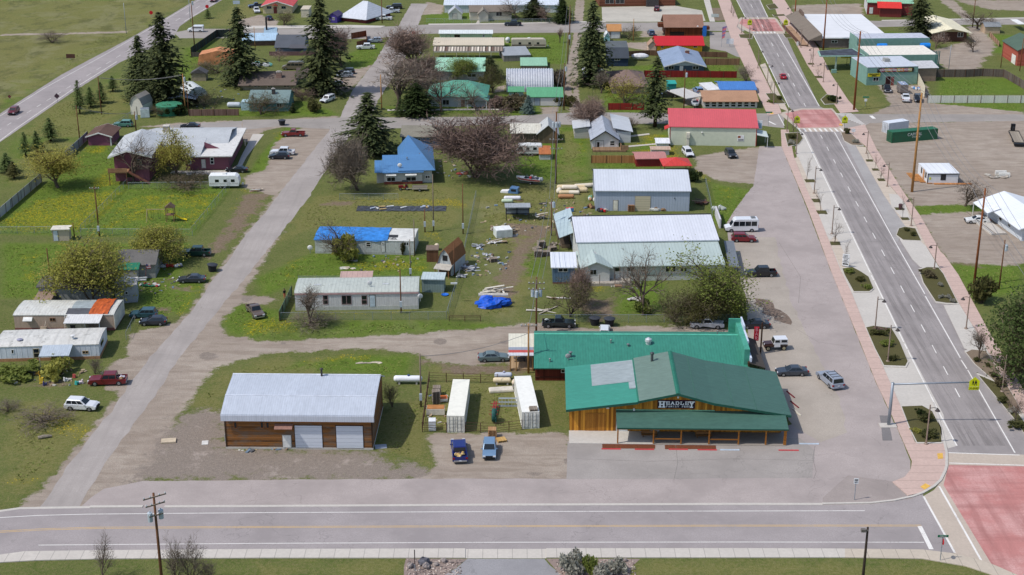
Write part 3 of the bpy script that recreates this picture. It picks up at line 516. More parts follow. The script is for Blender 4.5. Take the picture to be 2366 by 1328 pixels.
_L=[(1854,304.6),(1977,560),(2097.6,809),(2211,1029.7)];_R=[(1928,304.6),(2068.6,560),(2211,809),(2337,1029.7)];_L2=[(1702,0),(1739.5,77),(1823.5,245)];_R2=[(1755,0),(1796,77),(1893,245)]
lines('tyre_wear',[([lerp_px(a,b,f)for a,b in zip(_L,_R)],w)for f,w in((.18,.9),(.36,.9),(.62,1.5),(.84,1.6))]+[([lerp_px(a,b,f)for a,b in zip(_L2,_R2)],w)for f,w in((.2,.9),(.4,.8),(.62,1.3),(.84,1.4))],0.019,m_wear(C(120,114,112,.9),.3))
lines('crack_seal',[(p,.05)for p in([(1330,1060),(1500,1066),(1700,1060),(1880,1064)],[(1883,1030),(1878,1060),(1886,1090),(1880,1106)],[(1560,1020),(1566,1070),(1558,1105)],[(1840,760),(1890,790),(1960,800)],[(1800,560),(1850,640),(1845,700)],[(2080,700),(2160,712),(2190,708)],[(1980,560),(2066,556)])],0.0255,mat('plain',C(122,116,112),.8))
def grass_tufts(nt=70000):
 r=np.random.default_rng(5);X=r.uniform(-130,130,nt*6);Y=145+(r.random(nt*6)**1.3)*330;i=np.clip(np.searchsorted(gx,X),0,NX-1);j=np.clip(np.searchsorted(gy,Y),0,NY-1)
 m=np.maximum.reduce([_masks[k][j,i]for k in('lush','dry','rough')]);ok=(m>.7)&(_masks['gravel'][j,i]<.02)&(_masks['dark'][j,i]<.2)&(_masks['dirt'][j,i]<.4)&(np.abs(X)<Y*.36+8)
 pat=np.sin(X*.31+np.sin(Y*.23)*2)+np.sin(Y*.37+np.sin(X*.19)*2);ok&=(pat+r.normal(0,2.2,len(X)))>.1;X,Y=X[ok][:nt],Y[ok][:nt];n=len(X);vs=[]
 for k in range(3):
  a=r.uniform(0,6.28,n);w=r.uniform(.06,.17,n);h=r.uniform(.04,.13,n);ox,oy=r.normal(0,.12,n),r.normal(0,.12,n);l=r.normal(0,.12,n)
  c,s_=np.cos(a)*w,np.sin(a)*w;vs.append(np.stack([np.stack([X+ox-c,Y+oy-s_,0*X],1),np.stack([X+ox+c,Y+oy+s_,0*X],1),np.stack([X+ox+l,Y+oy+l,h],1)],1))
 v=np.concatenate(vs).reshape(-1,3).astype(np.float32);me=bpy.data.meshes.new('grass_tufts');me.vertices.add(len(v));me.vertices.foreach_set('co',v.ravel());me.loops.add(len(v));me.loops.foreach_set('vertex_index',np.arange(len(v),dtype=np.int32));me.polygons.add(len(v)//3);me.polygons.foreach_set('loop_start',np.arange(0,len(v),3,dtype=np.int32));me.update(calc_edges=True)
 n_=N('grass_blades');f=n_.noise(.5,5,.75);g=n_.noise(9,2);me.materials.append(n_.out(n_.mix(n_.rng(g,.35,.65,0,.6),n_.mix(n_.rng(f,.4,.6,0,1),C(92,116,44,.95),C(122,130,66,.95)),C(150,146,94,.95)),.9,0,.1));o=bpy.data.objects.new('grass_tufts',me);COL.objects.link(o);tag(o,kind='stuff')
grass_tufts()
sheet('parking_lot',[(1390,16),(1560,13),(1622,24),(1630,48),(1500,50),(1392,50)],0.016,mat('asphalt',C(190,184,172,.95)),.1)
slab('pavement',[(560,60),(700,59),(813,58),(890,60),(880,64),(813,64.5),(560,66.5)],.1,CONC);slab('pavement',[(990,55),(1160,53.5),(1330,49.5),(1400,49),(1400,51),(1160,56),(990,58)],.1,CONC);slab('pavement',[(2037,46.5),(2366,40.5),(2480,39),(2480,41),(2366,43),(2037,48.5)],.1,CONC);slab('pavement',[(1626,0),(1640,0),(1652,50),(1640,50)],.08,CONC)
sheet('gravel_bed',[(1640,18),(1672,18),(1684,44),(1660,48),(1645,46)],.013,PLANT2,.1);sheet('plaza',[(1640,74),(1712,74),(1742,140),(1700,130),(1676,118),(1640,112)],.012,A_LOT,.1)
slab('path',[(584,310),(610,310),(570,362),(548,404),(540,402),(558,360)],.06,CONC);slab('path',[(430,396),(530,394),(532,402),(430,404)],.05,CONC);slab('path',[(895,253),(1120,251),(1180,252),(1180,254),(1120,254),(895,256)],.06,CONC);slab('path',[(1412,318),(1500,308),(1501,311),(1413,322)],.06,CONC);slab('path',[(1448,337),(1518,331),(1518,334),(1449,340)],.06,CONC);slab('path',[(1104,47),(1111,47),(1106,56),(1098,56)],.06,CONC)
#buildings
GLASS=mat('glass');WTRIM=mat('plain',C(225,225,222),.6);DARK=mat('plain',C(38,36,36),.8)
class Bld:
 def __init__(s,name,label,A,B,eave=None,h=None,D=8.0,wall=None,cat='building',group=None,z0=0.0):
  s.A,s.B=A,B;a,b=G(*A),G(*B);s.a=a;d=b-a;s.W=d.length;s.ang=math.atan2(d.y,d.x)
  s.t=thing(name,label,cat,a,s.ang,group);s.D=D
  s.h=h if h is not None else zat(a.y,eave);s.wallm=wall;s.roofs=[]
 def profile(s,ax,pts,roofm,ov=0.35,ove=0.3,t=0.14,wall=True,name='roof',base=0.0,x0=0.0,x1=None,trim=None):
  x1=(s.W if ax=='y' else s.D)if x1 is None else x1
  if wall:
   mb=MB();sec=[(pts[0][0],base)]+list(pts)+[(pts[-1][0],base)]
   mb.prism(sec[::-1],x0,x1,0 if ax=='y' else 1);s.wall=mb.build('wall',s.wallm,s.t)
  P=list(pts)
  def ext(p,q,d):
   L=math.hypot(p[0]-q[0],p[1]-q[1])or 1;return(p[0]+(p[0]-q[0])/L*d,p[1]+(p[1]-q[1])/L*d)
  P[0]=ext(pts[0],pts[1],ov);P[-1]=ext(pts[-1],pts[-2],ov)
  mb=MB();lo=[(p[0],p[1]-0.02)for p in P];hi=[(p[0],p[1]+t)for p in P]
  for i in range(len(P)-1):
   mb.prism([lo[i],lo[i+1],hi[i+1],hi[i]],x0-ove,x1+ove,0 if ax=='y' else 1)
  r=mb.build(name,roofm,s.t);s.roof=r
  if trim is not None:
   for e0,e1 in((x0-ove-.06,x0-ove+.002),(x1+ove-.002,x1+ove+.06)):
    mb=MB()
    for i in range(len(P)-1):
     mb.prism([(lo[i][0],lo[i][1]-.12),(lo[i+1][0],lo[i+1][1]-.12),(hi[i+1][0],hi[i+1][1]+.01),(hi[i][0],hi[i][1]+.01)],e0,e1,0 if ax=='y' else 1)
    mb.build('roof_trim',trim,s.t)
  return s
 def gx(s,roofm,ridge=None,D=None,k=None,**kw):
  if D is None:
   kk=k or 0.33;d=(HC-s.h-T(ridge)*s.a.y)/(T(ridge)+kk);s.D=2*d;zr=s.h+kk*d
  else:
   s.D=D;zr=zat(s.a.y+D/2,ridge)if ridge is not None else s.h+(k or.33)*D/2
  s.zr=zr;return s.profile('y',[(0,s.h),(s.D/2,zr),(s.D,s.h)],roofm,**kw)
 def gy(s,roofm,peak=None,rise=None,back=None,D=None,px=None,**kw):
  zr=zat(s.a.y,peak)if peak is not None else s.h+rise
  s.D=D if D is not None else max(3.0,Yat(zr,back)-s.a.y);s.zr=zr;m=s.W*(px if px is not None else 0.5)
  return s.profile('x',[(0,s.h),(m,zr),(s.W,s.h)],roofm,**kw)
 def flat(s,roofm,back=None,D=None,drop=0.0,**kw):
  s.D=D if D is not None else max(2.0,(Yat(s.h,back)-s.a.y));s.zr=s.h
  kw.setdefault('ov',.12);kw.setdefault('ove',.12)
  return s.profile('y',[(0,s.h),(s.D,s.h-drop)],roofm,**kw)
 def hip(s,roofm,D,rise,ridge=0.4,ov=0.5,t=.12,cx=.5):
  s.D=D;mb=MB();mb.box(0,s.W,0,D,0,s.h);s.wall=mb.build('wall',s.wallm,s.t)
  W=s.W;r=W*ridge/2;z=s.h-.02;mb=MB();m=W*cx;y2=D*(.5 if ridge>=0 else.5)
  v=[(-ov,-ov,z),(W+ov,-ov,z),(W+ov,D+ov,z),(-ov,D+ov,z),(-ov,-ov,z+t),(W+ov,-ov,z+t),(W+ov,D+ov,z+t),(-ov,D+ov,z+t),(m-r,D/2,s.h+rise),(m+r,D/2,s.h+rise)]
  mb.add(v,[(3,2,1,0),(0,1,5,4),(1,2,6,5),(2,3,7,6),(3,0,4,7),(4,5,9,8),(5,6,9),(6,7,8,9),(7,4,8)])
  s.roof=mb.build('roof',roofm,s.t);s.zr=s.h+rise;return s
 def u(s,px):return(px-s.A[0])/(s.B[0]-s.A[0])*s.W
 def zz(s,px,py):
  y=s.a.y+(G(*s.B).y-s.a.y)*(px-s.A[0])/(s.B[0]-s.A[0]);return zat(y,py)
 def rect(s,q):x0,y0,x1,y1=q;return s.u(x0),s.u(x1),max(0.0,s.zz((x0+x1)/2,y1)),s.zz((x0+x1)/2,y0)
 def win(s,*qs,trim=WTRIM,fr=0.07,mull=True,face='f',y=0.0):
  for q in qs:
   a,b,z0,z1=s.rect(q)if face=='f' else q
   mb=MB();f=fr
   def bx(a0,a1,c0,c1,d0,d1):
    if face=='f':mb.box(a0,a1,y+d0,y+d1,c0,c1)
    elif face=='r':mb.box(s.W-d1,s.W-d0,a0,a1,c0,c1)
    else:mb.box(d0,d1,a0,a1,c0,c1)
   bx(a,a+f,z0,z1,-.05,.03);bx(b-f,b,z0,z1,-.05,.03);bx(a+f,b-f,z1-f,z1,-.05,.03);bx(a+f,b-f,z0,z0+f,-.05,.03)
   if mull:
    if b-a>(z1-z0):bx((a+b)/2-f/2,(a+b)/2+f/2,z0+f,z1-f,-.045,.03)
    else:bx(a+f,b-f,(z0+z1)/2-f/2,(z0+z1)/2+f/2,-.045,.03)
   w=mb.build('window',trim,s.t);mb=MB();bx(a+f,b-f,z0+f,z1-f,-.02,.028);mb.build('pane',GLASS,w)
  return s
 def door(s,q,m=None,face='f',frame=None,y=0.0,knob=True,name='door'):
  a,b,z0,z1=s.rect(q)if face=='f' else q;m=m or WTRIM;mb=MB()
  if face=='f':mb.box(a,b,y-.06,y+.03,z0,z1)
  elif face=='r':mb.box(s.W-.03,s.W+.06,a,b,z0,z1)
  else:mb.box(-.06,.03,a,b,z0,z1)
  d=mb.build(name,m,s.t)
  mb=MB();f=.1;fm=frame or mat('plain',C(120,112,104),.7)
  if face=='f':mb.box(a-f,a,y-.04,y+.03,z0,z1+f);mb.box(b,b+f,y-.04,y+.03,z0,z1+f);mb.box(a,b,y-.04,y+.03,z1,z1+f)
  elif face=='r':mb.box(s.W-.03,s.W+.04,a-f,a,z0,z1+f);mb.box(s.W-.03,s.W+.04,b,b+f,z0,z1+f)
  else:mb.box(-.04,.03,a-f,a,z0,z1+f);mb.box(-.04,.03,b,b+f,z0,z1+f)
  mb.build('door_frame',fm,d)
  return s
 def part(s,name,m,fn,parent=None,**kw):
  mb=MB();fn(mb);return mb.build(name,m,parent or s.t,**kw)
 def pipe(s,x,y,z,h=.8,r=.09,m=None,cap=True,name='vent_pipe'):
  mb=MB();mb.tube([(x,y,z-.3),(x,y,z+h)],r,8)
  if cap:mb.lathe([(r*1.9,z+h-.02),(r*1.9,z+h+.06),(0.01,z+h+.16)],(x,y,0),8)
  return mb.build(name,m or mat('plain',C(150,150,150),.4,metal=.6),s.t)
 def chimney(s,x,y,z,w=.8,d=.6,h=1.2,m=None,drop=1.5):
  mb=MB();mb.box(x,x+w,y,y+d,z-drop,z+h);c=mb.build('chimney',m or mat('planks',C(120,70,56),C(150,110,92),axis=2,sp=.12),s.roof)
  mb=MB();mb.box(x-.06,x+w+.06,y-.06,y+d+.06,z+h,z+h+.1);mb.box(x+.2,x+w-.2,y+.15,y+d-.15,z+h+.1,z+h+.3);mb.build('chimney_cap',mat('concrete',C(170,165,160)),s.t)
  return s
 def skirt(s,m,h=.5,e=.03):
  return s.part('skirting',m,lambda q:(q.box(-e,s.W+e,-e,.02,0,h),q.box(s.W-.02,s.W+e,.02,s.D+e,0,h)))
def rm(r,g,b,axis=0,k=1.0,**kw):return mat('ribs',C(r,g,b,k),axis=axis,**kw)
def pm(r,g,b,k=1.0,**kw):return mat('plain',C(r,g,b,k),**kw)
def lap(r,g,b,k=1.0):return mat('planks',C(r,g,b,k*.82),C(r,g,b,k),axis=2,sp=.22,var=.3,gap=.12)
def shg(r,g,b,k=1.0):return mat('shingle',C(r,g,b,k))
w=Bld('wooden_garage','long weathered wooden garage with pale metal roof and two white roll doors',(523,1036),(862,1039),h=4.75,wall=mat('planks',C(52,34,24),C(164,110,60),axis=2,sp=.26,var=.55,grey=.75))
w.D=13.2;RB=rm(188,195,207,axis=0,sp=.32,var=.16,rough=.45)
w.profile('y',[(0,5.35),(3.2,6.35),(8.8,7.0),(13.2,4.9)],RB,ov=.5,ove=.35,wall=False)
w.part('wall',w.wallm,lambda q:q.prism([(0,0),(0,4.9),(.3,5.3),(3.2,6.3),(8.8,6.95),(13.2,4.85),(13.2,0)][::-1],0,w.W,0))
w.part('roof_fascia',rm(205,210,222,axis=0,sp=.32,var=.12),lambda q:q.box(-.35,w.W+.35,-.62,-.5,4.42,5.26))
w.part('foundation',CONC,lambda q:q.box(-.04,w.W+.04,-.06,w.D,-.02,.28))
for cx in(-.03,w.W-.14):w.part('corner_board',mat('plain',C(62,44,32),.8),lambda q:q.box(cx,cx+.19,-.05,.12,.28,4.9))
def seam(q):
 q.box(-.36,w.W+.36,3.1,3.3,6.44,6.53);q.box(-.36,w.W+.36,8.6,8.95,7.12,7.18)
w.part('ridge_cap',pm(205,210,220),seam)
sec=mat('planks',C(196,202,214),C(216,220,228),axis=2,sp=.55,var=.2,gap=.04)
for q in((684,983,746,1035),(779,984,840,1036)):w.door(q,sec,frame=mat('plain',C(70,52,40),.8),name='garage_door')
w.door((655,1005,674,1037));w.win((544,974,552,989),(605,974,613,989),(618,975,626,989),trim=mat('plain',C(150,92,44),.8),mull=False)
w.part('awning',rm(150,112,100,axis=0,sp=.2),lambda q:q.prism([(-.9,3.35),(0,3.75),(0,3.82),(-.9,3.42)],w.u(639),w.u(680),0))
w.part('stovepipe',mat('plain',C(70,66,64),.5,metal=.5),lambda q:(q.tube([(w.u(729),8.4,6.4),(w.u(729),8.4,8.1)],.14,8),q.lathe([(.26,8.1),(.26,8.2),(.02,8.35)],(w.u(729),8.4,0),8)))
w.part('electric_meter',pm(170,172,172),lambda q:q.box(-.18,-.03,.2,.5,.9,2.0))
fb=Bld('feed_store','green roofed feed store with golden board walls and a long covered porch',(1316,995.6),(1804,1000.5),h=3.4,wall=mat('planks',C(112,66,20,1.1),C(214,150,58,1.15),axis=0,sp=.3,var=.75))
fb.D=13.6;FW=fb.W
xj,xr,xk=9.35,14.75,19.75
SEC=[(0,3.62),(xj,4.92),(xr,6.12),(xk,4.72),(FW,3.32)]
fb.part('wall',fb.wallm,lambda q:q.prism([(0,0)]+SEC[:-1]+[(FW,3.12),(FW,0)],0,fb.D,1))
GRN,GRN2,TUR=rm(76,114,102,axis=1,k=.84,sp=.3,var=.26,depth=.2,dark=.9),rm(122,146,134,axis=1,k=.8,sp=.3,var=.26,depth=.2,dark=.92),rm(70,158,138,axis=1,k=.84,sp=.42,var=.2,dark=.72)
def slope(q,p0,p1,y0,y1,t=.14):q.prism([(p0[0],p0[1]-.02),(p1[0],p1[1]-.02),(p1[0],p1[1]+t),(p0[0],p0[1]+t)],y0,y1,1)
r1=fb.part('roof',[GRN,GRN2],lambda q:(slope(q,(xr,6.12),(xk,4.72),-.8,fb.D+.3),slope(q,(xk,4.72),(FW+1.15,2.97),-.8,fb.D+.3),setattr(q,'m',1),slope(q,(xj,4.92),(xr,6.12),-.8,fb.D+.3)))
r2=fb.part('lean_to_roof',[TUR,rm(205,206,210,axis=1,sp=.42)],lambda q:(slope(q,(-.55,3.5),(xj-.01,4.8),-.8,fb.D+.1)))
fb.part('roof_patch',rm(160,170,172,axis=1,sp=.42,var=.3,dark=.65),lambda q:(slope(q,(3.2,4.03),(xj-.03,4.885),6.0,fb.D-.2,.145),slope(q,(xj-1.0,4.76),(xj-.1,4.885),3.6,5.9,.145)),r2)
fb.part('ridge_cap',pm(40,110,92),lambda q:(q.prism([(xr-.3,6.2),(xr,6.28),(xr+.3,6.19),(xr+.3,6.24),(xr,6.34),(xr-.3,6.25)],-.82,fb.D+.32,1),q.prism([(xj-.1,4.9),(xj+.1,5.0),(xj+.1,5.1),(xj-.1,5.04)],-.82,fb.D+.32,1)))
fb.part('eave_trim',pm(34,84,70),lambda q:[q.prism([(a[0],a[1]-.2),(b[0],b[1]-.2),(b[0],b[1]+.13),(a[0],a[1]+.13)],-.86,-.8,1)for a,b in(((-.55,3.5),(xj,4.8)),((xj,4.92),(xr,6.12)),((xr,6.12),(xk,4.72)),((xk,4.72),(FW+1.15,2.97)))])
for sx in(17.2,22.4,25.6):
 f0=(sx-xr)/(xk-xr)if sx<xk else 0;z0_=6.12-1.4*f0 if sx<xk else 4.72-(sx-xk)*1.75/(FW+1.15-xk)
 fb.part('roof_seam',pm(72,112,98),lambda q:q.prism([(sx,z0_+.13),(sx+.09,z0_+.115),(sx+.09,z0_+.17),(sx,z0_+.18)],-.8,fb.D+.3,1))
px0,px1=6.35,FW+.35
fb.part('porch_roof',GRN,lambda q:q.prism([(-3.95,2.4),(-.01,3.2),(-.01,3.32),(-3.95,2.52)],px0,px1,0))
fb.part('porch_flashing',pm(130,186,150),lambda q:q.box(px0,xk+.2,-.12,-.01,3.33,3.45))
fb.part('porch_gutter',pm(30,74,62),lambda q:q.box(px0,px1,-4.06,-3.96,2.36,2.54))
pw=mat('planks',C(128,78,30),C(176,118,52),axis=2,sp=.8)
for i,x in enumerate((6.5,11.35,15.1,18.9,22.9,26.6,29.1,FW+.05)):
 fb.part('porch_post',pw,lambda q:q.box(x-.09,x+.09,-3.85,-3.67,.1,2.42))
fb.part('porch_beam',pw,lambda q:q.box(px0,px1,-3.86,-3.66,2.2,2.36))
for a,b in((11.5,15.0),(22.95-3.9,22.8)):fb.part('porch_rail',pw,lambda q:(q.box(a,b,-3.82,-3.7,.75,.87)))
fb.part('porch_slab',CONC,lambda q:(q.box(-.1,px0+5.0,-3.9,0,-.03,.1)))
fb.part('porch_floor',mat('concrete',C(150,142,134)),lambda q:(q.box(px0+5.0,FW+.1,-4.0,0,-.03,.09)))
fb.door((1354,955,1397,997),mat('planks',C(120,72,26),C(196,134,56),axis=0,sp=.3),frame=pw,name='barn_door')
fb.door((1424,960,1450,999),pm(205,208,210),name='delivery_door');fb.door((1502,960,1523,1000),pm(190,196,200));fb.win((1590,955,1625,990),(1712,960,1746,992),(1560,955,1580,985))
fb.part('notice_board',pm(215,215,218),lambda q:q.box(8.2,9.2,-.06,-.01,1.7,2.6));fb.part('wall_lamp',pm(230,230,226),lambda q:q.box(8.7,8.95,-.2,-.01,3.3,3.6));fb.part('wall_lamp',pm(230,230,226),lambda q:q.box(5.0,5.4,-.2,-.01,3.55,3.75))
fb.part('yard_light',pm(235,235,230),lambda q:(q.tube([(xr+.05,-.02,5.55),(xr+.05,-.3,5.65)],.05,6),q.blob((xr+.05,-.35,5.5),.15,.15,.2,1,0)))
fb.part('flue',mat('plain',C(90,92,94),.4,metal=.6),lambda q:(q.tube([(12.0,11.6,5.2),(12.0,11.6,6.9)],.2,10),q.lathe([(.3,6.75),(.3,6.95),(.24,7.0)],(12.0,11.6,0),10)))
sg=fb.part('store_sign',pm(74,24,40),lambda q:q.box(12.05,17.2,-.1,-.02,3.66,4.92))
fb.part('sign_panel',pm(28,24,44),lambda q:q.box(12.12,17.13,-.12,-.1,3.74,4.84),sg)
SLAB={'H':[((0,0),(0,1)),((1,0),(1,1)),((0,.5),(1,.5))],'E':[((0.12,0),(0.12,1)),((0,1),(1,1)),((.12,.5),(.75,.5)),((0,0),(1,0)),((1,.0),(1,.3)),((1,.72),(1,1))],'A':[((.05,0),(.5,1)),((.95,0),(.5,1)),((.25,.35),(.75,.35))],'D':[((.12,0),(.12,1)),((0,1),(.7,1)),((.7,1),(1,.72)),((1,.72),(1,.28)),((1,.28),(.7,0)),((.7,0),(0,0))],'L':[((.15,0),(.15,1)),((0,0),(1,0)),((1,0),(1,.35)),((0,1),(.4,1))],'Y':[((0,1),(.5,.5)),((1,1),(.5,.5)),((.5,.5),(.5,0))],'F':[((.12,0),(.12,1)),((0,1),(1,1)),((.12,.52),(.75,.52)),((1,.7),(1,1))],'M':[((.05,0),(.1,1)),((.1,1),(.5,.35)),((.9,1),(.5,.35)),((.95,0),(.9,1))],'I':[((.5,0),(.5,1))],' ':[]}
SERIF={'H':[(0,0),(1,0),(0,1),(1,1)],'A':[(.05,0),(.95,0)],'Y':[(0,1),(1,1),(.5,0)],'L':[(.15,1)],'F':[(.12,0)],'M':[(.05,0),(.95,0)],'I':[(.5,0),(.5,1)]}
def slab_word(q,wd,x,z,w_,h_,gap,tk,y=-.135):
 for ch in wd:
  for(a,b)in SLAB[ch]:
   p0=Vector((x+a[0]*w_,0,z+a[1]*h_));p1=Vector((x+b[0]*w_,0,z+b[1]*h_));d=(p1-p0);L=d.length;d.normalize();n_=Vector((-d.z,0,d.x));k=tk/2
   th_=k*(1.0 if abs(d.z)>.3 else.75);e=k*.7
   c=[p0-d*e+n_*th_,p0-d*e-n_*th_,p1+d*e-n_*th_,p1+d*e+n_*th_];j=random.uniform(0,.006)
   q.loft([[(v.x,y-j,v.z)for v in c],[(v.x,y+.02,v.z)for v in c]])
  for a in SERIF.get(ch,[]):
   zz=z+a[1]*h_;q.box(x+a[0]*w_-tk*1.0,x+a[0]*w_+tk*1.0,y-.004-random.uniform(0,.004),y+.02,zz-tk*.36,zz+tk*.36)
  x+=w_+gap
LW=pm(242,242,244,var=.05)
def hs(q):
 slab_word(q,'H',12.4,3.88,.5,.82,0,.22);slab_word(q,'EADLE',13.24,4.28,.42,.42,.235,.105);slab_word(q,'Y',16.5,3.88,.46,.82,0,.2)
 slab_word(q,'FAMILY FEED',13.24,3.88,.19,.22,.12,.045)
fb.part('lettering',LW,hs,sg)
bar=Bld('roadside_bar','long low bar with bright turquoise metal roof and dark red board walls',(1236.5,879),(1726,882),h=2.25,wall=mat('planks',C(66,26,20),C(112,52,38),axis=0,sp=.3))
bar.D=11.5;TUR2=rm(64,146,126,axis=0,k=.82,sp=.42,var=.26,dark=.8)
bar.profile('y',[(0,2.25),(7.9,4.2),(11.5,3.1)],TUR2,ov=.5,ove=.2);BW=bar.W
bar.part('ridge_cap',pm(80,166,144),lambda q:q.prism([(7.6,4.28),(7.9,4.37),(8.2,4.27),(8.2,4.32),(7.9,4.44),(7.6,4.34)],-.2,BW+.2,0))
bar.part('false_front',[pm(74,152,132),pm(196,206,224)],lambda q:(q.box(BW-.55,BW+.25,.6,11.5,2.2,5.0),q.box(BW-1.6,BW+.25,11.2,11.5,2.2,5.6),setattr(q,'m',1),q.box(BW+.25,BW+.5,-.2,3.0,3.3,4.0),q.box(BW+.25,BW+.5,3.6,8.0,4.2,5.1),q.box(BW+.25,BW+.5,8.0,11.9,4.9,5.7)))
bar.part('entrance_awning',shg(84,78,74),lambda q:q.prism([(BW+.22,3.1),(BW+2.6,2.3),(BW+2.6,2.4),(BW+.22,3.22)],-.3,10.6,1))
bar.part('front_wall',mat('planks',C(58,40,30),C(92,66,48),axis=1,sp=.3),lambda q:q.box(BW+.02,BW+.22,.1,11.3,0,3.1))
for y in(-.1,5.0,10.3):bar.part('awning_post',pm(64,48,38),lambda q:q.box(BW+2.4,BW+2.52,y,y+.12,0,2.32))
bar.win((1296,853,1314,861));bar.pipe(2.2,1.0,2.6,.5);bar.pipe(5.3,2.2,3.0,.7,r=.16);bar.pipe(11.5,5.6,3.7,.6);bar.pipe(14.1,4.9,3.5,.4,r=.13);bar.pipe(27.9,7.9,4.3,.6)
bar.part('exhaust_fan',mat('plain',C(216,218,220),.35,metal=.5),lambda q:q.lathe([(.42,3.5),(.42,4.1),(.55,4.15),(.5,4.5),(.1,4.75)],(17.2,5.6,0),12));bar.part('satellite_dish',pm(150,152,154),lambda q:(q.tube([(4.9,1.4,2.5),(4.9,1.4,3.3)],.04,5),q.lathe([(.02,0),(.3,.05),(.42,.14)],(4.9,1.3,3.4),10,1)))
bar.part('bay_trim',pm(74,40,32),lambda q:q.box(-.02,12,-.08,-.02,.55,.67))
pa=thing('patio_shelter','small porch shelter with red white and grey striped metal roof beside the bar','shelter',G(1178,858),0.0)
mb=MB();mb.m=0;mb.prism([(0,2.55),(7.0,3.3),(7.0,3.38),(0,2.63)],-.2,1.6,0);mb.m=1
for k in range(3):pass
sh=MB();Z=lambda y:2.64+y*.107
for k,(y0,y1)in enumerate(((0,.9),(.9,1.7),(1.7,2.6),(2.6,6.9))):
 sh.m=k;sh.prism([(y0,Z(y0)-.08),(y1,Z(y1)-.08),(y1,Z(y1)),(y0,Z(y0))],-.2,3.6 if k<3 else 4.2,0)
sh.build('roof',[rm(206,208,214),rm(196,86,78),rm(150,158,172),rm(226,222,204)],pa)
for x,y in((0,.1),(.9,.1),(3.4,.1),(0,5.5)):
 mb=MB();mb.box(x,x+.14,y,y+.14,0,Z(y)-.08);mb.build('post',pm(150,112,66),pa)
mb=MB();mb.box(.1,3.6,.3,5.5,0,.35);mb.build('deck',mat('planks',C(150,124,96),C(180,154,120),axis=0,sp=.14),pa)
ws=Bld('workshop','long white workshop with a white upper roof and pale grey green lower roof',(1343,651),(1673,645),h=2.9,wall=lap(206,208,204),D=18)
LG,WR=rm(176,190,186,axis=0,sp=.6,var=.1),rm(214,217,226,axis=0,sp=.55,var=.1,rough=.45);WW=ws.W
ws.profile('y',[(0,2.9),(7.8,4.5)],LG,ov=.45,ove=.05,wall=False,name='lower_roof')
ws.part('wall',ws.wallm,lambda q:q.prism([(0,0),(0,2.9),(7.8,4.45),(7.8,4.7),(16.8,6.5),(22.3,4.3),(22.3,0)][::-1],0,WW,0))
ws.profile('y',[(7.8,4.75),(16.8,6.55),(22.5,4.3)],WR,ov=.35,ove=.3,wall=False,trim=pm(30,32,40))
ws.part('ridge_edge',pm(34,36,46),lambda q:q.box(-.3,WW+.3,16.65,17.0,6.69,6.76))
ws.part('gutter',pm(160,172,176),lambda q:q.box(-.2,WW+.2,7.28,7.42,4.62,4.76))
ws.win((1447,614,1465,627),(1480,616,1490,627),(1536,614,1560,628),(1570,618,1586,627),(1620,618,1640,627))
ws.door((1420,616,1431,643),pm(214,214,208));ws.door((1421,619,1430,626),GLASS,name='door_pane',y=-.04)
ws.part('porch_deck',mat('planks',C(150,142,132),C(184,176,164),axis=0,sp=.16),lambda q:q.box(0.0,8.6,-2.3,0,0,.5));ws.part('step',pm(140,112,90),lambda q:(q.box(5.6,6.9,-3.1,-2.3,0,.3)))
for x in(0.1,3.0,5.7,8.4):ws.part('porch_post',pm(84,64,52),lambda q:q.box(x-.05,x+.05,-2.25,-2.15,.5,2.1))
en=Bld('entry_wing','x',(1343,651),(1393,650.4),h=3.1,wall=lap(214,214,210));tt=en.t;en.D=5
ent=ws.part('entry_gable',lap(214,214,210),lambda q:q.prism([(0.15,0.5),(0.15,3.1),(2.5,4.1),(4.85,3.1),(4.85,.5)],-1.2,5,1))
ws.part('entry_roof',LG,lambda q:(slope(q,(-.35,2.9),(2.5,4.1),-1.6,7.5),slope(q,(2.5,4.1),(5.35,2.9),-1.6,3.2)),ent)
ws.part('entry_window',WTRIM,lambda q:q.box(1.35,2.55,-1.26,-1.18,1.75,2.75),ent);ws.part('window_pane',GLASS,lambda q:(q.box(1.42,1.92,-1.28,-1.25,1.82,2.68),q.box(1.98,2.48,-1.28,-1.25,1.82,2.68)),ent)
bpy.data.objects.remove(tt)
ls=thing('lean_to','open sided lean-to with pale sloping metal roof against the workshop end','shelter',G(1294,590),ws.ang)
mb=MB();mb.prism([(0,2.6),(3.3,3.9),(3.3,4.0),(0,2.7)],2.2,16.5,1);mb.build('roof',rm(176,194,200,axis=1,sp=.5),ls)
for y in(2.6,7,11.5,16):
 mb=MB();mb.box(.1,.26,y,y+.16,0,2.62);mb.build('post',pm(110,98,86),ls)
mb=MB();mb.box(.3,2.9,9,15.5,0,1.2);mb.box(.6,2.2,4,8,0,.8);mb.build('stored_timber',mat('planks',C(92,80,68),C(130,112,92),axis=2,sp=.16),ls)
sd=Bld('metal_shed','blue grey metal shed with white sloping roof beside the workshop porch',(1277,655),(1328,655),eave=612,wall=rm(92,116,140,axis=0,sp=.5,dark=.55))
sd.profile('y',[(0,3.0),(5.8,3.6)],rm(222,226,234,axis=0,sp=.6,var=.06),ov=.25,ove=.35);sd.win((1289,618,1312,628));sd.part('skirting',pm(110,70,62),lambda q:q.box(-.02,sd.W+.02,-.04,.1,0,.25))
gw=Bld('metal_warehouse','tall light grey ribbed metal warehouse with a tan roll door',(1375.6,487),(1592,488),eave=440,wall=rm(166,176,192,axis=0,sp=.55,k=1.1,var=.08,dark=.82))
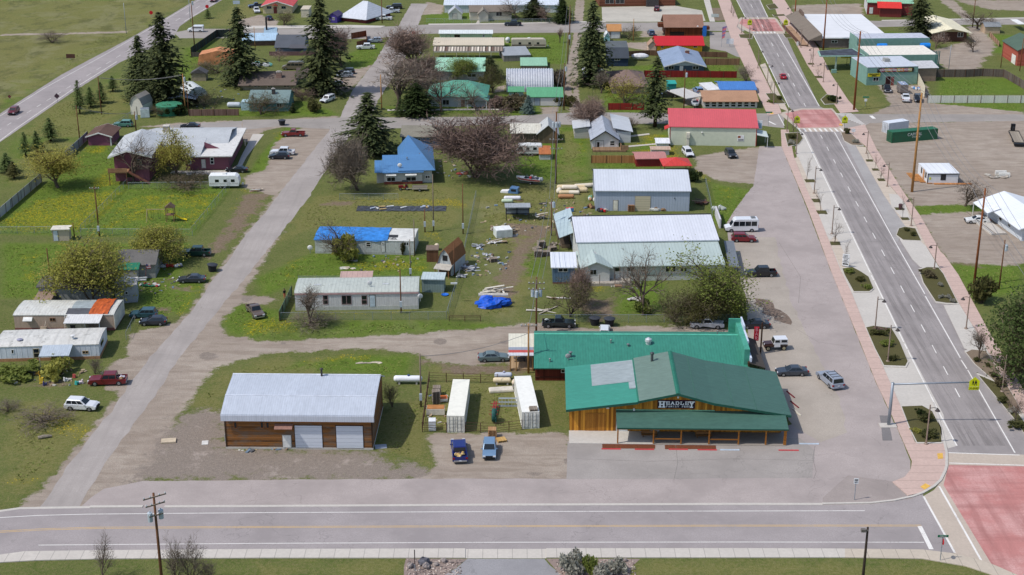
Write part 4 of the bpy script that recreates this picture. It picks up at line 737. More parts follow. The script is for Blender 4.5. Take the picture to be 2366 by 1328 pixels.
gw.gx(rm(204,209,218,axis=0,sp=.55,var=.1),ridge=392.5,k=.28,ov=.3,ove=.25,trim=pm(46,48,58));gw.door((1467,453,1502,487),mat('planks',C(186,176,150),C(204,194,168),axis=2,sp=.5,var=.2,gap=.06),name='roll_door',frame=pm(130,134,142));gw.door((1417,463,1427,486),pm(226,222,208))
gw.part('wall_vent',pm(40,42,46),lambda q:q.box(gw.u(1557),gw.u(1558.5),-.1,0,2.6,2.9))
rs=Bld('red_roof_store','sage green store with a bright red metal roof at the street corner',(1547,334.5),(1746.5,338),eave=292,wall=mat('plain',C(190,194,176,1.15),.7,.08))
rs.D=13;rs.profile('y',[(0,rs.h),(9,zat(rs.a.y+9,250.5)),(12,rs.h)],rm(206,92,98,axis=0,sp=.5,var=.12),ov=.3,ove=.35)
rs.part('wall_poster',pm(224,224,226),lambda q:q.box(rs.u(1703),rs.u(1718),-.06,0,1.2,2.6));rs.part('poster_print',pm(150,92,66),lambda q:(q.box(rs.u(1704),rs.u(1710),-.08,-.06,1.95,2.5),),rs.wall);rs.part('poster_text',pm(130,130,134),lambda q:(q.box(rs.u(1705),rs.u(1717),-.08,-.06,1.35,1.7),),rs.wall)
rs.part('air_unit',pm(216,210,196),lambda q:(q.box(rs.u(1585),rs.u(1593),-.7,-.01,1.9,3.1),q.box(rs.u(1586),rs.u(1592),-.55,-.1,0,1.9)));rs.part('wall_vent',pm(228,228,224),lambda q:q.blob((rs.u(1621),-.1,3.1),.22,.15,.22,2,0))
rs.part('corner_trim',pm(160,44,44),lambda q:(q.box(rs.W-.12,rs.W+.04,-.05,.12,0,rs.h),q.box(-.04,.1,-.05,.1,0,rs.h)))
rs.part('side_awning',rm(210,220,216,axis=1,sp=.4),lambda q:q.prism([(rs.W+.02,3.1),(rs.W+2.6,2.6),(rs.W+2.6,2.7),(rs.W+.02,3.2)],-1.6,3.8,1));rs.part('awning_post',pm(220,220,220),lambda q:(q.box(rs.W+2.4,rs.W+2.5,-1.5,-1.4,0,2.6),q.box(rs.W+2.4,rs.W+2.5,3.6,3.7,0,2.6)))
rs.part('side_awning',rm(200,60,56,axis=1,sp=.4),lambda q:q.prism([(-1.3,3.6),(-.02,4.2),(-.02,4.3),(-1.3,3.7)],0,3,1))
rs.part('hanging_sign',pm(222,226,230),lambda q:q.box(rs.W+.3,rs.W+1.7,5.0,5.12,2.9,4.9));rs.part('sign_art',pm(150,176,196),lambda q:q.box(rs.W+.45,rs.W+1.55,4.98,5.0,3.1,4.3))
BL=rm(88,138,190,axis=0,k=.95,sp=.45,var=.12);BLy=rm(86,134,184,axis=1,k=.95,sp=.45,var=.12)
bh=Bld('blue_roof_house','white house with a bright blue metal roof and red brick base',(888,426),(976,424),eave=397,wall=lap(202,202,196),D=7)
bh.gx(BL,ridge=359.5,k=.42,ov=.5,ove=.3);bh.win((894,409,914,419),(938,408,962,418));bh.skirt(mat('planks',C(110,52,44),C(140,80,66),axis=2,sp=.1),.6)
for a,b in((892,916),(937,963)):bh.part('window_awning',pm(222,222,216),lambda q:q.prism([(-.7,2.05),(0,2.5),(0,2.56),(-.7,2.11)],bh.u(a),bh.u(b),0))
W0=bh.W;mb=MB();m=bh
bh.part('wing_wall',lap(206,206,200),lambda q:q.box(3.5,W0+2.1,.5+.2,17.5,0,3.0))
def hipr(q,x0,x1,y0,y1,z,apex):
 v=[(x0,y0,z),(x1,y0,z),(x1,y1,z),(x0,y1,z),apex];v2=[(p[0],p[1],p[2]-.12)for p in v[:4]]
 q.add(v+v2,[(0,1,4),(1,2,4),(2,3,4),(3,0,4),(5,8,7,6),(0,5,6,1),(1,6,7,2),(2,7,8,3),(3,8,5,0)])
bh.part('wing_roof',BLy,lambda q:hipr(q,3.0,W0+2.8,-.3,18.3,3.06,(5.4,12.0,7.6)))
bh.part('side_wing',lap(196,194,188),lambda q:q.box(-1.6,-.01,1.2,5.5,0,2.4));bh.part('side_roof',BL,lambda q:q.prism([(.6,2.4),(5.9,3.6),(5.9,3.7),(.6,2.5)],-2.0,.05,0))
bh.win((983,405,994,412));bh.part('satellite_dish',pm(222,222,220),lambda q:(q.tube([(3.4,.9,3.2),(3.4,.7,3.9)],.04,5),q.lathe([(.02,0),(.34,.05),(.5,.16)],(3.4,.5,4.0),10,1)));bh.pipe(5,3.4,4.2,.7)
b8=Bld('blue_house','blue house with weathered grey green shingle roof behind the spruce',(929,340),(1030,341),eave=314,wall=lap(104,128,158));b8 .gx(shg(138,134,122),ridge=290,k=.36,ov=.5,ove=.4);b8 .win((943,319,954,326),(966,319,973,328),(992,319,1001,329));b8 .chimney(6.5,5,4.6,.6,.6,1.1,pm(190,180,172));b8 .part('porch_rail',pm(96,84,74),lambda q:(q.box(4,10,-1.8,-1.7,.2,1.0)))
b9=Bld('old_cottage','brown cottage with a dirty cream metal roof beside the alley',(1181,330),(1247,330),eave=307,wall=mat('planks',C(74,64,54),C(112,98,84),axis=0,sp=.3));b9 .gx(rm(214,210,196,axis=0,sp=.5,dirt=C(150,136,116)),ridge=286,k=.3);b9 .part('gable_wing',mat('planks',C(92,78,62),C(124,108,88),axis=0,sp=.3),lambda q:q.prism([(b9 .W-.4,0),(b9 .W-.4,2.3),(b9 .W+2,4.3),(b9 .W+4.2,2.3),(b9 .W+4.2,0)],-.4,7,1));b9 .part('wing_roof',rm(190,192,192,axis=1,sp=.5,dirt=C(120,110,100)),lambda q:(slope(q,(b9 .W-.8,2.1),(b9 .W+2,4.4),-.8,7.3),slope(q,(b9 .W+2,4.4),(b9 .W+4.6,2.1),-.8,7.3)))
b10=Bld('white_gable_house','white board house with a steep grey metal gable facing the camera',(1366.5,343),(1429,343),eave=322,wall=mat('planks',C(196,198,196),C(222,222,218),axis=0,sp=.3,var=.2));b10 .gy(rm(178,184,196,axis=1,sp=.5,dirt=C(110,104,102),var=.3),peak=302,back=268,ov=.4,ove=.5,trim=pm(60,60,66));b10 .door((1377,325,1394,342),pm(210,210,206),name='patio_door');b10 .win((1409,325,1420,336));b10 .win((1378.5,327,1385.5,340.5),mull=False,y=-.05)
b10 .part('rear_wing',lap(208,210,210),lambda q:q.box(b10 .W+.02,b10 .W+3.2,5.2,18.2,0,2.6));b10 .part('rear_roof',rm(206,210,216,axis=1,sp=.5),lambda q:q.prism([(b10 .W-1,3.6),(b10 .W+3.7,2.6),(b10 .W+3.7,2.72),(b10 .W-1,3.72)],4.9,18.5,1));b10 .part('deck',mat('planks',C(120,96,74),C(150,122,96),axis=0,sp=.15),lambda q:q.box(.2,b10 .W+1.6,-3,0,0,.4))
b10 .part('balcony',pm(150,120,92),lambda q:(q.box(b10 .W+.4,b10 .W+2.1,-2.8,-2.7,.4,1.5),q.box(b10 .W+.4,b10 .W+.5,-2.8,0,.4,1.5)));b10 .part('side_wing',lap(190,188,180),lambda q:q.box(-3.6,-.02,9,16,0,2.4));b10 .part('side_roof',rm(200,204,208,axis=1,sp=.5),lambda q:q.prism([(-4,2.4),(.2,3.0),(.2,3.1),(-4,2.5)],8.7,16.3,1))
def simple(name,label,A,B,eave,wallm,roofm,kind='gx',cat='building',**kw):
 b=Bld(name,label,A,B,eave=eave,wall=wallm,cat=cat);getattr(b,kind)(roofm,**kw);return b
simple('rusty_shed','little white shed with an orange rusted roof behind the pole',(1246,369),(1272,369),356,rm(200,202,204,axis=0,sp=.4),rm(186,112,62,axis=0,sp=.4,dirt=C(130,70,44)),'flat','shed',D=4,drop=-.7,ov=.2)
simple('red_shed','low dark red shed with a faded pink roof beside the board fence',(1470,385),(1537,384),366.5,rm(142,34,44,axis=0,sp=.4),rm(190,132,126,axis=0,sp=.4),'gx','shed',ridge=354,k=.2)
s13=simple('white_shed','low white shed with a rust streaked roof behind the red shed',(1505,358),(1546,358),345,rm(212,212,214,axis=0,sp=.4),rm(196,170,150,axis=0,sp=.4,dirt=C(150,88,60)),'gx','shed',ridge=339,k=.25)
simple('white_shed','taller white storage shed with a clean white roof near the red roof store',(1517,340),(1545,340),330,rm(216,216,218,axis=0,sp=.4),rm(226,228,232,axis=0,sp=.5),'gx','shed',ridge=319.5,k=.35)
gz=thing('gazebo','open gazebo with a red pyramid roof beside the red shed','gazebo',G(1560,398),.05)
mb=MB();hipr(mb,-3.2,3.2,-3.0,3.0,2.35,(0,0,3.5));mb.build('roof',rm(206,66,60,axis=0,sp=.5),gz)
for x in(-2.8,2.8):
 for y in(-2.6,2.6):
  mb=MB();mb.box(x-.08,x+.08,y-.08,y+.08,0,2.3);mb.build('post',pm(120,86,60),gz)
qt=thing('quonset_hut','arched ribbed silver steel hut behind the green garages','building',G(1170,212),.01);qW=(G(1279,212)-G(1170,212)).length;rr=5.4
def arc(r,n=16):return[(rr-r*math.cos(math.pi*i/n),r*.92*math.sin(math.pi*i/n))for i in range(n+1)]
mb=MB();nr=19
rings=[]
for i in range(nr*4+1):
 x=qW*i/(nr*4);r=rr+(.16 if i%4 in(1,2)else-.02);rings.append([(x,)+p for p in arc(r)])
mb.loft(rings,cap=True);mb.build('shell',mat('plain',C(206,208,214),.4,.15,metal=.35),qt)
g1=simple('green_roof_shed','small pale blue shed with green roof left of the double garage',(1176,226),(1209,226),211,lap(150,170,178),rm(96,160,120,axis=0,sp=.4),'gx','shed',ridge=200.5,k=.4);g1 .win((1186,212,1195,217))
g2=simple('double_garage','pale double garage with green metal roof in front of the arched hut',(1221,244),(1297,244),223,pm(196,204,204),rm(98,166,124,axis=0,sp=.4),'gx',ridge=202,k=.4,ove=.5);g2 .door((1248.5,226,1289,243.5),mat('planks',C(206,204,200),C(220,218,214),axis=2,sp=.5,var=.2),name='garage_door');g2 .door((1235,226,1247,243.5),pm(150,162,176))
th_=Bld('teal_roof_house','pale grey house with teal hip roof and small porch gable',(992,246),(1121,247),eave=222,wall=lap(196,204,208));th_.hip(rm(92,160,136,axis=0,sp=.5),12,2.9,.25,.7,cx=.55);th_.win((1023,230,1038,242),(1080,231,1092,241));th_.part('porch_gable',lap(186,196,202),lambda q:q.prism([(9.8,2.2),(12.4,3.5),(15,2.2)],-2.2,.5,1));th_.part('porch_roof',rm(110,172,150,axis=1,sp=.5),lambda q:(slope(q,(9.4,2.1),(12.4,3.6),-2.6,3),slope(q,(12.4,3.6),(15.4,2.1),-2.6,3)))
for x in(10,14.8):th_.part('porch_post',WTRIM,lambda q:q.box(x-.1,x+.1,-2.2,-2.0,0,2.2))
th_.door((1066,231,1073,246),pm(120,90,80))
mr=simple('mint_roof_building','long low building with a pale mint metal roof',(1007,186),(1119,186),164,pm(150,150,148),rm(164,214,186,axis=0,sp=.5),'gx',ridge=133.5,k=.3);mr.win((1080,170,1100,178));mr.door((1048,168,1056,185),pm(120,120,122))
cp=thing('carport','long carport with brown and white striped panels','carport',G(1000,136),0.0);cw=(G(1163,136)-G(1000,136)).length
mb=MB();mb.prism([(0,2.3),(4.5,2.7),(4.5,2.76),(0,2.36)],0,cw,0);mb.build('roof',mat('planks',C(110,88,76),C(226,216,200),axis=0,sp=.85,var=1.0,gap=.4),cp)
for x in np.linspace(.2,cw-.3,7):
 mb=MB();mb.box(x,x+.1,.1,.2,0,2.3);mb.build('post',pm(190,186,178),cp)
b18=simple('tan_roof_mobile_home','white mobile home with a long cream flat roof',(1003,121),(1162,121),104.5,lap(206,206,200),rm(214,200,176,axis=0,sp=.6,var=.1),'gx','mobile home',ridge=92.5,k=.08,ove=.4);b18 .win((1027,106,1041,114),(1055,106,1071,114),(1102,106,1111,112),(1014,106,1018,111));b18 .door((1116,106,1122,120))
b19=simple('green_mobile_home','pale green mobile home with white rounded roof beside the cross road',(1016,92),(1137,92),77,rm(184,206,170,axis=0,sp=.6,k=1.1),rm(222,228,228,axis=0,sp=.6),'gx','mobile home',ridge=69.5,k=.3);b19 .win((1050,80,1063,88),trim=pm(120,70,56));b19 .door((1031,81,1041,91),pm(184,206,170));b19 .win((1115,80,1120,85))
simple('grey_shed','grey flat metal shed right of the cream roofed mobile home',(1164,142),(1226,140),129,mat('planks',C(120,116,110),C(146,140,134),axis=0,sp=.3),rm(160,164,168,axis=0,sp=.5),'flat','shed',D=10,drop=-.5)
simple('mint_shed','low shed with pale green roof behind the arched hut',(1203,160),(1264,160),152,mat('planks',C(110,96,84),C(140,120,104),axis=0,sp=.3),rm(150,196,164,axis=0,sp=.5),'flat','shed',D=9,drop=-.4)
lc=simple('log_building','two storey brown log building with a brown shingle roof',(1537,83),(1621,83),61,mat('planks',C(78,38,22),C(132,72,42),axis=0,sp=.35),shg(146,112,96),'gx',ridge=34,k=.55,ove=.6,ov=.6);lc.part('balcony',mat('planks',C(84,44,30),C(120,70,46),axis=0,sp=.2),lambda q:(q.box(-2.2,-.05,1,4,2.6,3.7),q.box(lc.W+.05,lc.W+2.6,1,3.4,1.8,2.7)));lc.part('satellite_dish',pm(226,226,226),lambda q:q.blob((lc.u(1611),-.15,1.8+1.2),.35,.1,.35,1,0));lc.part('dormer_dark',pm(40,26,20),lambda q:q.box(1.5,6,-.05,-.01,0,1.4));lc.part('banner',pm(40,110,196),lambda q:q.box(lc.W+.2,lc.W+1.4,-.6,-.55,0,3.3))
yr=simple('yellow_building','yellow building with a fire red roof',(1518,119),(1622,119),104,pm(222,166,36,1.1),rm(196,38,44,axis=0,sp=.5,var=.08),'gx',ridge=83.5,k=.35,ove=.7,ov=.5);yr.win((1602,105,1610,110));yr.win((1527,106,1533,111))
simple('tan_barn_shed','tan gambrel garden shed left of the yellow building',(1498,119),(1516,119),104,pm(206,180,160),shg(170,140,120),'gy','shed',peak=95,D=4)
gh=Bld('slate_house','slate blue house with grey blue gable roof and white trim',(1538,167),(1626,167),eave=151.5,wall=lap(74,90,106));gh.gy(shg(140,156,180),peak=139.5,back=108,ov=.7,ove=.7,trim=WTRIM);gh.win((1544,152,1557,160),(1600,152,1614,160));gh.door((1570,152,1578,164),WTRIM);gh.part('gable_face',pm(186,196,200),lambda q:q.prism([(0.3,gh.h+.05),(gh.W/2,gh.zr-.1),(gh.W-.3,gh.h+.05)],-.05,-.005,1));gh.chimney(gh.W*.62,gh.D*.6,gh.zr-.6,1.2,1.0,1.0)
db=simple('navy_house','dark blue house with dark shingle roof beside the tall spruce',(1404,153),(1451,153),133.5,lap(46,62,84),shg(70,76,84),'gx',ridge=110,k=.45);db.win((1420,134.5,1432,140));db.part('rear_roof',shg(98,104,108),lambda q:q.prism([(db.D*.5,db.zr-.2),(db.D+2.5,db.zr+.5),(db.D+2.5,db.zr+.62),(db.D*.5,db.zr-.08)],-.3,db.W+.3,0))
og=simple('orange_roof_garage','garage with orange brown roof and white door behind the navy house',(1404,89),(1434,89),71,pm(160,150,140),shg(186,136,90),'gx',ridge=56,k=.5);og.door((1412,72,1432,88),pm(214,216,220),name='garage_door')
simple('mural_shed','tiny white and teal playhouse beside the tall spruce',(1397,98),(1409,98),84,pm(150,200,204),rm(220,224,226,axis=0,sp=.4),'gy','shed',peak=75,D=4)
bx=Bld('brown_hip_house','house with a brown hip roof behind the yellow willow',(1414,216),(1492,216),eave=199,wall=lap(170,150,140));bx.hip(shg(132,112,104),17,2.6,.1,.7)
simple('white_shed','white flat shed with red side left of the brown hip roof house',(1348,194),(1396,194),177,pm(140,116,104),rm(216,216,218,axis=0,sp=.5),'flat','shed',D=9,drop=-.5)
sb=simple('storefront','low building with light brown roof and a white framed glass front',(1625,249),(1749,249),232.5,pm(206,202,196),shg(176,138,112),'gx',ridge=209.5,k=.25,ov=.7);
for k in range(8):sb.win((1628+15*k,234,1640+15*k,247),fr=.12)
b29=simple('blue_roof_shed','shed with a blue metal roof directly behind the brown roof storefront',(1664,216),(1746,216),207,pm(190,190,186),rm(76,128,196,axis=0,sp=.5),'gx','shed',ridge=189.5,k=.2)
simple('white_canopy','white flat canopy left of the blue roof shed',(1636,218),(1664,216),209,pm(200,200,198),rm(228,228,226,axis=0,sp=.5),'flat','canopy',D=6,drop=-.6)
simple('boat_port','leaning pale carport beside the storefront over the white boat',(1586,246),(1623,240),228,pm(120,60,50),rm(206,202,196,axis=0,sp=.5),'flat','carport',D=8,drop=-.5,wall=False)
simple('turquoise_shed','tall turquoise shed behind the pine',(1543,211),(1562,211),194,pm(28,120,120),pm(46,160,150),'flat','shed',D=4)
#mobile homes and yards on the left, town on the right
def mobile(name,label,A,B,eave,wallm,roofm,ridge=None,k=.1,D=None,z=0,cat='mobile home'):
 b=Bld(name,label,A,B,eave=eave,wall=wallm,cat=cat)
 d=(HC-b.h-T(ridge)*b.a.y)/(T(ridge)+k)if ridge else D/2;b.D=D or 2*d;r=k*b.D/2;b.zr=b.h+r
 return b.profile('y',[(0,b.h),(b.D*.12,b.h+r*.55),(b.D*.5,b.h+r),(b.D*.88,b.h+r*.55),(b.D,b.h)],roofm,ov=.06,ove=.08,t=.1)
def over(b,y0f,y1f,x0,x1,lift,bump=0.0,seed=1,nx=14):
 rnd=random.Random(seed);mb=MB();D=b.D;h,zr=b.h,b.zr;ny=6;top=[]
 def rz(y):f=y/D;return h+(zr-h)*(1-abs(2*f-1)**2)+.1
 for i in range(nx+1):
  for j in range(ny+1):
   x=x0+(x1-x0)*i/nx;y=D*(y0f+(y1f-y0f)*j/ny);top.append((x+rnd.uniform(-.06,.06),y+rnd.uniform(-.05,.05),rz(min(max(y,0),D))+lift+rnd.uniform(0,bump)))
 o=len(mb.v);mb.v+=top;n1=ny+1
 for i in range(nx):
  for j in range(ny):mb.f.append([i*n1+j,(i+1)*n1+j,(i+1)*n1+j+1,i*n1+j+1]);mb.k.append(0)
 for i in range(nx):
  a,c=top[i*n1],top[(i+1)*n1];d1,d2=.12+.12*math.sin(i*1.7),.12+.12*math.sin((i+1)*1.7)
  mb.add([a,c,(c[0],c[1]-.1,c[2]-d2-.1),(a[0],a[1]-.1,a[2]-d1-.1)],[(0,1,2,3)])
 return mb
b34=mobile('white_mobile_home','long white mobile home with pink window trim and a chain link yard',(683,717.5),(967,714),677.5,rm(206,204,204,axis=0,sp=.4,dark=.9,k=1.08),rm(190,196,188,axis=0,sp=.6,dirt=C(140,144,138),var=.2),ridge=655.5)
PKT=pm(170,140,142);b34 .win((747,682,759,703),(790,682,813,703),(836,682,849,703),trim=PKT);b34 .door((855,682,867,708),pm(190,204,214),name='storm_door');b34 .part('eave_trim',pm(186,150,150),lambda q:q.box(-.05,b34 .W+.05,-.13,-.06,b34 .h-.28,b34 .h-.02));b34 .skirt(rm(196,198,192,axis=0,sp=.3),.7)
for x in(3.0,14.5,26.0):b34 .part('roof_vent',pm(196,200,204),lambda q:q.box(x,x+1.1,2.6,2.9,b34 .zr-.05,b34 .zr+.16))
b34 .part('back_porch_roof',rm(190,160,150,axis=0,sp=.9),lambda q:q.prism([(b34 .D-.3,b34 .h+.1),(b34 .D+2.2,b34 .h+.35),(b34 .D+2.2,b34 .h+.43),(b34 .D-.3,b34 .h+.18)],7.0,12.6,0))
for x in(12.4,b34 .W+.35):b34 .part('satellite_dish',pm(200,202,204),lambda q:(q.tube([(x,2.2 if x<20 else-.2,1.5),(x,2.0 if x<20 else-.3,b34 .h+(.9 if x<20 else-.6))],.04,5),q.lathe([(.02,0),(.3,.05),(.45,.16)],(x,1.7 if x<20 else-.6,b34 .h+(1.0 if x<20 else-.6)),10,1)))
b33=mobile('streaked_mobile_home','stained white mobile home with a blue tarpaulin over its roof',(728.6,585),(957,589),553.5,mat('ribs',C(196,200,198,1.05),axis=0,sp=.4,dirt=C(120,126,126),var=.3,dark=.92),pm(206,206,202),ridge=535);b33 .win((847,559,858,570));b33 .win((934,558.5,945,567));b33 .door((882,556,890,582),pm(206,208,206));b33 .win((883.5,560,888,565),mull=False,y=-.06);b33 .skirt(rm(180,184,180,axis=0,sp=.3,dirt=C(110,104,96)),.45)
tp=over(b33,-.01,.97,-.1,b33 .W*.735,.05,.14,3).build('tarpaulin',mat('plain',C(60,136,216,.95),.45,.45,sc=.9),None,smooth=False);tp.location=b33 .t.location;tp.rotation_euler=b33 .t.rotation_euler;tag(tp,'blue tarpaulin spread over the roof of the stained mobile home','tarpaulin')
tf=over(b33,.05,.32,b33 .W*.735,b33 .W*.83,.02,.03,5,5).build('roofing_felt',mat('plain',C(52,54,58),.8),b33 .t)
b37=mobile('tan_mobile_home','old tan mobile home with patched white roof and lean to porch',(35.5,764),(266,763),728.5,mat('planks',C(164,144,128),C(190,168,150),axis=0,sp=.2,var=.3),rm(212,212,206,axis=0,sp=.5,dirt=C(160,150,140)),ridge=707);b37 .win((118,734,131,742),trim=pm(150,110,80));b37 .win((59,732,78,742));b37 .skirt(pm(130,84,76),.5)
b37 .part('window_awning',pm(220,220,216),lambda q:q.prism([(-.7,1.9),(0,2.35),(0,2.41),(-.7,1.96)],b37 .u(58),b37 .u(79),0));b37 .part('end_bay',pm(214,208,196),lambda q:q.box(b37 .W+.02,b37 .W+.12,-.1,b37 .D,.3,b37 .h));b37 .win((1.2,3.6,1.3,2.3),face='r',mull=False)
over(b37,.05,.97,b37 .W*.545,b37 .W*.76,.03,.03,8,6).build('grey_roof_patch',mat('plain',C(156,166,170),.6),b37 .t);over(b37,.02,.3,b37 .W*.52,b37 .W*.78,.06,.03,9,6).build('roofing_felt',mat('plain',C(84,86,92),.8),b37 .t)
tp=over(b37,0.02,1.0,b37 .W*.755,b37 .W*.945,.12,.2,4,9).build('tarpaulin',mat('plain',C(196,96,50,.95),.5,.35));tp.location=b37 .t.location;tp.rotation_euler=b37 .t.rotation_euler;tag(tp,'crumpled orange tarpaulin on the roof of the tan mobile home','tarpaulin')
po=Bld('porch_room','x',(164,774),(241,773),eave=742,wall=mat('planks',C(150,142,120),C(174,164,140),axis=0,sp=.3));
b37 .part('porch_room',po.wallm,lambda q:q.box(b37 .u(164),b37 .u(207),-2.3,-.02,0,2.3));b37 .part('porch_roof',rm(222,222,222,axis=0,sp=.4),lambda q:q.prism([(-2.7,2.3),(.1,2.75),(.1,2.83),(-2.7,2.38)],b37 .u(160),b37 .u(242),0));b37 .part('porch_doorway',DARK,lambda q:q.box(b37 .u(174),b37 .u(185),-2.36,-2.3,.1,1.9));b37 .part('porch_wall',pm(200,196,190),lambda q:q.box(b37 .u(207),b37 .u(240),-2.3,-2.2,0,1.0))
for x in(207,240):b37 .part('porch_post',WTRIM,lambda q:q.box(b37 .u(x)-.05,b37 .u(x)+.05,-2.3,-2.2,1.0,2.32))
bpy.data.objects.remove(po.t)
ld=thing('ladder','white ladder leaning against the tan mobile home','ladder',G(151,772),.02)
mb=MB()
for x in(0,.45):mb.tube([(x,-.3,0),(x,.75,3.1)],.04,5)
for k in range(9):mb.tube([(0,-.3+.105*(k+1),.31*(k+1)),(.45,-.3+.105*(k+1),.31*(k+1))],.03,5)
mb.build('frame',pm(206,206,200),ld)
st=thing('wooden_steps','small wooden steps with a rail below the tan mobile home wall','steps',G(91,769),0);mb=MB()
for k in range(3):mb.box(0,1.0,.3*k,.3*k+.3,0,.25*(k+1))
mb.build('treads',pm(176,160,140),st);mb=MB();mb.tube([(1,.05,.25),(1,.05,1.2),(1,.85,1.8)],.04,5);mb.build('handrail',pm(196,186,170),st)
b38=mobile('ribbed_white_mobile_home','white ribbed mobile home with moss stained roof at the left edge',(-8,836),(231,829),802.5,rm(214,220,228,axis=0,sp=.8,k=1.05,dark=.75),mat('ribs',C(214,212,206),axis=0,sp=2.2,dirt=C(112,108,100),var=.25),ridge=777,k=.13);b38 .win((79,805,93,826),trim=pm(190,180,150));b38 .win((29,807,35,817),mull=False);b38 .win((192,810,206,817),trim=pm(196,170,130));b38 .win((1.2,3.8,1.3,2.2),face='r',mull=False);b38 .skirt(pm(170,128,92),.5)
b38 .part('awning',rm(186,196,206,axis=0,sp=.35),lambda q:q.prism([(-3.2,2.0),(0,2.5),(0,2.58),(-3.2,2.08)],b38 .u(103),b38 .u(172),0));
for x in(104,170):b38 .part('awning_post',pm(196,196,196),lambda q:q.box(b38 .u(x)-.04,b38 .u(x)+.04,-3.1,-3.02,0,2.02))
b38 .pipe(b38 .u(168),1.6,b38 .zr,.5,r=.2,m=pm(220,220,220));b38 .pipe(b38 .u(45),1.6,b38 .zr-.1,.2,r=.25,m=pm(150,150,170))
s35=simple('grey_shed','grey green metal shed behind the chain link fence beside the white mobile home',(975,675),(1026,676),645,rm(136,154,150,axis=0,sp=.45,dark=.65),rm(190,204,206,axis=0,sp=.5),'flat','shed',back=632,drop=-.1,ov=.25)
gb=Bld('gambrel_shed','weathered white gambrel shed with a brown roof and open loft hatch',(1012,633),(1044,637),h=2.6,wall=mat('planks',C(150,156,158),C(196,200,200),axis=0,sp=.25));gb.D=6.5;gW=gb.W
gb.profile('x',[(-.05,2.2),(gW*.2,4.0),(gW*.5,4.9),(gW*.8,4.0),(gW+.05,2.2)],shg(150,104,70),ov=.15,ove=.25);gb.part('hatch',DARK,lambda q:q.box(gW*.35,gW*.7,-.04,.01,2.7,3.7));gb.part('lean_roof',pm(176,170,160),lambda q:q.prism([(-1.6,1.5),(0,2.0),(0,2.1),(-1.6,1.6)],-.2,gW+.2,0));gb.part('doorway',pm(90,66,48),lambda q:q.box(.2,gW-.2,-.06,.01,0,1.45))
for x in(0,gW-.12):gb.part('post',pm(150,104,70),lambda q:q.box(x,x+.12,-1.5,-1.38,0,1.52))
simple('brown_box_shed','small dark brown plywood shed left of the gambrel shed',(986,605),(1012,605),578,mat('planks',C(86,60,46),C(116,84,64),axis=0,sp=.6),pm(120,104,92),'flat','shed',D=2.4)
ys=thing('pole_shelter','open fronted black framed metal shelter in the junk yard','shelter',G(1169,510),.02);mb=MB();mb.prism([(0,2.7),(4.4,2.2),(4.4,2.3),(0,2.8)],-.2,4.9,0);mb.build('roof',rm(166,172,178,axis=0,sp=.5),ys)
mb=MB();mb.box(0,4.7,4.2,4.3,0,2.2);mb.build('back_wall',rm(150,156,164,axis=0,sp=.5),ys)
for z in(.1,.9,1.8):
 mb=MB();mb.box(0,4.7,4.1,4.2,z,z+.1);mb.build('rail',DARK,ys)
for x in(0,2.2,4.5):
 mb=MB();mb.box(x,x+.15,.1 if x!=2.2 else 4.0,.25 if x!=2.2 else 4.1,0,2.7 if x!=2.2 else 2.2);mb.build('post',DARK,ys)
ph=Bld('purple_house','large purple house with a two storey gable wing and sprawling grey roof',(430,393),(530,392),eave=361,wall=lap(120,76,88,1.3));VIO=ph.wallm;PG=shg(184,188,192)
ph.flat(mat('ribs',C(226,224,220),axis=1,sp=.35,dirt=C(150,144,140)),back=300,ov=.8,ove=.9,drop=0,t=.22);ph.win((435,363,443,379),(487,363,496,379),fr=.12);ph.door((467,368,476,388),pm(214,208,204));ph.part('path_slab',CONC,lambda q:q.box(-3,9,-2.4,-.6,-.03,.06))
x0=-(430-345)/ppm(ph.a.y)*1.0
def PX(px):return(px-430)/ppm(ph.a.y+10)
zmain=zat(ph.a.y+18,298)
ph.part('main_wall',VIO,lambda q:q.box(PX(340),-.3,9,24,0,3.0));ph.part('main_roof',PG,lambda q:q.prism([(8.2,2.9),(17,zmain),(25.5,2.9),(25.5,3.05),(17,zmain+.16),(8.2,3.05)],PX(318),PX(512),0));ph.part('front_roof',PG,lambda q:q.prism([(-1.0,3.2),(9.5,4.6),(9.5,4.75),(-1.0,3.35)],-1.2,3.4,0),ph.wall);ph.part('wing_gable',VIO,lambda q:q.prism([(3.4,ph.h+.2),(3.45,ph.h+1.7),(6.8,ph.h+.2)],5.5,5.7,1))
pwg=Bld('wing','x',(268,419),(347,418),eave=357.5,wall=VIO);W2,H2=pwg.W,pwg.h;off=pwg.a-ph.a;Mx=Matrix.Rotation(-ph.ang,4,'Z')@Matrix.Translation(off)@Matrix.Rotation(pwg.ang,4,'Z');bpy.data.objects.remove(pwg.t)
zp=zat(pwg.a.y,345.5);DW=Yat(zp,299)-pwg.a.y
def wing(name,m,fn):
 o=ph.part(name,m,fn);o.matrix_local=Mx;return o
wing('wing_wall',VIO,lambda q:q.prism([(0,0),(0,H2-.12),(W2*.42,zp-.12),(W2,H2-.12),(W2,0)],0,DW,1));wing('wing_roof',PG,lambda q:(slope(q,(-1.0,H2-.3),(W2*.42,zp),-1.0,DW),slope(q,(W2*.42,zp),(W2+1,H2-.3),-1.0,DW)));wing('wing_trim',WTRIM,lambda q:(q.prism([(-1.05,H2-.55),(W2*.42,zp-.25),(W2*.42,zp+.12),(-1.05,H2-.2)],-1.08,-1.0,1),q.prism([(W2*.42,zp-.25),(W2+1.05,H2-.55),(W2+1.05,H2-.2),(W2*.42,zp+.12)],-1.08,-1.0,1)))
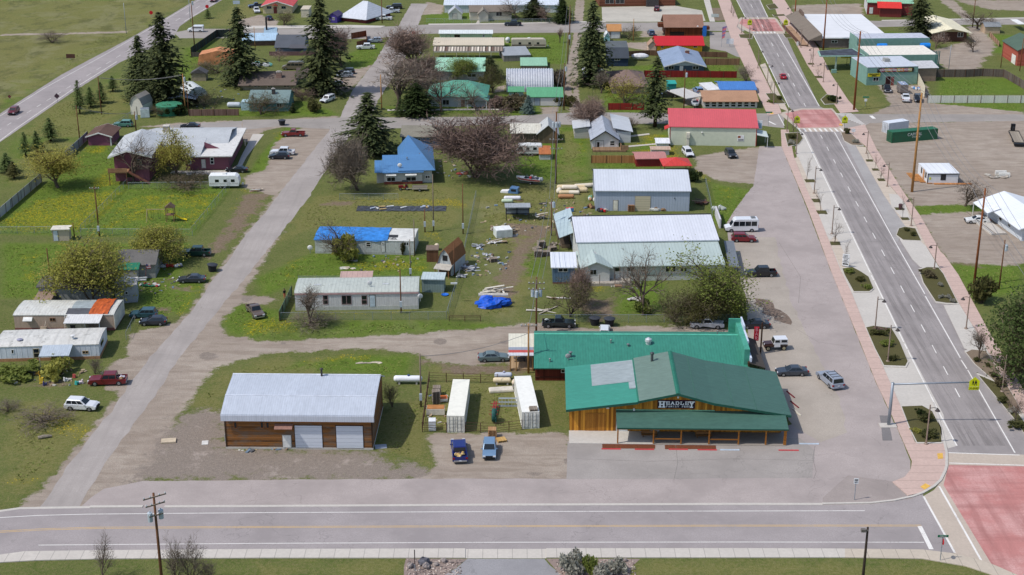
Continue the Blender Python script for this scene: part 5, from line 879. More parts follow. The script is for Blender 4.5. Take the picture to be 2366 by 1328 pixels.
wing('wing_window',WTRIM,lambda q:q.box(W2*.62,W2*.8,-.06,.02,3.6,4.9));wing('wing_pane',GLASS,lambda q:q.box(W2*.64,W2*.78,-.08,-.06,3.7,4.8));wing('lower_window',GLASS,lambda q:q.box(W2*.3,W2*.5,-.06,.02,.9,1.9))
wing('deck',pm(150,112,84),lambda q:(q.box(-.8,W2*.45,-3,0,2.7,2.9),q.box(-.8,W2*.45,-3.05,-3,2.9,3.8)));wing('deck_stairs',mat('planks',C(96,60,50),C(130,90,74),axis=2,sp=.25),lambda q:q.prism([(W2*.45,2.9),(W2*1.05,.1),(W2*1.05,0),(W2*.45,2.6)],-2.6,-1.5,1))
for x in(-.7,W2*.4):wing('deck_post',pm(120,80,62),lambda q:q.box(x,x+.15,-3,-2.85,0,2.7))
ph.part('chimney',mat('plain',C(176,168,156),.8),lambda q:q.box(PX(353),PX(367),15.8,17.2,zmain-1,zmain+1.2));ph.part('chimney_cap',pm(196,190,180),lambda q:q.box(PX(352.5),PX(367.5),15.7,17.3,zmain+1.2,zmain+1.35));ph.pipe(12,9,ph.h+.1,.8)
pg=simple('purple_garage','purple garage with a dark brown shingle roof and white trim',(205,336),(258,336),314,lap(124,76,98,1.25),shg(104,82,74),'gy','garage',peak=306,back=287,ov=.5,ove=.5,trim=WTRIM);pg.part('corner_trim',WTRIM,lambda q:q.box(pg.W-.25,pg.W+.04,-.05,.1,0,pg.h))
simple('garden_shed','beige flat roofed garden shed with a white door by the wire fence',(123,557),(161,556),531,mat('planks',C(176,164,146),C(196,184,166),axis=0,sp=.25,var=.3),pm(210,204,190),'flat','shed',back=524,ov=.25,ove=.25).door((125,533,135,556),pm(196,206,216))
s1=simple('grey_trailer_house','weathered grey trailer house half hidden by the big yellow green tree',(92,692),(262,694),662,lap(150,154,156),shg(96,94,94),'gx','mobile home',D=5,k=.2);s1 .win((105,669,116,681))
s2=simple('pale_camp_trailer','pale battered trailer with junk covered roof beside the big tree',(268,701),(318,698),661,lap(166,172,178),pm(186,182,178),'flat','trailer',back=644,drop=.0);s2 .win((291,673,298,680),mull=False);s2 .part('roof_junk',mat('plain',C(214,212,210),.8),lambda q:(q.blob((1.2,2.5,s2 .h+.1),1.5,1.2,.5,3,.4,10,5),q.box(2.5,5.2,1.6,1.8,s2 .h+.12,s2 .h+.3),q.box(2.8,5.3,2.6,2.8,s2 .h+.12,s2 .h+.35)))
s3=simple('small_house','small pale house with a green metal awning and a flag',(272,644),(360,642),612,lap(166,166,162),shg(110,108,106),'gx','house',D=8,k=.3);s3 .part('awning',rm(36,120,90,axis=0,sp=.4),lambda q:q.prism([(-2.0,2.3),(0,2.9),(0,3.0),(-2.0,2.4)],.2,4.2,0));s3 .door((300,620,308,642),pm(196,196,194));s3 .part('porch_wall',lap(186,184,178),lambda q:q.box(.4,3.8,-1.9,-.1,0,2.2))
fl=s3 .part('flag',[pm(176,44,50),pm(220,220,224),pm(44,52,110)],lambda q:(q.tube([(5.0,-1,0),(5.6,-1.6,3.4)],.03,5),[(setattr(q,'m',k%2),q.box(5.55-.02*k,6.3-.02*k,-1.62-.004*k,-1.6,2.4+.14*k,2.54+.14*k))for k in range(6)],setattr(q,'m',2),q.box(5.5,5.8,-1.66,-1.62,2.9,3.24)))
simple('low_shed','low shed with a tan tin roof in front of the grey trailer house',(80,708),(118,708),695,pm(150,146,140),rm(150,128,112,axis=0,sp=.4),'flat','shed',D=4,drop=-.5)
bs=Bld('barn_shed','pale gambrel barn shed beside the tall dark spruces',(303,264),(331,266),h=3.4,wall=mat('planks',C(196,192,180),C(212,208,196),axis=0,sp=.3,var=.2));bs.D=5;bW=bs.W;bs.profile('x',[(-.05,2.7),(bW*.18,4.2),(bW*.5,5.0),(bW*.82,4.2),(bW+.05,2.7)],shg(150,146,140),ov=.15);bs.door((.9,bW-.9,0,2.2),pm(214,212,204));bs.part('door_brace',pm(120,116,108),lambda q:q.box(bW*.48,bW*.52,-.08,-.06,0,2.2))
b42=simple('teal_cottage','teal green cottage with grey green roof behind a round willow bush',(576,257),(666,257),236,lap(104,150,150),shg(122,142,142),'gx','house',ridge=208.5,k=.35,ov=.5);b42 .win((640,239,652,248));b42 .chimney(b42 .W*.55,3.2,b42 .zr-.7,.8,.7,1.5,pm(60,58,60));b42 .part('side_annex',pm(170,196,206),lambda q:q.box(-2.2,-.02,1,4,0,2.2))
b43=simple('ranch_house','low brown grey ranch house with brick chimney in the spruce shade',(556,208),(680,207),195,pm(160,148,130),shg(112,100,92),'gx','house',ridge=165.5,k=.28,ov=.9,ove=.6);b43 .win((587,197,602,201),(618,197,631,201),(655,197,670,201));b43 .chimney(b43 .W*.65,3.0,b43 .zr-1.2,1.4,1.2,1.8,mat('planks',C(130,96,84),C(186,160,148),axis=2,sp=.15));b43 .part('garage_wing',shg(92,82,78),lambda q:q.prism([(2,2.6),(8,4.2),(8,4.3),(2,2.7)],b43 .W,b43 .W+3.5,0))
b44=simple('charcoal_house','slate house with dark charcoal shingle roof near the cross road',(637,124),(702,124),109,lap(110,124,140),shg(92,96,104),'gx','house',ridge=80.5,k=.45,ov=.4);b44 .win((639,111,645,121));b44 .part('porch_roof',shg(92,92,98),lambda q:q.prism([(-2,2.0),(0,2.7),(0,2.8),(-2,2.1)],4.5,10,0));b44 .part('side_wing',pm(110,84,84),lambda q:q.box(-1.5,14,-2.6,-2.5,0,1.2))
b45=simple('blue_metal_roof_barn','low dark barn with pale blue metal roof and a black stovepipe',(562,106),(638,105),93.5,pm(96,76,66),rm(176,204,226,axis=0,sp=.5,dirt=C(150,160,166)),'gx','barn',ridge=77,k=.3);b45 .part('raised_roof',rm(150,176,196,axis=0,sp=.5),lambda q:q.prism([(4.5,b45 .zr+.1),(7,b45 .zr+1.3),(9.5,b45 .zr+.1)],b45 .W*.6,b45 .W*1.0,0));b45 .part('stovepipe',DARK,lambda q:q.tube([(b45 .W*.68,6,b45 .zr),(b45 .W*.68,6,b45 .zr+4.6)],.28,8))
b46=Bld('maroon_hip_house','maroon house with a big silver hip roof by the cross road',(789,48),(845,54),eave=39,wall=lap(116,54,56));b46 .hip(rm(206,210,218,axis=0,sp=.6),15,4.6,.2,.8);b46 .win((829,42,834,46))
b47=simple('cream_house','cream house with a red metal gable roof and small red porch roof',(608,31),(675,31),12.5,pm(206,190,156),rm(206,76,74,axis=1,sp=.5),'gy','house',peak=2,D=14,ov=.6,ove=.8,trim=WTRIM);b47 .door((633,16,640,31),pm(120,60,56));b47 .win((617,14,628,20),(651,14,661,20),trim=pm(90,130,150));b47 .part('porch_roof',rm(206,70,70,axis=1,sp=.5),lambda q:(slope(q,(b47 .W*.36,2.7),(b47 .W*.44,3.2),-1.5,0),slope(q,(b47 .W*.44,3.2),(b47 .W*.52,2.7),-1.5,0)))
s48=simple('violet_shed','little violet shed with dark roof beside the silver hip roof',(760,52),(779,53),36,pm(66,52,130),shg(84,76,110),'gy','shed',peak=29,D=5);s48 .win((768,40,774,46))
simple('tan_trailer','tan box trailer leaning behind the tall spruce',(696,40),(714,40),22,pm(206,196,176),pm(196,186,166),'flat','trailer',D=7)
wh=simple('white_warehouse','long white ribbed warehouse at the top of the view',(1027,29),(1290,29),11.5,rm(206,214,216,axis=0,sp=.8),rm(214,222,232,axis=0,sp=.8),'gx','warehouse',D=26,k=.12)
h49=simple('beige_house','beige house with brown grey roof in front of the white warehouse',(1086,47),(1182,46),27,lap(206,200,186),shg(128,118,108),'gx','house',ridge=12.5,k=.35);h49 .win((1146,27,1160,37));h49 .part('entry_gable',lap(206,200,186),lambda q:q.prism([(2.8,0),(2.8,2.6),(4.4,3.9),(6,2.6),(6,0)],-2.4,3,1));h49 .part('entry_roof',shg(140,132,122),lambda q:(slope(q,(2.4,2.4),(4.4,4.0),-2.8,4),slope(q,(4.4,4.0),(6.4,2.4),-2.8,4)));h49 .door((1113,32,1117,45),pm(180,150,130))
s49=simple('white_shed','small white gabled shed in the fenced yard before the white warehouse',(1037,45),(1067,45),30,lap(214,214,206),shg(176,180,190),'gy','shed',peak=17,D=5,trim=WTRIM);s49 .door((1046,31,1056,44),pm(190,186,180))
b50=simple('brick_building','long brown brick building behind the concrete parking lot',(1385,15),(1560,13),-6,mat('planks',C(96,56,42),C(130,84,64),axis=2,sp=.3),pm(120,100,90),'flat',D=16);b50 .win((1398,-3,1418,8),(1422,-3,1442,8),trim=pm(190,186,180));b50 .part('dark_bay',pm(70,66,66),lambda q:q.box(b50 .u(1492),b50 .u(1520),-1.5,-.01,0,3))
rest=Bld('white_roof_restaurant','low restaurant with a broad white roof and shingled mansard front',(1897,110),(2052,110),eave=88,wall=mat('plain',C(120,108,104),.8));rest.flat(rm(228,228,230,axis=1,sp=.8,var=.05),back=35,ov=.6,ove=.1,t=.3);rest.win((1920,93,1934,99));rest.win((1960,93,1970,99));rest.part('mansard',shg(126,116,106),lambda q:q.prism([(-4.2,2.4),(-.12,rest.h+1.4),(-.12,2.4)],-1.0,rest.D+1.5,1));rest.part('false_gable',mat('planks',C(90,74,66),C(120,104,92),axis=1,sp=.3),lambda q:q.prism([(rest.D*.72,rest.h),(rest.D*.82,rest.h+2.2),(rest.D*.95,rest.h+2.4),(rest.D*1.0,rest.h)],-.4,.2,0));rest.part('walkway_deck',mat('planks',C(150,120,98),C(186,156,130),axis=1,sp=.2),lambda q:q.box(-6.2,-3.6,2,rest.D-6,0,.5));rest.part('deck_rail',pm(96,64,52),lambda q:q.box(-6.4,-6.25,2,rest.D-6,.5,1.5))
for y in(1,10,20):rest.part('post',pm(90,72,60),lambda q:q.box(-3.9,-3.7,y,y+.2,0,2.5))
SM=mat('plain',C(118,152,142,1.05),.75,.16)
sm3=Bld('teal_shop_row','row of flat roofed teal shop buildings stepped back from the street',(2001,197),(2118,194),eave=156,wall=SM);sm3 .flat(mat('plain',C(190,196,206),.7,.15),back=132,ov=.05,ove=.05,t=.1)
for nm,A_,B_,ev,bk,rmat in(('middle',(2003,162),(2165,160),128.5,106,pm(226,220,208)),('rear',(1978,126),(2145,124),90,77.5,pm(186,190,202))):
 bb=Bld('t','x',A_,B_,eave=ev,wall=SM);d_=max(4,Yat(bb.h,bk)-bb.a.y);mtx=Matrix.Rotation(-sm3 .ang,4,'Z')@Matrix.Translation(bb.a-sm3 .a)@Matrix.Rotation(bb.ang,4,'Z');bpy.data.objects.remove(bb.t)
 o=sm3 .part(nm+'_wall',SM,lambda q:q.box(0,bb.W,0,d_,0,bb.h));o.matrix_local=mtx;o=sm3 .part(nm+'_roof',rmat,lambda q:q.box(.15,bb.W-.15,.5,d_-.3,bb.h+.002,bb.h+.05));o.matrix_local=mtx;o=sm3 .part(nm+'_parapet',SM,lambda q:(q.box(0,.14,.0,d_,bb.h,bb.h+.45),q.box(.14,bb.W,0,.14,bb.h,bb.h+.12)));o.matrix_local=mtx
 if nm=='rear':
  for x in(7,20):o=sm3 .part('roof_tank',pm(30,130,220),lambda q:q.lathe([(.05,-1.6),(.8,-1.4),(.85,0),(.8,1.4),(.05,1.6)],(x,-2.0,bb.h-1.8),10,0));o.matrix_local=mtx
sgn=sm3 .part('shop_sign',pm(44,40,34),lambda q:q.box(sm3 .u(2024),sm3 .u(2108),-.14,-.02,sm3 .zz(2060,166),sm3 .zz(2060,156.5)))
sm3 .part('sign_colours',[pm(150,70,90),pm(176,150,60),pm(196,120,70)],lambda q:[(setattr(q,'m',k%3),q.box(sm3 .u(2032+9*k),sm3 .u(2032+9*k+8.5),-.16,-.142,sm3 .zz(2060,165.2),sm3 .zz(2060,157.2)))for k in range(8)],sgn)
text('SOUTHWESTERN BEAD WORKS',.72,sgn,(sm3 .u(2066),-.19,sm3 .zz(2060,161.2)),pm(226,226,226),off=.012,sx=.86)
ys_=sm3 .part('yellow_banner',pm(214,196,30),lambda q:q.box(sm3 .u(2003),sm3 .u(2031),-.2,-.05,sm3 .zz(2015,176.5),sm3 .zz(2015,169)));text('FIREWORKS',.52,ys_,(sm3 .u(2017),-.23,sm3 .zz(2015,171.2)),DARK,off=.01);text('OPEN',.5,ys_,(sm3 .u(2017),-.23,sm3 .zz(2015,174.6)),DARK,off=.01)
sm3 .win((2016,178,2029,187));sm3 .door((2046,177,2055,194),pm(50,24,26),frame=pm(110,60,56));sm3 .part('open_door',pm(124,70,64),lambda q:q.box(sm3 .u(2055),sm3 .u(2062),-.9,-.8,0,2.4));sm3 .part('roof_unit',pm(150,150,146),lambda q:q.box(sm3 .u(2058),sm3 .u(2070),6,8,sm3 .h+.1,sm3 .h+.9));sm3 .part('fascia',pm(96,136,126),lambda q:q.box(.2,sm3 .W,-.1,-.01,sm3 .zz(2060,168.5),sm3 .zz(2060,167)))
sm3 .part('side_shed',pm(150,128,112),lambda q:q.box(sm3 .W+.1,sm3 .W+6.5,3,7,0,3.6));sm3 .part('side_shed_roof',pm(190,190,192),lambda q:q.prism([(2.6,3.7),(8,4.6),(8,4.7),(2.6,3.8)],sm3 .W-.2,sm3 .W+7,0));sm3 .part('service_conduit',pm(70,110,104),lambda q:[q.box(sm3 .W+8.4+.5*k,sm3 .W+8.6+.5*k,9.2,9.4,0,7)for k in range(3)])
cpy=thing('station_canopy','angular black topped canopy reaching toward the street from the teal shops','canopy',(0,0,0));q4=[G(x,y,4.3)for x,y in((1889,118),(1970,112),(2000,129),(1894,129.5))]
mb=MB();mb.loft([[(p.x,p.y,4.1)for p in q4],[(p.x,p.y,4.4)for p in q4]]);mb.build('fascia',pm(150,186,172),cpy);c4=sum(q4,Vector())/4;mb=MB();mb.loft([[(p.x*.93+c4 .x*.07,p.y*.93+c4 .y*.07,4.4)for p in q4],[(p.x*.93+c4 .x*.07,p.y*.93+c4 .y*.07,4.43)for p in q4]]);mb.build('roof',mat('plain',C(70,74,84),.8,.6,sc=.5),cpy)
for x,y in((1930,163),(1965,150)):
 g_=G(x,y);mb=MB();mb.box(g_.x-.2,g_.x+.2,g_.y-.2,g_.y+.2,0,4.1);mb.build('column',pm(150,170,160),cpy)
g_=G(1921,168);mb=MB();mb.box(g_.x,g_.x+1.4,g_.y-.3,g_.y+.3,0,1.0);mb.build('pump_island',SM,cpy)
ybs=thing('yellow_sign','yellow sale sign hanging under the black topped canopy','sign',G(1956,152));mb=MB();mb.box(-1.8,1.8,-.05,.05,2.3,3.4);mb.build('panel',pm(222,206,30),ybs);text('GIFTS',.8,ybs,(0,-.07,2.85),DARK,off=.01);mb=MB();mb.box(-.05,.05,-.04,.04,0,2.3);mb.build('post',DARK,ybs)
b53=simple('cream_roof_house','dark brown house with a broad cream gable roof right of the spruce',(2159,96),(2232,96),73.5,lap(92,62,54),pm(226,218,190),'gy','house',peak=65,back=37,ov=1.4,ove=1.4);b53 .win((2166,75,2180,87),(2211,74,2224,85));b53 .pipe(b53 .W*.4,b53 .D*.7,b53 .zr,1.2);b53 .part('gable_face',pm(196,186,150),lambda q:q.prism([(0.3,b53 .h+.05),(b53 .W/2,b53 .zr-.1),(b53 .W-.3,b53 .h+.05)],-.05,-.005,1))
b54=simple('maroon_shop','maroon metal shop with green roof edge and bright red awning',(2003,33),(2107,36),5,rm(132,48,50,axis=0,sp=.6),rm(150,196,164,axis=0,sp=.6),'gx','building',D=18,k=.2);b54 .part('awning',rm(222,56,44,axis=0,sp=.5),lambda q:q.prism([(-4.5,3.0),(-.05,4.4),(-.05,4.5),(-4.5,3.1)],b54 .u(2024),b54 .u(2080),0));b54 .part('porch_room',rm(120,46,46,axis=0,sp=.5),lambda q:q.box(b54 .u(2031),b54 .u(2080),-3.8,-.05,0,2.9));b54 .door((2008,17,2016,31),pm(206,214,214));b54 .part('side_doors',rm(214,216,218,axis=1,sp=3.2),lambda q:q.box(-.08,-.02,1,16,0,3.4))
b55=simple('white_farmhouse','white building with a shining white roof at the right edge of the view',(2360,557),(2455,553),523,lap(214,220,226),rm(228,232,238,axis=1,sp=.7,var=.05),'gy','house',peak=508,back=447,ov=1.3,ove=1.0);b55 .win((5,6.2,1,2.2),(9,10.2,1,2.2),face='l');b55 .part('porch_roof',pm(220,224,230),lambda q:slope(q,(-2.6,2.4),(.05,3.3),10,17,.1));
for y in(10.2,16.8):b55 .part('porch_post',WTRIM,lambda q:q.box(-2.5,-2.38,y,y+.12,0,2.4))
b55 .part('side_steps',CONC,lambda q:q.box(-4.2,-1.2,4,12,0,.35));b55 .part('ramp_rail',pm(120,110,100),lambda q:q.box(-4.3,-4.22,2,16,.9,1.0))
b56=simple('brick_garage','red brick garage with a dark green roof at the right edge',(2349,152),(2425,152),116,mat('planks',C(150,70,56),C(180,100,84),axis=2,sp=.3),shg(84,104,92),'gy','garage',peak=98,D=14);b56 .door((1.5,5,0,2.6),pm(226,222,214),face='l')
simple('tan_shed','small tan shed with grey roof near the curved driveway',(2275,77),(2310,77),61,pm(196,172,146),shg(140,144,148),'gx','shed',ridge=51,k=.4)
simple('white_canopy','white canopy on posts above the brick garage',(2352,72),(2366,72),56,pm(200,200,198),pm(226,226,224),'flat','canopy',D=8,wall=False)
simple('rust_red_shed','small dark rust red shed left of the brick garage',(2326,134),(2343,137),112,mat('planks',C(96,46,36),C(130,70,56),axis=1,sp=.3),pm(96,60,50),'flat','shed',D=5)
tn=Bld('portable_cabin','white flat roofed portable cabin with dark trim on wooden pallets',(2142,424),(2214,424),eave=401,wall=mat('plain',C(214,218,222),.6,.06),z0=0);tn.flat(rm(230,232,236,axis=0,sp=1.2,var=.04),back=377.5,ov=.05,ove=.05,t=.12)
TD=pm(46,50,54)
for x in(-.03,tn.W-.12):tn.part('corner_trim',TD,lambda q:q.box(x,x+.15,-.05,.1,0,tn.h))
tn.part('roof_edge',TD,lambda q:q.box(-.05,tn.W+.05,-.14,-.02,tn.h-.16,tn.h+.0));tn.win((2172,402.5,2184,416),trim=TD);tn.door((2.6,3.7,.1,2.3),pm(196,150,110),face='l');tn.win((1.0,1.9,.9,2.1),face='l',trim=TD);tn.win((4.6,5.4,.9,2.1),face='l',trim=TD);tn.part('hazard_label',pm(206,206,60),lambda q:q.box(tn.u(2146),tn.u(2150),-.04,-.01,.9,1.4))
pd=thing('pallet_platform','platform of new wooden pallets around the portable cabin','pallets',G(2106,418),tn.ang)
for r in range(3):
 mb=MB()
 for k in range(9):mb.box(.3+r*1.25,1.45+r*1.25,-.4+.72*k-r*.9,-.05+.72*k-r*.9,.12,.18)
 for k in range(3):mb.box(.4+r*1.25+.45*k,.5+r*1.25+.45*k,-.4-r*.9,6-r*.9,0,.12)
 mb.build('pallet_row',mat('planks',C(176,116,62),C(206,150,92),axis=1,sp=.7),pd)
mb=MB();mb.box(4.2,12.2,-2.7,-1.9,0,.16);mb.build('front_row',mat('planks',C(150,96,56),C(200,140,84),axis=0,sp=.5),pd)
def container(label,fl,fr,bl,col,L=12.19,name='shipping_container',z=2.59,group=None,doors=True,rust=None):
 a,b,c=G(*fl,z),G(*fr,z),G(*bl,z);d=(c-a);d.z=0;d.normalize();Wd=2.44
 t=thing(name,label,'container',(a.x,a.y,0),math.atan2(d.y,d.x)-math.pi/2,group);m=mat('ribs',col,axis=1,sp=.28,var=.12,dark=.85,dirt=rust);fm=mat('plain',dk(col,.92),.5)
 mb=MB();mb.box(.04,Wd-.04,.06,L-.06,.12,z-.02);mb.build('walls',m,t);mb=MB();mb.box(.0,Wd,0,L,z-.03,z+.0);mb.build('roof',mat('plain',dk(col,1.03),.55,.1),t)
 mb=MB()
 for x in(0,Wd-.14):
  for y in(0,L-.14):mb.box(x,x+.14,y,y+.14,0,z-.04)
  mb.box(x,x+.14,.14,L-.14,0,.16)
 for y in(0,L-.14):mb.box(.14,Wd-.14,y,y+.14,0,.14);mb.box(.14,Wd-.14,y+.002,y+.138,z-.2,z-.04)
 mb.build('frame',fm,t)
 if doors:
  for x in(.16,Wd/2+.02):
   mb=MB();mb.box(x,x+Wd/2-.18,-.0,.05,.16,z-.22)
   for k in range(4):mb.box(x+.08,x+Wd/2-.26,-.035,0,.24+.54*k,.62+.54*k)
   dd=mb.build('door',mat('plain',dk(col,.9),.5,.3),t)
   for xx in(x+.2,x+.72):
    mb=MB();mb.tube([(xx,-.06,.1),(xx,-.06,z-.12)],.028,5);mb.build('locking_bar',pm(110,108,100),dd)
 return t
container('cream shipping container between the pallet stack and the green harrow',(1032,960),(1073,960),(1047,874),C(230,228,216,.97));container('cream shipping container beside the feed store with a crate on its roof',(1206,952),(1247,951),(1187.6,867),C(230,229,222,.97))
gc=container('dark green shipping container with rusty panels on the gravel lot',(2048,308),(2060,311),(2168,299),C(38,98,70),rust=C(70,60,44),doors=True)
G0,G1=G(2060,330.6),G(2177,320.5);dv=(G1-G0).normalized();gc.location=(G0 .x,G0 .y,0);gc.rotation_euler=(0,0,math.atan2(dv.y,dv.x)-math.pi/2)
gc.location=(G0 .x-dv.y*0,G0 .y,0);gc.location=Vector((G0 .x,G0 .y,0))+Vector((-dv.y,dv.x,0))*2.44
gc.rotation_euler=(0,0,math.atan2(dv.y,dv.x)-math.pi/2)
tx=text('CAPITAL',1.0,gc,(2.47,6.0,1.7),pm(206,210,206),rot=(R(90),0,R(90)),off=.004);text('STORAGE',.5,gc,(2.47,6.4,1.05),pm(206,210,206),rot=(R(90),0,R(90)),off=.004)
wc=container('white shipping container behind the dark green one',(2040,280),(2052,284),(2108,276),C(206,212,220),L=6.06);W0_,W1_=G(2052,309),G(2110,301);dv=(W1_-W0_).normalized();wc.location=Vector((W0_.x,W0_.y,0))+Vector((-dv.y,dv.x,0))*2.44;wc.rotation_euler=(0,0,math.atan2(dv.y,dv.x)-math.pi/2)
#vehicles
TYRE=mat('plain',C(34,33,33),.85);RIMM=mat('plain',C(150,152,156),.4,metal=.6);CHROME=mat('plain',C(176,178,182),.3,metal=.7);TAIL=mat('plain',C(150,18,24),.35);LAMP=mat('plain',C(220,222,226),.25);BLK=mat('plain',C(26,26,28),.6);VG=mat('glass',(0.014,0.019,0.024,1),rough=.1)
def wheel(par,x,y,r=.34,w=.23,rim=RIMM):
 s=1 if y>0 else-1
 mb=MB();mb.lathe([(r*.55,-w/2),(r*.94,-w/2),(r,-w*.35),(r,w*.35),(r*.94,w/2),(r*.55,w/2)],(x,r,0)if 0 else(0,0,0),14,1);o=mb.build('wheel',TYRE,par);o.location=(x,y,r)
 mb=MB();mb.lathe([(r*.58,-.02),(r*.6,.02),(r*.42,.035),(r*.14,.03),(.02,.045)],(0,0,0),12,1);d=mb.build('rim',rim,o);d.location=(0,s*(w/2-.01),0)
 if s<0:d.rotation_euler=(0,0,math.pi)
def arches(x0,x1,wx,zb,r):
 pts=[(x0,zb+.1)]
 for c in sorted(wx):
  pts.append((c-r,zb))
  for k in range(1,6):a=math.pi*(1-k/6);pts.append((c+r*math.cos(a),zb+r*.95*math.sin(a)))
  pts.append((c+r,zb))
 return pts+[(x1,zb+.1)]
KIND={'sedan':(4.75,1.8,(-1.38,1.42),[(-2.36,.62),(-2.3,.92),(-1.7,.97),(-1.2,.95),(.95,.93),(1.85,.82),(2.3,.68),(2.37,.5)],(-1.75,-1.05,.15,1.05),1.43,.33),'suv':(4.7,1.86,(-1.38,1.42),[(-2.32,.6),(-2.3,1.02),(-2.0,1.05),(.9,1.02),(1.95,.94),(2.3,.76),(2.35,.52)],(-2.2,-1.9,.2,1.0),1.68,.37),'wagon':(5.6,1.98,(-1.65,1.75),[(-2.78,.62),(-2.76,1.08),(-2.4,1.1),(1.1,1.08),(2.3,1.02),(2.72,.86),(2.8,.55)],(-2.7,-2.5,.4,1.2),1.88,.39),'hatch':(4.3,1.78,(-1.28,1.32),[(-2.12,.6),(-2.1,.98),(-1.7,1.0),(.9,.95),(1.75,.84),(2.08,.68),(2.15,.5)],(-2.05,-1.5,.1,1.05),1.5,.33),'pickup':(5.6,1.92,(-1.75,1.75),[(-2.78,.6),(-2.76,1.06),(-.75,1.08),(.95,1.08),(2.3,1.02),(2.7,.85),(2.78,.55)],(-.72,-.6,.45,1.05),1.82,.39)}
def vehicle(kind,label,px,py,face,col,group=None,name=None,sc=1.0,cat=None,rim=RIMM,crew=False,cargo=None,two=None,rails=False):
 L,W,wx,belt,cab,zr,r=KIND[kind];h=W/2;g=G(px,py)
 f=face if not isinstance(face,tuple)else math.degrees(math.atan2((G(*face)-g).y,(G(*face)-g).x))
 nm=name or{'sedan':'parked_sedan','suv':'sport_utility_car','wagon':'large_family_wagon','hatch':'hatchback_car','pickup':'pickup_truck'}[kind]
 t=thing(nm,label,cat or('pickup' if kind=='pickup' else 'car'),g,R(f),group);t.scale=(sc,)*3
 P=mat('paint',col);zb=r*.78;low=arches(belt[0][0],belt[-1][0],wx,zb,r*1.18);mb=MB()
 if kind=='pickup':
  xb=-.9 if not crew else-1.15;cab=(cab[0]-(.75 if crew else 0),cab[1]-(.75 if crew else 0),cab[2],cab[3]);xb=cab[0]-.06
  lowc=[p for p in low if p[0]>xb];top=[p for p in belt if p[0]>xb]
  mb.prism([(xb,zb+.25)]+lowc+top[::-1]+[(xb,1.07)],-h,h,1)
  lowr=[p for p in low if p[0]<=xb]+[(xb,zb+.25)];side=lowr+[(xb,1.06),(belt[0][0]+.02,1.06)]
  mb.prism(side,-h,-h+.09,1);mb.prism(side,h-.09,h,1);mb.box(belt[0][0]+.02,xb,-h+.09,h-.09,.62,.7);mb.box(belt[0][0],belt[0][0]+.09,-h+.09,h-.09,.55,1.06)
 else:
  mb.prism(low+belt[::-1],-h,h,1)
 a,b,c,d=cab;zb2=1.02 if kind in('suv',)else(1.06 if kind in('pickup','wagon')else.94);h1,h2=h*.96,h*.74 if kind in('sedan','hatch')else h*.83
 ring=lambda x0,x1,hh,z:[(x0,-hh,z),(x1,-hh,z),(x1,hh,z),(x0,hh,z)]
 mb.loft([ring(a,d,h1,zb2-.06),ring(b,c,h2,zr-.05),ring(b+.1,c-.08,h2-.1,zr)])
 body=mb.build('body',P if two is None else[P],t,bevel=.045,seg=2)
 if two is not None:
  m2=MB();m2 .loft([ring(b-.02,c+.02,h2+.01,zr-.1),ring(b+.08,c-.08,h2-.08,zr+.012)]);m2 .build('roof_panel',mat('paint',two),t)
 def pt(u,v,side):
  x0,x1=a+(b-a)*v,d+(c-d)*v;hh=h1+(h2-h1)*v;return Vector((x0+(x1-x0)*u,side*(hh+.008),zb2-.06+(zr-.05-zb2+.06)*v))
 n=1 if(kind=='pickup' and not crew)else 2
 if kind in('suv','wagon'):n=3
 for sd in(1,-1):
  us=np.linspace(.05,.93,n+1)
  for k in range(n):
   u0,u1=us[k]+.015,us[k+1]-.015;q=[pt(u0,.2,sd),pt(u1,.2,sd),pt(u1,.88,sd),pt(u0,.88,sd)];m2=MB();m2 .loft([[tuple(v)for v in q],[(v.x,v.y-sd*.03,v.z)for v in q]]);m2 .build('side_window',VG,t)
 def endglass(nm_,x0,x1,v0,v1,sgn):
  q=[]
  for v,yy in((v0,-1),(v0,1),(v1,1),(v1,-1)):
   x=x0+(x1-x0)*v;hh=(h1+(h2-h1)*v)*.86;q.append(Vector((x+sgn*.012,yy*hh,zb2-.06+(zr-.05-zb2+.06)*v+.008)))
  m2=MB();m2 .loft([[tuple(v)for v in q],[(v.x-sgn*.03,v.y,v.z-.02)for v in q]]);m2 .build(nm_,VG,t)
 endglass('windshield',d,c,.12,.92,1);endglass('rear_window',a,b,.2 if kind!='sedan' else.12,.9,-1)
 for x in wx:
  for y in(1,-1):wheel(t,x,y*(h-.1),r,.23,rim)
 xf,xr_=belt[-1][0],belt[0][0]
 for y in(1,-1):
  m2=MB();m2 .box(xf-.12,xf+.015,y*(h-.22)-.19,y*(h-.22)+.19,.62 if kind!='pickup' else.7,.78 if kind!='pickup' else.9);m2 .build('headlight',LAMP,t)
  m2=MB();zt=.72 if kind!='pickup' else.75;m2 .box(xr_-.02,xr_+.14,y*(h-.13)-.12,y*(h-.13)+.14,zt,zt+.25);m2 .build('taillight',TAIL,t)
  m2=MB();m2 .box(d-.35,d-.2,y*(h+.09)-.09,y*(h+.09)+.09,zb2-.02,zb2+.14);m2 .build('mirror',P,t,bevel=.03)
 m2=MB();m2 .box(xf-.06,xf+.05,-h*.86,h*.86,.36,.58);m2 .build('front_bumper',CHROME if kind=='pickup' else BLK,t,bevel=.03);m2=MB();m2 .box(xr_-.07,xr_+.06,-h*.88,h*.88,.38,.6);m2 .build('rear_bumper',CHROME if kind=='pickup' else P,t,bevel=.03)
 m2=MB();m2 .box(xf-.04,xf+.035,-h*.5,h*.5,.6,.78);m2 .build('grille',BLK,t)
 m2=MB();m2 .box(xr_-.09,xr_-.03,-.16,.16,.5 if kind=='pickup' else.7,.62 if kind=='pickup' else.82);m2 .build('number_plate',LAMP,t)
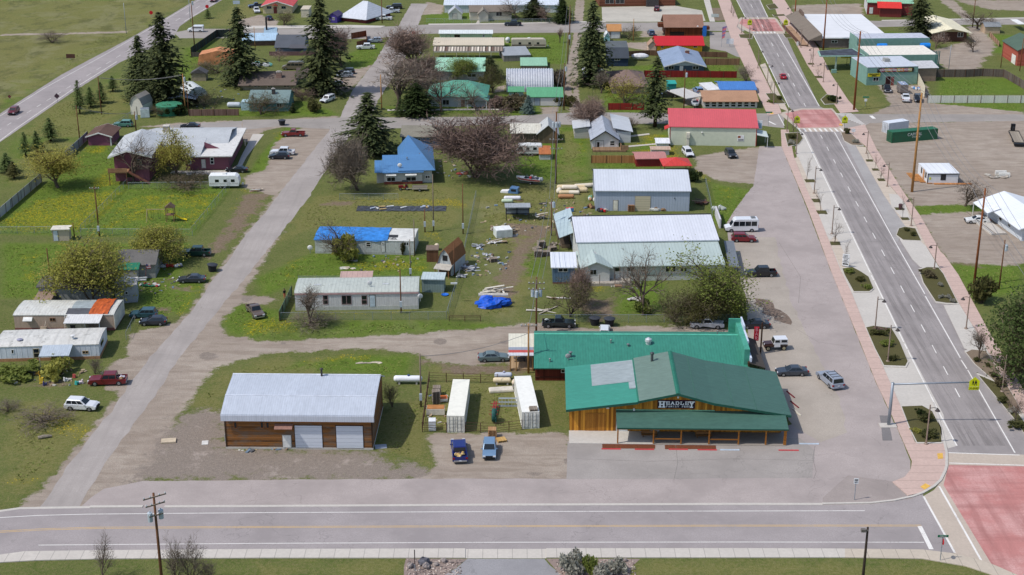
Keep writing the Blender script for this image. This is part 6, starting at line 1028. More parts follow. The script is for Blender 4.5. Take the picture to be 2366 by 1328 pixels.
 if rails:
  for y in(1,-1):
   m2=MB();m2 .tube([(b+.2,y*h2*.85,zr+.03),(c-.2,y*h2*.85,zr+.03)],.03,5);m2 .build('roof_rail',BLK,t)
  for x in(b+.6,(b+c)/2,c-.5):
   m2=MB();m2 .box(x,x+.05,-h2*.8,h2*.8,zr+.02,zr+.06);m2 .build('roof_bar',BLK,t)
 if cargo:
  rnd=random.Random(len(label));m2=MB()
  for k in range(cargo[1]):m2 .m=k%len(cargo[0]);m2 .blob((belt[0][0]+.4+rnd.uniform(0,1.2),rnd.uniform(-.55,.55),.85+rnd.uniform(0,.25)),rnd.uniform(.18,.45),rnd.uniform(.15,.35),.2,k,.4,7,4)
  m2 .build('cargo',[pm(*c_)for c_ in cargo[0]],t)
 return t
K=C
vehicle('suv','white crossover car parked on the rough grass at the lower left',190,944,-6,K(226,228,232),rails=False)
vehicle('pickup','dark red pickup with bags of rubbish in its bed',250,886,184,K(112,26,36),crew=True,cargo=([(226,226,230),(206,200,214),(150,120,90)],9))
vehicle('hatch','dark blue grey hatchback parked by the tan mobile home',355,749,181,K(40,46,58));vehicle('suv','teal car mostly hidden behind the dark hatchback',333,732,181,K(48,84,96),sc=.95)
vehicle('sedan','dark grey sedan parked on the grass near the big bin',444,651,182,K(52,58,70));vehicle('pickup','dark green pickup with a rack in its bed by the roadside',452,590,182,K(20,58,54),crew=True,cargo=([(80,70,60),(120,112,104)],4))
vehicle('pickup','brown pickup parked at an angle on the dandelion lawn',590,726,(604,742),K(104,90,82),sc=.95)
vehicle('sedan','black sedan standing behind the white camper trailer',548,397,178,K(24,28,36));vehicle('hatch','dark navy hatchback in front of the white pickup',646,366,180,K(24,32,48),sc=1.08);vehicle('pickup','white four door pickup behind the navy hatchback',653,357,180,K(228,230,234),crew=True)
vehicle('pickup','old dark red pickup on the gravel by the upper corner lawn',678,314,181,K(128,38,38));vehicle('wagon','white boxy wagon parked below the tall spruce',757,234,(742,240),K(220,224,230),sc=.9)
vehicle('sedan','pale blue sedan half hidden in the spruce shade',780,199,(770,206),K(120,140,160));vehicle('suv','silver car in the deep shade of the spruce',797,178,185,K(150,160,172));vehicle('suv','black car behind the silver one in the spruce shade',801,170,185,K(30,34,40))
vehicle('pickup','white pickup on the lawn by the maroon bush',845,113,186,K(228,230,230),crew=True);vehicle('suv','silver wagon behind the white pickup near the brown fence',866,98,182,K(150,160,174))
vehicle('suv','dark red car driving down the highway at the left',32,262,(8,280),K(104,22,36));vehicle('sedan','red car on the highway at the very top',494,3,(470,20),K(130,24,34))
vehicle('sedan','dark car on the drive of the cream house',622,45,110,K(40,48,66));vehicle('pickup','white truck parked left of the cream house',593,28,285,K(222,224,226));vehicle('pickup','dark blue truck left of the cream house',592,17,200,K(40,60,96));
vehicle('pickup','white pickup nearest the cross road on the corner lawn',887,46,180,K(224,226,228));vehicle('pickup','silver pickup behind the white one on the corner lawn',905,29,180,K(200,206,212));vehicle('wagon','black car under the trees behind two pale pickups',911,20,182,K(22,26,36))
vehicle('pickup','dark blue pickup driving along the cross road',1185,59,180,K(20,36,54),crew=True);vehicle('suv','dark red car alone in the concrete parking lot',1518,24,80,K(92,20,30));vehicle('suv','blue grey car parked left of the log building',1504,80,95,K(70,90,120))
vehicle('sedan','small red car driving up the wide street',1809,180,(1800,150),K(176,22,40),sc=.95);vehicle('sedan','pale green car behind the white gable house',1447,294,270,K(130,160,150))
vehicle('wagon','white minivan parked by the sage green store wall',1589,358,278,K(226,228,232),name='white_minivan',sc=.88);vehicle('suv','charcoal car parked by the sage green store',1688,361,277,K(48,52,58))
vehicle('suv','dark red crossover parked below the white van',1718,557,-3,K(122,20,34));vehicle('pickup','black pickup with a covered bed parked beside the workshop',1757,637,183,K(26,28,34),crew=True)
vehicle('sedan','black sedan parked behind the bar front',1744,756,182,K(26,30,40));vehicle('sedan','dark grey sedan parked right of the feed store roof',1829,865,182,K(58,66,78));vehicle('wagon','silver grey wagon with roof bars turning in the lot',1917,885,(1893,864),K(150,158,172),rails=True)
vehicle('sedan','grey green sedan parked left of the bar',1140,832,4,K(104,120,122));vehicle('pickup','dark green pickup parked behind the bar by the wire fence',1291,754,-2,K(24,40,44),sc=.97,cargo=([(40,44,44),(200,206,204)],3));vehicle('pickup','silver pickup with tool boxes behind the bar',1633,756,-2,K(184,190,198),sc=.97,cargo=([(40,40,42),(90,94,98)],4));vehicle('wagon','white van half hidden behind the turquoise bar roof',1397,771,85,K(220,224,226),sc=.8)
vehicle('pickup','royal blue pickup seen from behind with straw in its bed',1061,1050,(1056,1010),K(20,38,112),crew=True,sc=1.04,cargo=([(206,180,126),(190,160,104)],14));vehicle('suv','light blue car facing the camera beside the blue pickup',1131,1047,(1130,1075),K(112,142,172),sc=.97,rails=False)
vehicle('sedan','white coupe parked by the white farmhouse',2257,514,178,K(228,228,226));vehicle('pickup','black pickup parked before the teal shop',2048,210,(2056,224),K(34,32,40));vehicle('pickup','white pickup seen from behind near the long white fence',2092,232,(2086,214),K(228,230,234));vehicle('suv','black car by the end of the long white fence',2120,233,(2124,246),K(24,28,38))
vehicle('suv','green car beside the purple garage',285,292,180,K(90,140,130));vehicle('sedan','dark car half hidden behind the purple house roof',440,296,180,K(40,44,56));vehicle('pickup','dark pickup in the shade of the pine by the boat',1543,224,182,K(40,40,44));vehicle('suv','blue car behind the storefront',1613,214,100,K(110,140,180));vehicle('suv','silver car behind the bare bushes by the upper street',955,124,185,K(170,180,190))
def boxvan(label,px,py,face,col,L=6.0,W=2.0,Ht=2.6,name='white_van',nose=1.0,cat='van',wins=4,hi=True):
 g=G(px,py);t=thing(name,label,cat,g,R(face));P=mat('paint',col);h=W/2;r=.36;wx=(-L*.3,L*.32);low=arches(-L/2,L/2,wx,.3,r*1.2);mb=MB()
 top=[(L/2,.55),(L/2-.02,1.0),(L/2-nose,1.25),(L/2-nose-.75,Ht-.12),(L/2-nose-1.1,Ht),(-L/2+.15,Ht),(-L/2,Ht-.2)]
 mb.prism(low+top,-h,h,1);mb.build('body',P,t,bevel=.07)
 q=[(L/2-nose+.02,1.28),(L/2-nose-.72,Ht-.2)];mb=MB();mb.loft([[(q[0][0],-h*.86,q[0][1]),(q[0][0],h*.86,q[0][1]),(q[1][0],h*.8,q[1][1]),(q[1][0],-h*.8,q[1][1])],[(q[0][0]-.05,-h*.86,q[0][1]-.03),(q[0][0]-.05,h*.86,q[0][1]-.03),(q[1][0]-.05,h*.8,q[1][1]-.03),(q[1][0]-.05,-h*.8,q[1][1]-.03)]]);mb.build('windshield',VG,t)
 xs=np.linspace(L/2-nose-.45,-L/2+.3,wins+1)
 for sd in(1,-1):
  for k in range(wins):
   mb=MB();mb.box(xs[k+1]+.06,xs[k]-.06,sd*h-.02,sd*h+.02,1.3,Ht-.45);mb.build('side_window',VG,t)
  mb=MB();mb.box(L/2-.14,L/2+.01,sd*(h-.2)-.15,sd*(h-.2)+.15,.72,.95);mb.build('headlight',LAMP,t);mb=MB();mb.box(-L/2-.02,-L/2+.05,sd*(h-.08)-.07,sd*(h-.08)+.07,.9,1.5);mb.build('taillight',TAIL,t)
 for x in wx:
  for y in(1,-1):wheel(t,x,y*(h-.1),r)
 mb=MB();mb.box(L/2-.05,L/2+.06,-h*.9,h*.9,.35,.6);mb.build('front_bumper',BLK,t)
 return t
v=boxvan('tall white passenger van with dark side windows beside the workshop',1712,533,182,K(230,232,236),L=6.4,Ht=2.65,name='passenger_van');mb=MB();mb.box(-2.6,-1.8,-.5,.5,2.65,2.85);mb.build('roof_vent',pm(120,124,128),v)
boxvan('white delivery van on the cross road near the highway',453,73,181,K(232,234,238),L=5.0,Ht=2.1,wins=1,name='delivery_van');boxvan('brown old van with dark windows behind the ranch house',678,160,180,K(120,110,96),L=6.2,Ht=2.3,name='old_van')
jp=thing('classic_jeep','brown open nosed jeep with a white hard top','car',G(1790,806),R(184));jp.scale=(1.05,)*3;BRN,WHT=mat('paint',K(66,34,26)),mat('paint',K(226,228,232))
mb=MB();mb.prism([(-1.75,.62),(-1.75,1.0),(.35,1.0),(.5,1.18),(1.72,1.1),(1.78,.62)],-.66,.66,1);mb.box(-1.75,1.7,-.4,.4,.45,.66);mb.build('body',BRN,jp,bevel=.03)
for y in(1,-1):
 mb=MB();mb.prism([(.62,.82),(.7,1.02),(1.6,1.02),(1.74,.8)],y*.66-(.2 if y<0 else 0),y*.66+(.2 if y>0 else 0),1);mb.build('front_fender',BRN,jp);mb=MB();mb.prism([(-1.75,.8),(-1.62,1.0),(-.8,1.0),(-.6,.72)],y*.66-(.16 if y<0 else 0),y*.66+(.16 if y>0 else 0),1);mb.build('rear_fender',mat('paint',K(40,30,30)),jp)
 for x in(-1.2,1.18):wheel(jp,x,y*.68,.4,.24,pm(170,160,130))
 mb=MB();mb.lathe([(.02,1.80),(.12,1.79),(.13,1.7)],(0,y*.38,.98),10,0);mb.build('headlight',LAMP,jp);mb=MB();mb.box(-.5,.2,y*.79-.02,y*.79+.02,1.36,1.72);mb.build('side_window',VG,jp);mb=MB();mb.box(-1.6,-.75,y*.79-.02,y*.79+.02,1.36,1.74);mb.build('side_window',VG,jp);mb=MB();mb.box(-.62,.3,y*.76-.02,y*.76+.03,.62,1.3);mb.build('door',WHT,jp)
mb=MB();mb.prism([(-1.74,1.0),(-1.72,1.86),(.18,1.86),(.42,1.02)],-.77,.77,1);mb.build('hard_top',WHT,jp,bevel=.04);mb=MB();mb.loft([[(.43,-.68,1.2),(.43,.68,1.2),(.24,.66,1.78),(.24,-.66,1.78)],[(.38,-.68,1.2),(.38,.68,1.2),(.19,.66,1.78),(.19,-.66,1.78)]]);mb.build('windshield',VG,jp);mb=MB();mb.box(1.74,1.82,-.3,.3,.7,1.05);mb.build('grille',BLK,jp)
def camper(label,px,py,face,L,col,stripe,name='camper_trailer',Ht=2.9,rear=None):
 t=thing(name,label,'trailer',G(px,py),R(face));W=1.2;mb=MB()
 mb.prism([(-L/2,.55),(-L/2,Ht-.2),(-L/2+.25,Ht),(L/2-.9,Ht),(L/2-.25,Ht-.45),(L/2,Ht*.55),(L/2-.2,.55)],-W,W,1);mb.build('body',mat('plain',col,.5,.1),t,bevel=.06)
 for sd in(1,-1):
  mb=MB();mb.box(-L/2+.1,L/2-.3,sd*W-.015,sd*W+.015,1.0,1.35);mb.build('stripe',mat('plain',stripe,.6),t)
  for x in(-L*.3,-L*.02,L*.22):
   mb=MB();mb.box(x,x+.8,sd*W-.02,sd*W+.025,1.45,2.05);mb.build('window',VG,t)
  mb=MB();mb.box(L*.08,L*.08+.65,sd*W-.02,sd*W+.03,.7,2.4);mb.build('door',mat('plain',dk(col,.9),.5),t)
  for x in(-.55,.25):wheel(t,x-.3,sd*(W-.1),.34,.2)
 mb=MB();mb.box(-.4,.4,-.4,.4,Ht,Ht+.25);mb.build('air_unit',pm(226,226,224),t);mb=MB();mb.tube([(L/2-.2,0,.5),(L/2+1.0,0,.45)],.07,6);mb.build('tow_bar',BLK,t);mb=MB();mb.tube([(L/2+.5,-.2,.75),(L/2+.5,.25,.75)],.22,8);mb.build('gas_bottle',pm(220,220,220),t)
 return t
camper('white camper trailer parked beyond the wire fence by the purple house',521,432,2,6.4,C(228,230,230),C(206,206,204));camper('long beige and brown travel trailer on the grass by the cream roofed home',1222,111,1,10.6,C(186,176,158),C(96,84,76),Ht=3.0);camper('old white camper with torn roof beside the rusty shed',1221,357,180,6.2,C(206,206,204),C(176,178,180),Ht=2.5)
et=thing('cargo_trailer','grey enclosed cargo trailer with a skylit roof by the teal shop','trailer',G(2084,214),0);mb=MB();mb.box(-1.05,1.05,-2,2,.5,2.6);mb.build('body',pm(120,112,108),et);mb=MB();mb.box(-1.0,1.0,-1.95,1.95,2.6,2.64);mb.build('roof',pm(140,154,180),et)
for y in(-.9,.9):mb=MB();mb.blob((0,y,2.7),.25,.25,.15,1,0);mb.build('roof_vent',LAMP,et);wheel(et,.95 if y>0 else-.95,0,.34)
def boat(label,px,py,face,L,hull,trim,name='motor_boat'):
 t=thing(name,label,'boat',G(px,py),R(face));W=L*.19;sec=lambda x,w,zk,zg:[(x,-w,zg),(x,-w*.85,zk+.25),(x,0,zk),(x,w*.85,zk+.25),(x,w,zg)]
 mb=MB();mb.loft([sec(-L/2,W*.95,.55,1.3),sec(-L*.1,W,.5,1.32),sec(L*.25,W*.8,.55,1.4),sec(L*.42,W*.4,.75,1.5),sec(L/2,.03,1.1,1.55)],True);mb.build('hull',mat('paint',hull),t)
 mb=MB()
 for sd in(1,-1):mb.loft([[(-L/2,sd*W*.97,.95),(-L/2,sd*W*.99,1.2)],[(-L*.1,sd*W*1.0,.95),(-L*.1,sd*W*1.02,1.2)],[(L*.25,sd*W*.79,1.02),(L*.25,sd*W*.82,1.26)],[(L*.42,sd*W*.37,1.15),(L*.42,sd*W*.42,1.36)]],False,False)
 mb.build('hull_stripe',mat('plain',trim,.4),t);mb=MB();mb.loft([[(-L*.42,-W*.7,1.34),(-L*.42,W*.7,1.34),(L*.16,W*.62,1.38),(L*.16,-W*.62,1.38)],[(-L*.42,-W*.7,1.36),(-L*.42,W*.7,1.36),(L*.16,W*.62,1.4),(L*.16,-W*.62,1.4)]]);mb.build('cockpit',pm(60,66,84),t)
 for x,y in((-.6,-.4),(-.6,.4),(-1.5,0)):mb=MB();mb.box(x-.25,x+.25,y*W*1.3-.25,y*W*1.3+.25,1.36,1.75);mb.build('seat',pm(190,60,66)if y>0 else pm(214,210,204),t)
 mb=MB();mb.loft([[(L*.17,-W*.66,1.4),(L*.17,W*.66,1.4),(L*.08,W*.6,1.8),(L*.08,-W*.6,1.8)],[(L*.15,-W*.66,1.4),(L*.15,W*.66,1.4),(L*.06,W*.6,1.8),(L*.06,-W*.6,1.8)]]);mb.build('windscreen',VG,t);mb=MB();mb.blob((-L/2-.25,0,1.2),.3,.25,.5,2,.1);mb.build('outboard_motor',pm(190,194,196),t)
 mb=MB();mb.box(-L*.4,L*.4,-.5,-.4,.3,.42);mb.box(-L*.4,L*.4,.4,.5,.3,.42);mb.box(L*.4,L*.62,-.06,.06,.3,.42);mb.build('boat_trailer',pm(90,92,96),t);wheel(t,-L*.12,W*.7,.3);wheel(t,-L*.12,-W*.7,.3)
boat('white speedboat with a red hull stripe on a trailer in the yard',1221,424,165,5.4,C(222,218,212),C(176,70,64));boat('white boat on a trailer by the leaning carport',1606,247,265,5.6,C(222,226,232),C(160,180,200))
cv=thing('covered_boat','white tarp covered boat behind the navy house','boat',G(1478,139),0);mb=MB();mb.blob((0,0,1.2),2.6,1.1,.9,3,.1,12,6,.3);mb.build('cover',pm(220,220,224),cv)
ft=thing('flatbed_trailer','black gooseneck flatbed trailer with a plank deck on the gravel lot','trailer',G(2347,322),R(0));g1_,g2_=G(2336,296),G(2360,346);dv=(g2_-g1_).normalized();ft.rotation_euler=(0,0,math.atan2(dv.y,dv.x));mb=MB();mb.box(-4.5,5.5,-1.1,1.1,.75,.85);mb.build('deck',mat('planks',C(130,120,108),C(166,156,140),axis=1,sp=.25),ft)
mb=MB();mb.box(-4.6,5.6,-1.22,-1.1,.6,.9);mb.box(-4.6,5.6,1.1,1.22,.6,.9);mb.box(5.5,7.0,-1.2,1.2,.3,.75);mb.box(-4.7,-4.5,-1.2,1.2,.6,1.0);mb.box(-6.6,-4.6,-.2,.2,.9,1.7);mb.box(-7.0,-6.3,-.5,.5,.6,2.1);mb.build('frame',BLK,ft)
for x in(1.6,2.6):
 for y in(1,-1):wheel(ft,x,y*1.0,.38,.25)
fu=thing('utility_tractor','small red garden tractor parked before the blue roof house','tractor',G(934,438),R(185));mb=MB();mb.box(.2,1.2,-.35,.35,.5,1.0);mb.box(-.8,.2,-.45,.45,.4,.65);mb.box(-.7,-.2,-.3,.3,.65,1.2);mb.build('body',mat('paint',K(120,24,30)),fu,bevel=.05);mb=MB();mb.box(-.9,.4,-.6,.6,1.85,1.92);mb.box(-.85,-.8,-.55,-.5,.6,1.86);mb.box(-.85,-.8,.5,.55,.6,1.86);mb.build('canopy',BLK,fu)
for x in(-.55,.8):
 for y in(1,-1):wheel(fu,x,y*.5,.36 if x<0 else.28,.25)
ut=thing('utility_trailer','little wooden utility trailer hitched beside the red tractor','trailer',G(970,440),R(182));mb=MB();mb.box(-1.6,1.6,-.8,.8,.5,.6);mb.box(-1.6,1.6,-.8,-.72,.6,1.0);mb.box(-1.6,1.6,.72,.8,.6,1.0);mb.box(1.6,2.8,-.05,.05,.45,.55);mb.build('bed',mat('planks',C(150,140,124),C(196,186,168),axis=2,sp=.2),ut);wheel(ut,0,.85,.32);wheel(ut,0,-.85,.32)
tc=thing('truck_topper','blue and white truck cap lying in the junk yard grass','truck cap',G(1188,445),R(165));mb=MB();mb.prism([(-1.0,0),(-.95,1.2),(.7,1.3),(1.1,.3),(1.1,0)],-.8,.8,1);mb.build('shell',mat('paint',K(90,130,176)),tc,bevel=.05);mb=MB();mb.box(-.6,.5,.79,.84,.5,1.0);mb.build('window',VG,tc);mb=MB();mb.prism([(1.15,0),(1.15,.5),(2.8,.3),(2.8,0)],-.75,.75,1);mb.build('hood',pm(226,226,226),tc)
#trees and shrubs
ORD=['nearest','second','third','fourth','fifth','sixth','seventh','eighth','ninth','tenth','eleventh','twelfth','thirteenth','fourteenth']
_TP={}
def _mesh(mb,nm):
 me=bpy.data.meshes.new(nm);me.from_pydata(mb.v,[],mb.f);me.update();return me
def proto_conifer(seed,dens=1.0,droop=.35,thin=0.0):
 rnd=random.Random(seed);tr,cr=MB(),MB();H,Rr=20.0,4.0
 tr.tube([(0,0,0),(0.1,0,H*.5),(0,.05,H*.97)],[.38,.22,.03],7)
 z=H*(.05+thin*.25);gap=[rnd.uniform(0,6.28)for _ in range(5)]
 while z<H*.985:
  f=1-z/H;rad=Rr*min(1.0,1.3*f**.78)*(.8+.32*rnd.random());nb=int((7+9*f)*dens)+1
  for b in range(nb):
   a=rnd.uniform(0,6.28);L=rad*rnd.uniform(.55,1.12)*(1+.14*math.sin(3*a+gap[0]+z*.4));
   if rnd.random()<.07+thin*.25:continue
   dx,dy=math.cos(a),math.sin(a);n=max(2,int(L*2.6));up=rnd.uniform(.0,.25)
   for k in range(n):
    t=(k+rnd.uniform(.3,1))/n;x=L*t;zz=z+L*(up*t*.6-droop*t*t);s=rnd.uniform(.32,.72)*(1.2-.45*t)
    c=Vector((dx*x+rnd.uniform(-.2,.2),dy*x+rnd.uniform(-.2,.2),zz+rnd.uniform(-.15,.12)))
    d=Vector((dx*.9+rnd.uniform(-.7,.7),dy*.9+rnd.uniform(-.7,.7),-.5+rnd.uniform(-.4,.45))).normalized();w=d.cross(Vector((rnd.uniform(-.4,.4),rnd.uniform(-.4,.4),1))).normalized()
    cr.add([c-d*s*.35+w*s*.16,c+w*s*.42+d*s*.25,c+d*s*1.15,c-w*s*.42+d*s*.25],[(0,1,2,3)])
  z+=H*.0145*(1+.5*f)*rnd.uniform(.7,1.3)
 return tr,cr,H,float(np.percentile([abs(v[0])for v in cr.v],95))*2
def proto_broad(seed,twigs=5,leaf=0.0,lsize=.2,spread=1.0,trunk=.22,forks=6,twl=1.0,upright=.55,multi=1,tw=.028):
 rnd=random.Random(seed);tr,cr=MB(),MB();H=10.0
 def vec(d,sp,up):
  v=Vector((rnd.gauss(0,1),rnd.gauss(0,1),rnd.gauss(0,1)));v-=d*v.dot(d);v.normalize();return(d*(1-sp*.5)+v*sp+Vector((0,0,up))).normalized()
 def blade(p,d,L,w):
  q=p+d*L;s=d.cross(Vector((rnd.uniform(-1,1),rnd.uniform(-1,1),rnd.uniform(-.3,.3)))).normalized()*w
  cr.m=0;cr.add([p-s,p+s,q],[(0,1,2)]);return q
 def lf(p,n):
  cr.m=1
  for _ in range(n):
   c=p+Vector((rnd.gauss(0,.3),rnd.gauss(0,.3),rnd.gauss(0,.25)));u=Vector((rnd.gauss(0,1),rnd.gauss(0,1),rnd.gauss(0,1))).normalized();w=u.cross(Vector((rnd.gauss(0,1),rnd.gauss(0,1),1))).normalized();s=lsize*rnd.uniform(.6,1.4)
   cr.add([c-u*s,c+w*s*.7,c+u*s,c-w*s*.7],[(0,1,2,3)])
 def grow(p,d,L,r,lv):
  pts=[p];q=p;dd=d
  for k in range(3):dd=vec(dd,.16,.03);q=q+dd*L/3;pts.append(q)
  tr.tube(pts,[r,r*.85,r*.7,r*.5],6 if lv<2 else 4,False)
  if lv>=2:
   for k in range(twigs):
    b=pts[1+k%3];q2=blade(b,vec(dd,.75,.1),L*rnd.uniform(.6,1.0)*twl,tw)
    for _ in range(3):
     q3=blade(b+(q2-b)*rnd.uniform(.3,.95),vec((q2-b).normalized(),.6,.08),L*.5*rnd.uniform(.5,1)*twl,tw*.8)
     if leaf and rnd.random()<leaf:lf(q3,3 if leaf<.8 else 5)
   if leaf:lf(q,4 if leaf<.8 else 10)
   return
  n=forks if lv==0 else max(3,forks-1)
  for k in range(n):
   t=rnd.uniform(.45,1)if k else 1.0;b=pts[min(3,int(t*3))];grow(b,vec(dd,.62*spread if k else.3,.12),L*rnd.uniform(.6,.85),r*.52,lv+1)
 for k in range(multi):
  a=rnd.uniform(0,6.28);lean=0 if multi==1 else.45
  d=Vector((math.cos(a)*lean,math.sin(a)*lean,1)).normalized()
  if upright>0:grow(Vector((rnd.uniform(-.2,.2)*(multi>1),rnd.uniform(-.2,.2)*(multi>1),0)),d,H*(.34 if multi==1 else.3),trunk*(1 if multi==1 else.5),0)
 zs=[v[2]for v in cr.v];xs=[abs(v[0])for v in cr.v];top=np.percentile(zs,99.5);wd=np.percentile(xs,93)*2
 return tr,cr,float(top),float(wd)
def proto_bush(seed,n=900,ls=.16,stems=30):
 rnd=random.Random(seed);tr,cr=MB(),MB();cl=[(rnd.gauss(0,.5),rnd.gauss(0,.5),rnd.uniform(.3,1.0),rnd.uniform(.25,.5))for _ in range(14)]
 for k in range(stems):
  a=rnd.uniform(0,6.28);s=rnd.uniform(.2,.9);tr.tube([(0.1*math.cos(a),.1*math.sin(a),0),(s*.6*math.cos(a),s*.6*math.sin(a),.6),(s*math.cos(a),s*math.sin(a),rnd.uniform(.8,1.3))],[.03,.02,.006],3,False)
 for k in range(n):
  c=cl[rnd.randrange(14)];v=Vector((rnd.gauss(0,1),rnd.gauss(0,1),rnd.gauss(0,1))).normalized()*c[3]*rnd.uniform(.6,1.12);p=Vector((c[0],c[1],c[2]))+v
  if p.z<.02:p.z=rnd.uniform(.02,.3)
  u=Vector((rnd.gauss(0,1),rnd.gauss(0,1),rnd.gauss(0,1))).normalized();w=u.cross(Vector((rnd.gauss(0,1),rnd.gauss(0,1),1))).normalized();s=ls*rnd.uniform(.6,1.3);cr.m=1
  cr.add([p-u*s,p+w*s*.6,p+u*s,p-w*s*.6],[(0,1,2,3)])
 return tr,cr,1.4,2.1
PROTO={'spruce':lambda v:proto_conifer(v,1.15),'pine':lambda v:proto_conifer(v+20,.9,.15,.5),'cedar':lambda v:proto_conifer(v+40,1.7,.1),'bare':lambda v:proto_broad(v,10),'budding':lambda v:proto_broad(v+9,13,.25,.05,.8,forks=7,multi=4,tw=.036),'willow':lambda v:proto_broad(v+30,9,.95,.1,1.0,forks=7,multi=1),'street':lambda v:proto_broad(v+60,4,0,.1,.8,.12,4),'thicket':lambda v:proto_broad(v+80,7,.25,.12,1.2,multi=5,forks=4),'bush':lambda v:proto_bush(v),'twiggy':lambda v:proto_broad(v+70,8,0,.1,1.1,multi=6,forks=4),'leafy':lambda v:proto_broad(v+50,7,1.0,.11,1.2,multi=3,forks=6)}
BARKS={'spruce':C(70,56,46),'pine':C(84,64,50),'cedar':C(70,56,46)}
FOL={'spruce':(C(58,68,42),C(86,94,58)),'dark':(C(52,60,38),C(78,84,50)),'pine':(C(72,90,50),C(104,118,68)),'blue':(C(84,104,100),C(116,134,126)),'cedar':(C(40,54,28),C(62,74,38)),'gold':(C(142,138,62),C(186,178,96)),'green':(C(142,142,64),C(180,176,96)),'maroon':(C(124,104,94),C(150,128,116)),'grey':(C(108,96,84),C(132,120,106)),'olive':(C(78,78,46),C(104,102,60)),'sage':(C(150,150,138),C(186,182,170)),'fresh':(C(106,120,56),C(146,154,82)),'brown':(C(92,84,64),C(118,108,82)),'rose':(C(120,96,88),C(142,116,106)),'deep':(C(74,78,46),C(102,102,62))}
TWIG={'maroon':C(122,102,94),'rose':C(148,126,114),'grey':C(124,112,100),'gold':C(112,94,48),'brown':C(98,86,72)}
def tree(kind,var,px,py,top,wpx,fol,label,name=None,cat=None,group=None,rot=None,zb=0.0):
 key=(kind,var,fol)
 if key not in _TP:
  if(kind,var)not in _TP:
   tr,cr,h,w=PROTO[kind](var);a,b=_mesh(tr,'trunk'),_mesh(cr,'crown');ks=cr.k;_TP[(kind,var)]=(a,b,h,w,ks)
  a,b,h,w,ks=_TP[(kind,var)];a2,b2=a.copy(),b.copy();a2 .name,b2 .name='trunk','crown'
  con=kind in('spruce','pine','cedar');a2 .materials.append(mat('bark',BARKS.get(kind,C(96,84,74))))
  if con:b2 .materials.append(mat('leaf',*FOL[fol],trans=.1))
  else:
   b2 .materials.append(mat('plain',TWIG.get(fol,C(112,100,84)),.9));b2 .materials.append(mat('leaf',*FOL[fol],trans=.42));b2 .polygons.foreach_set('material_index',ks)
  a2 .polygons.foreach_set('use_smooth',[True]*len(a2 .polygons));_TP[key]=(a2,b2,h,w)
 a,b,h,w=_TP[key];px+=(1183-px)*(py-top)/9300*.8;g=G(px,py);Hm=max(.3,zat(g.y,top));Wm=wpx/ppm(g.y,Hm/2)*(.9 if kind=='spruce' else 1)
 nm=name or{'spruce':'spruce_tree','pine':'pine_tree','cedar':'cedar_tree','bare':'bare_tree','budding':'budding_tree','willow':'willow_tree','street':'street_tree','thicket':'shrub','bush':'bush','twiggy':'bare_shrub','leafy':'broadleaf_tree'}[kind]
 t=thing(nm,label,cat or('shrub' if kind in('bush','thicket','twiggy')else 'tree'),(g.x,g.y,zb),rot if rot is not None else random.uniform(0,6.28),group)
 t.scale=(Wm/w,Wm/w,Hm/h)
 for nm_,me in(('trunk' if kind not in('bush','thicket','twiggy')else 'stems',a),('crown' if kind not in('bush','thicket','twiggy')else 'foliage',b)):
  o=bpy.data.objects.new(nm_,me);COL.objects.link(o);o.parent=t
 return t
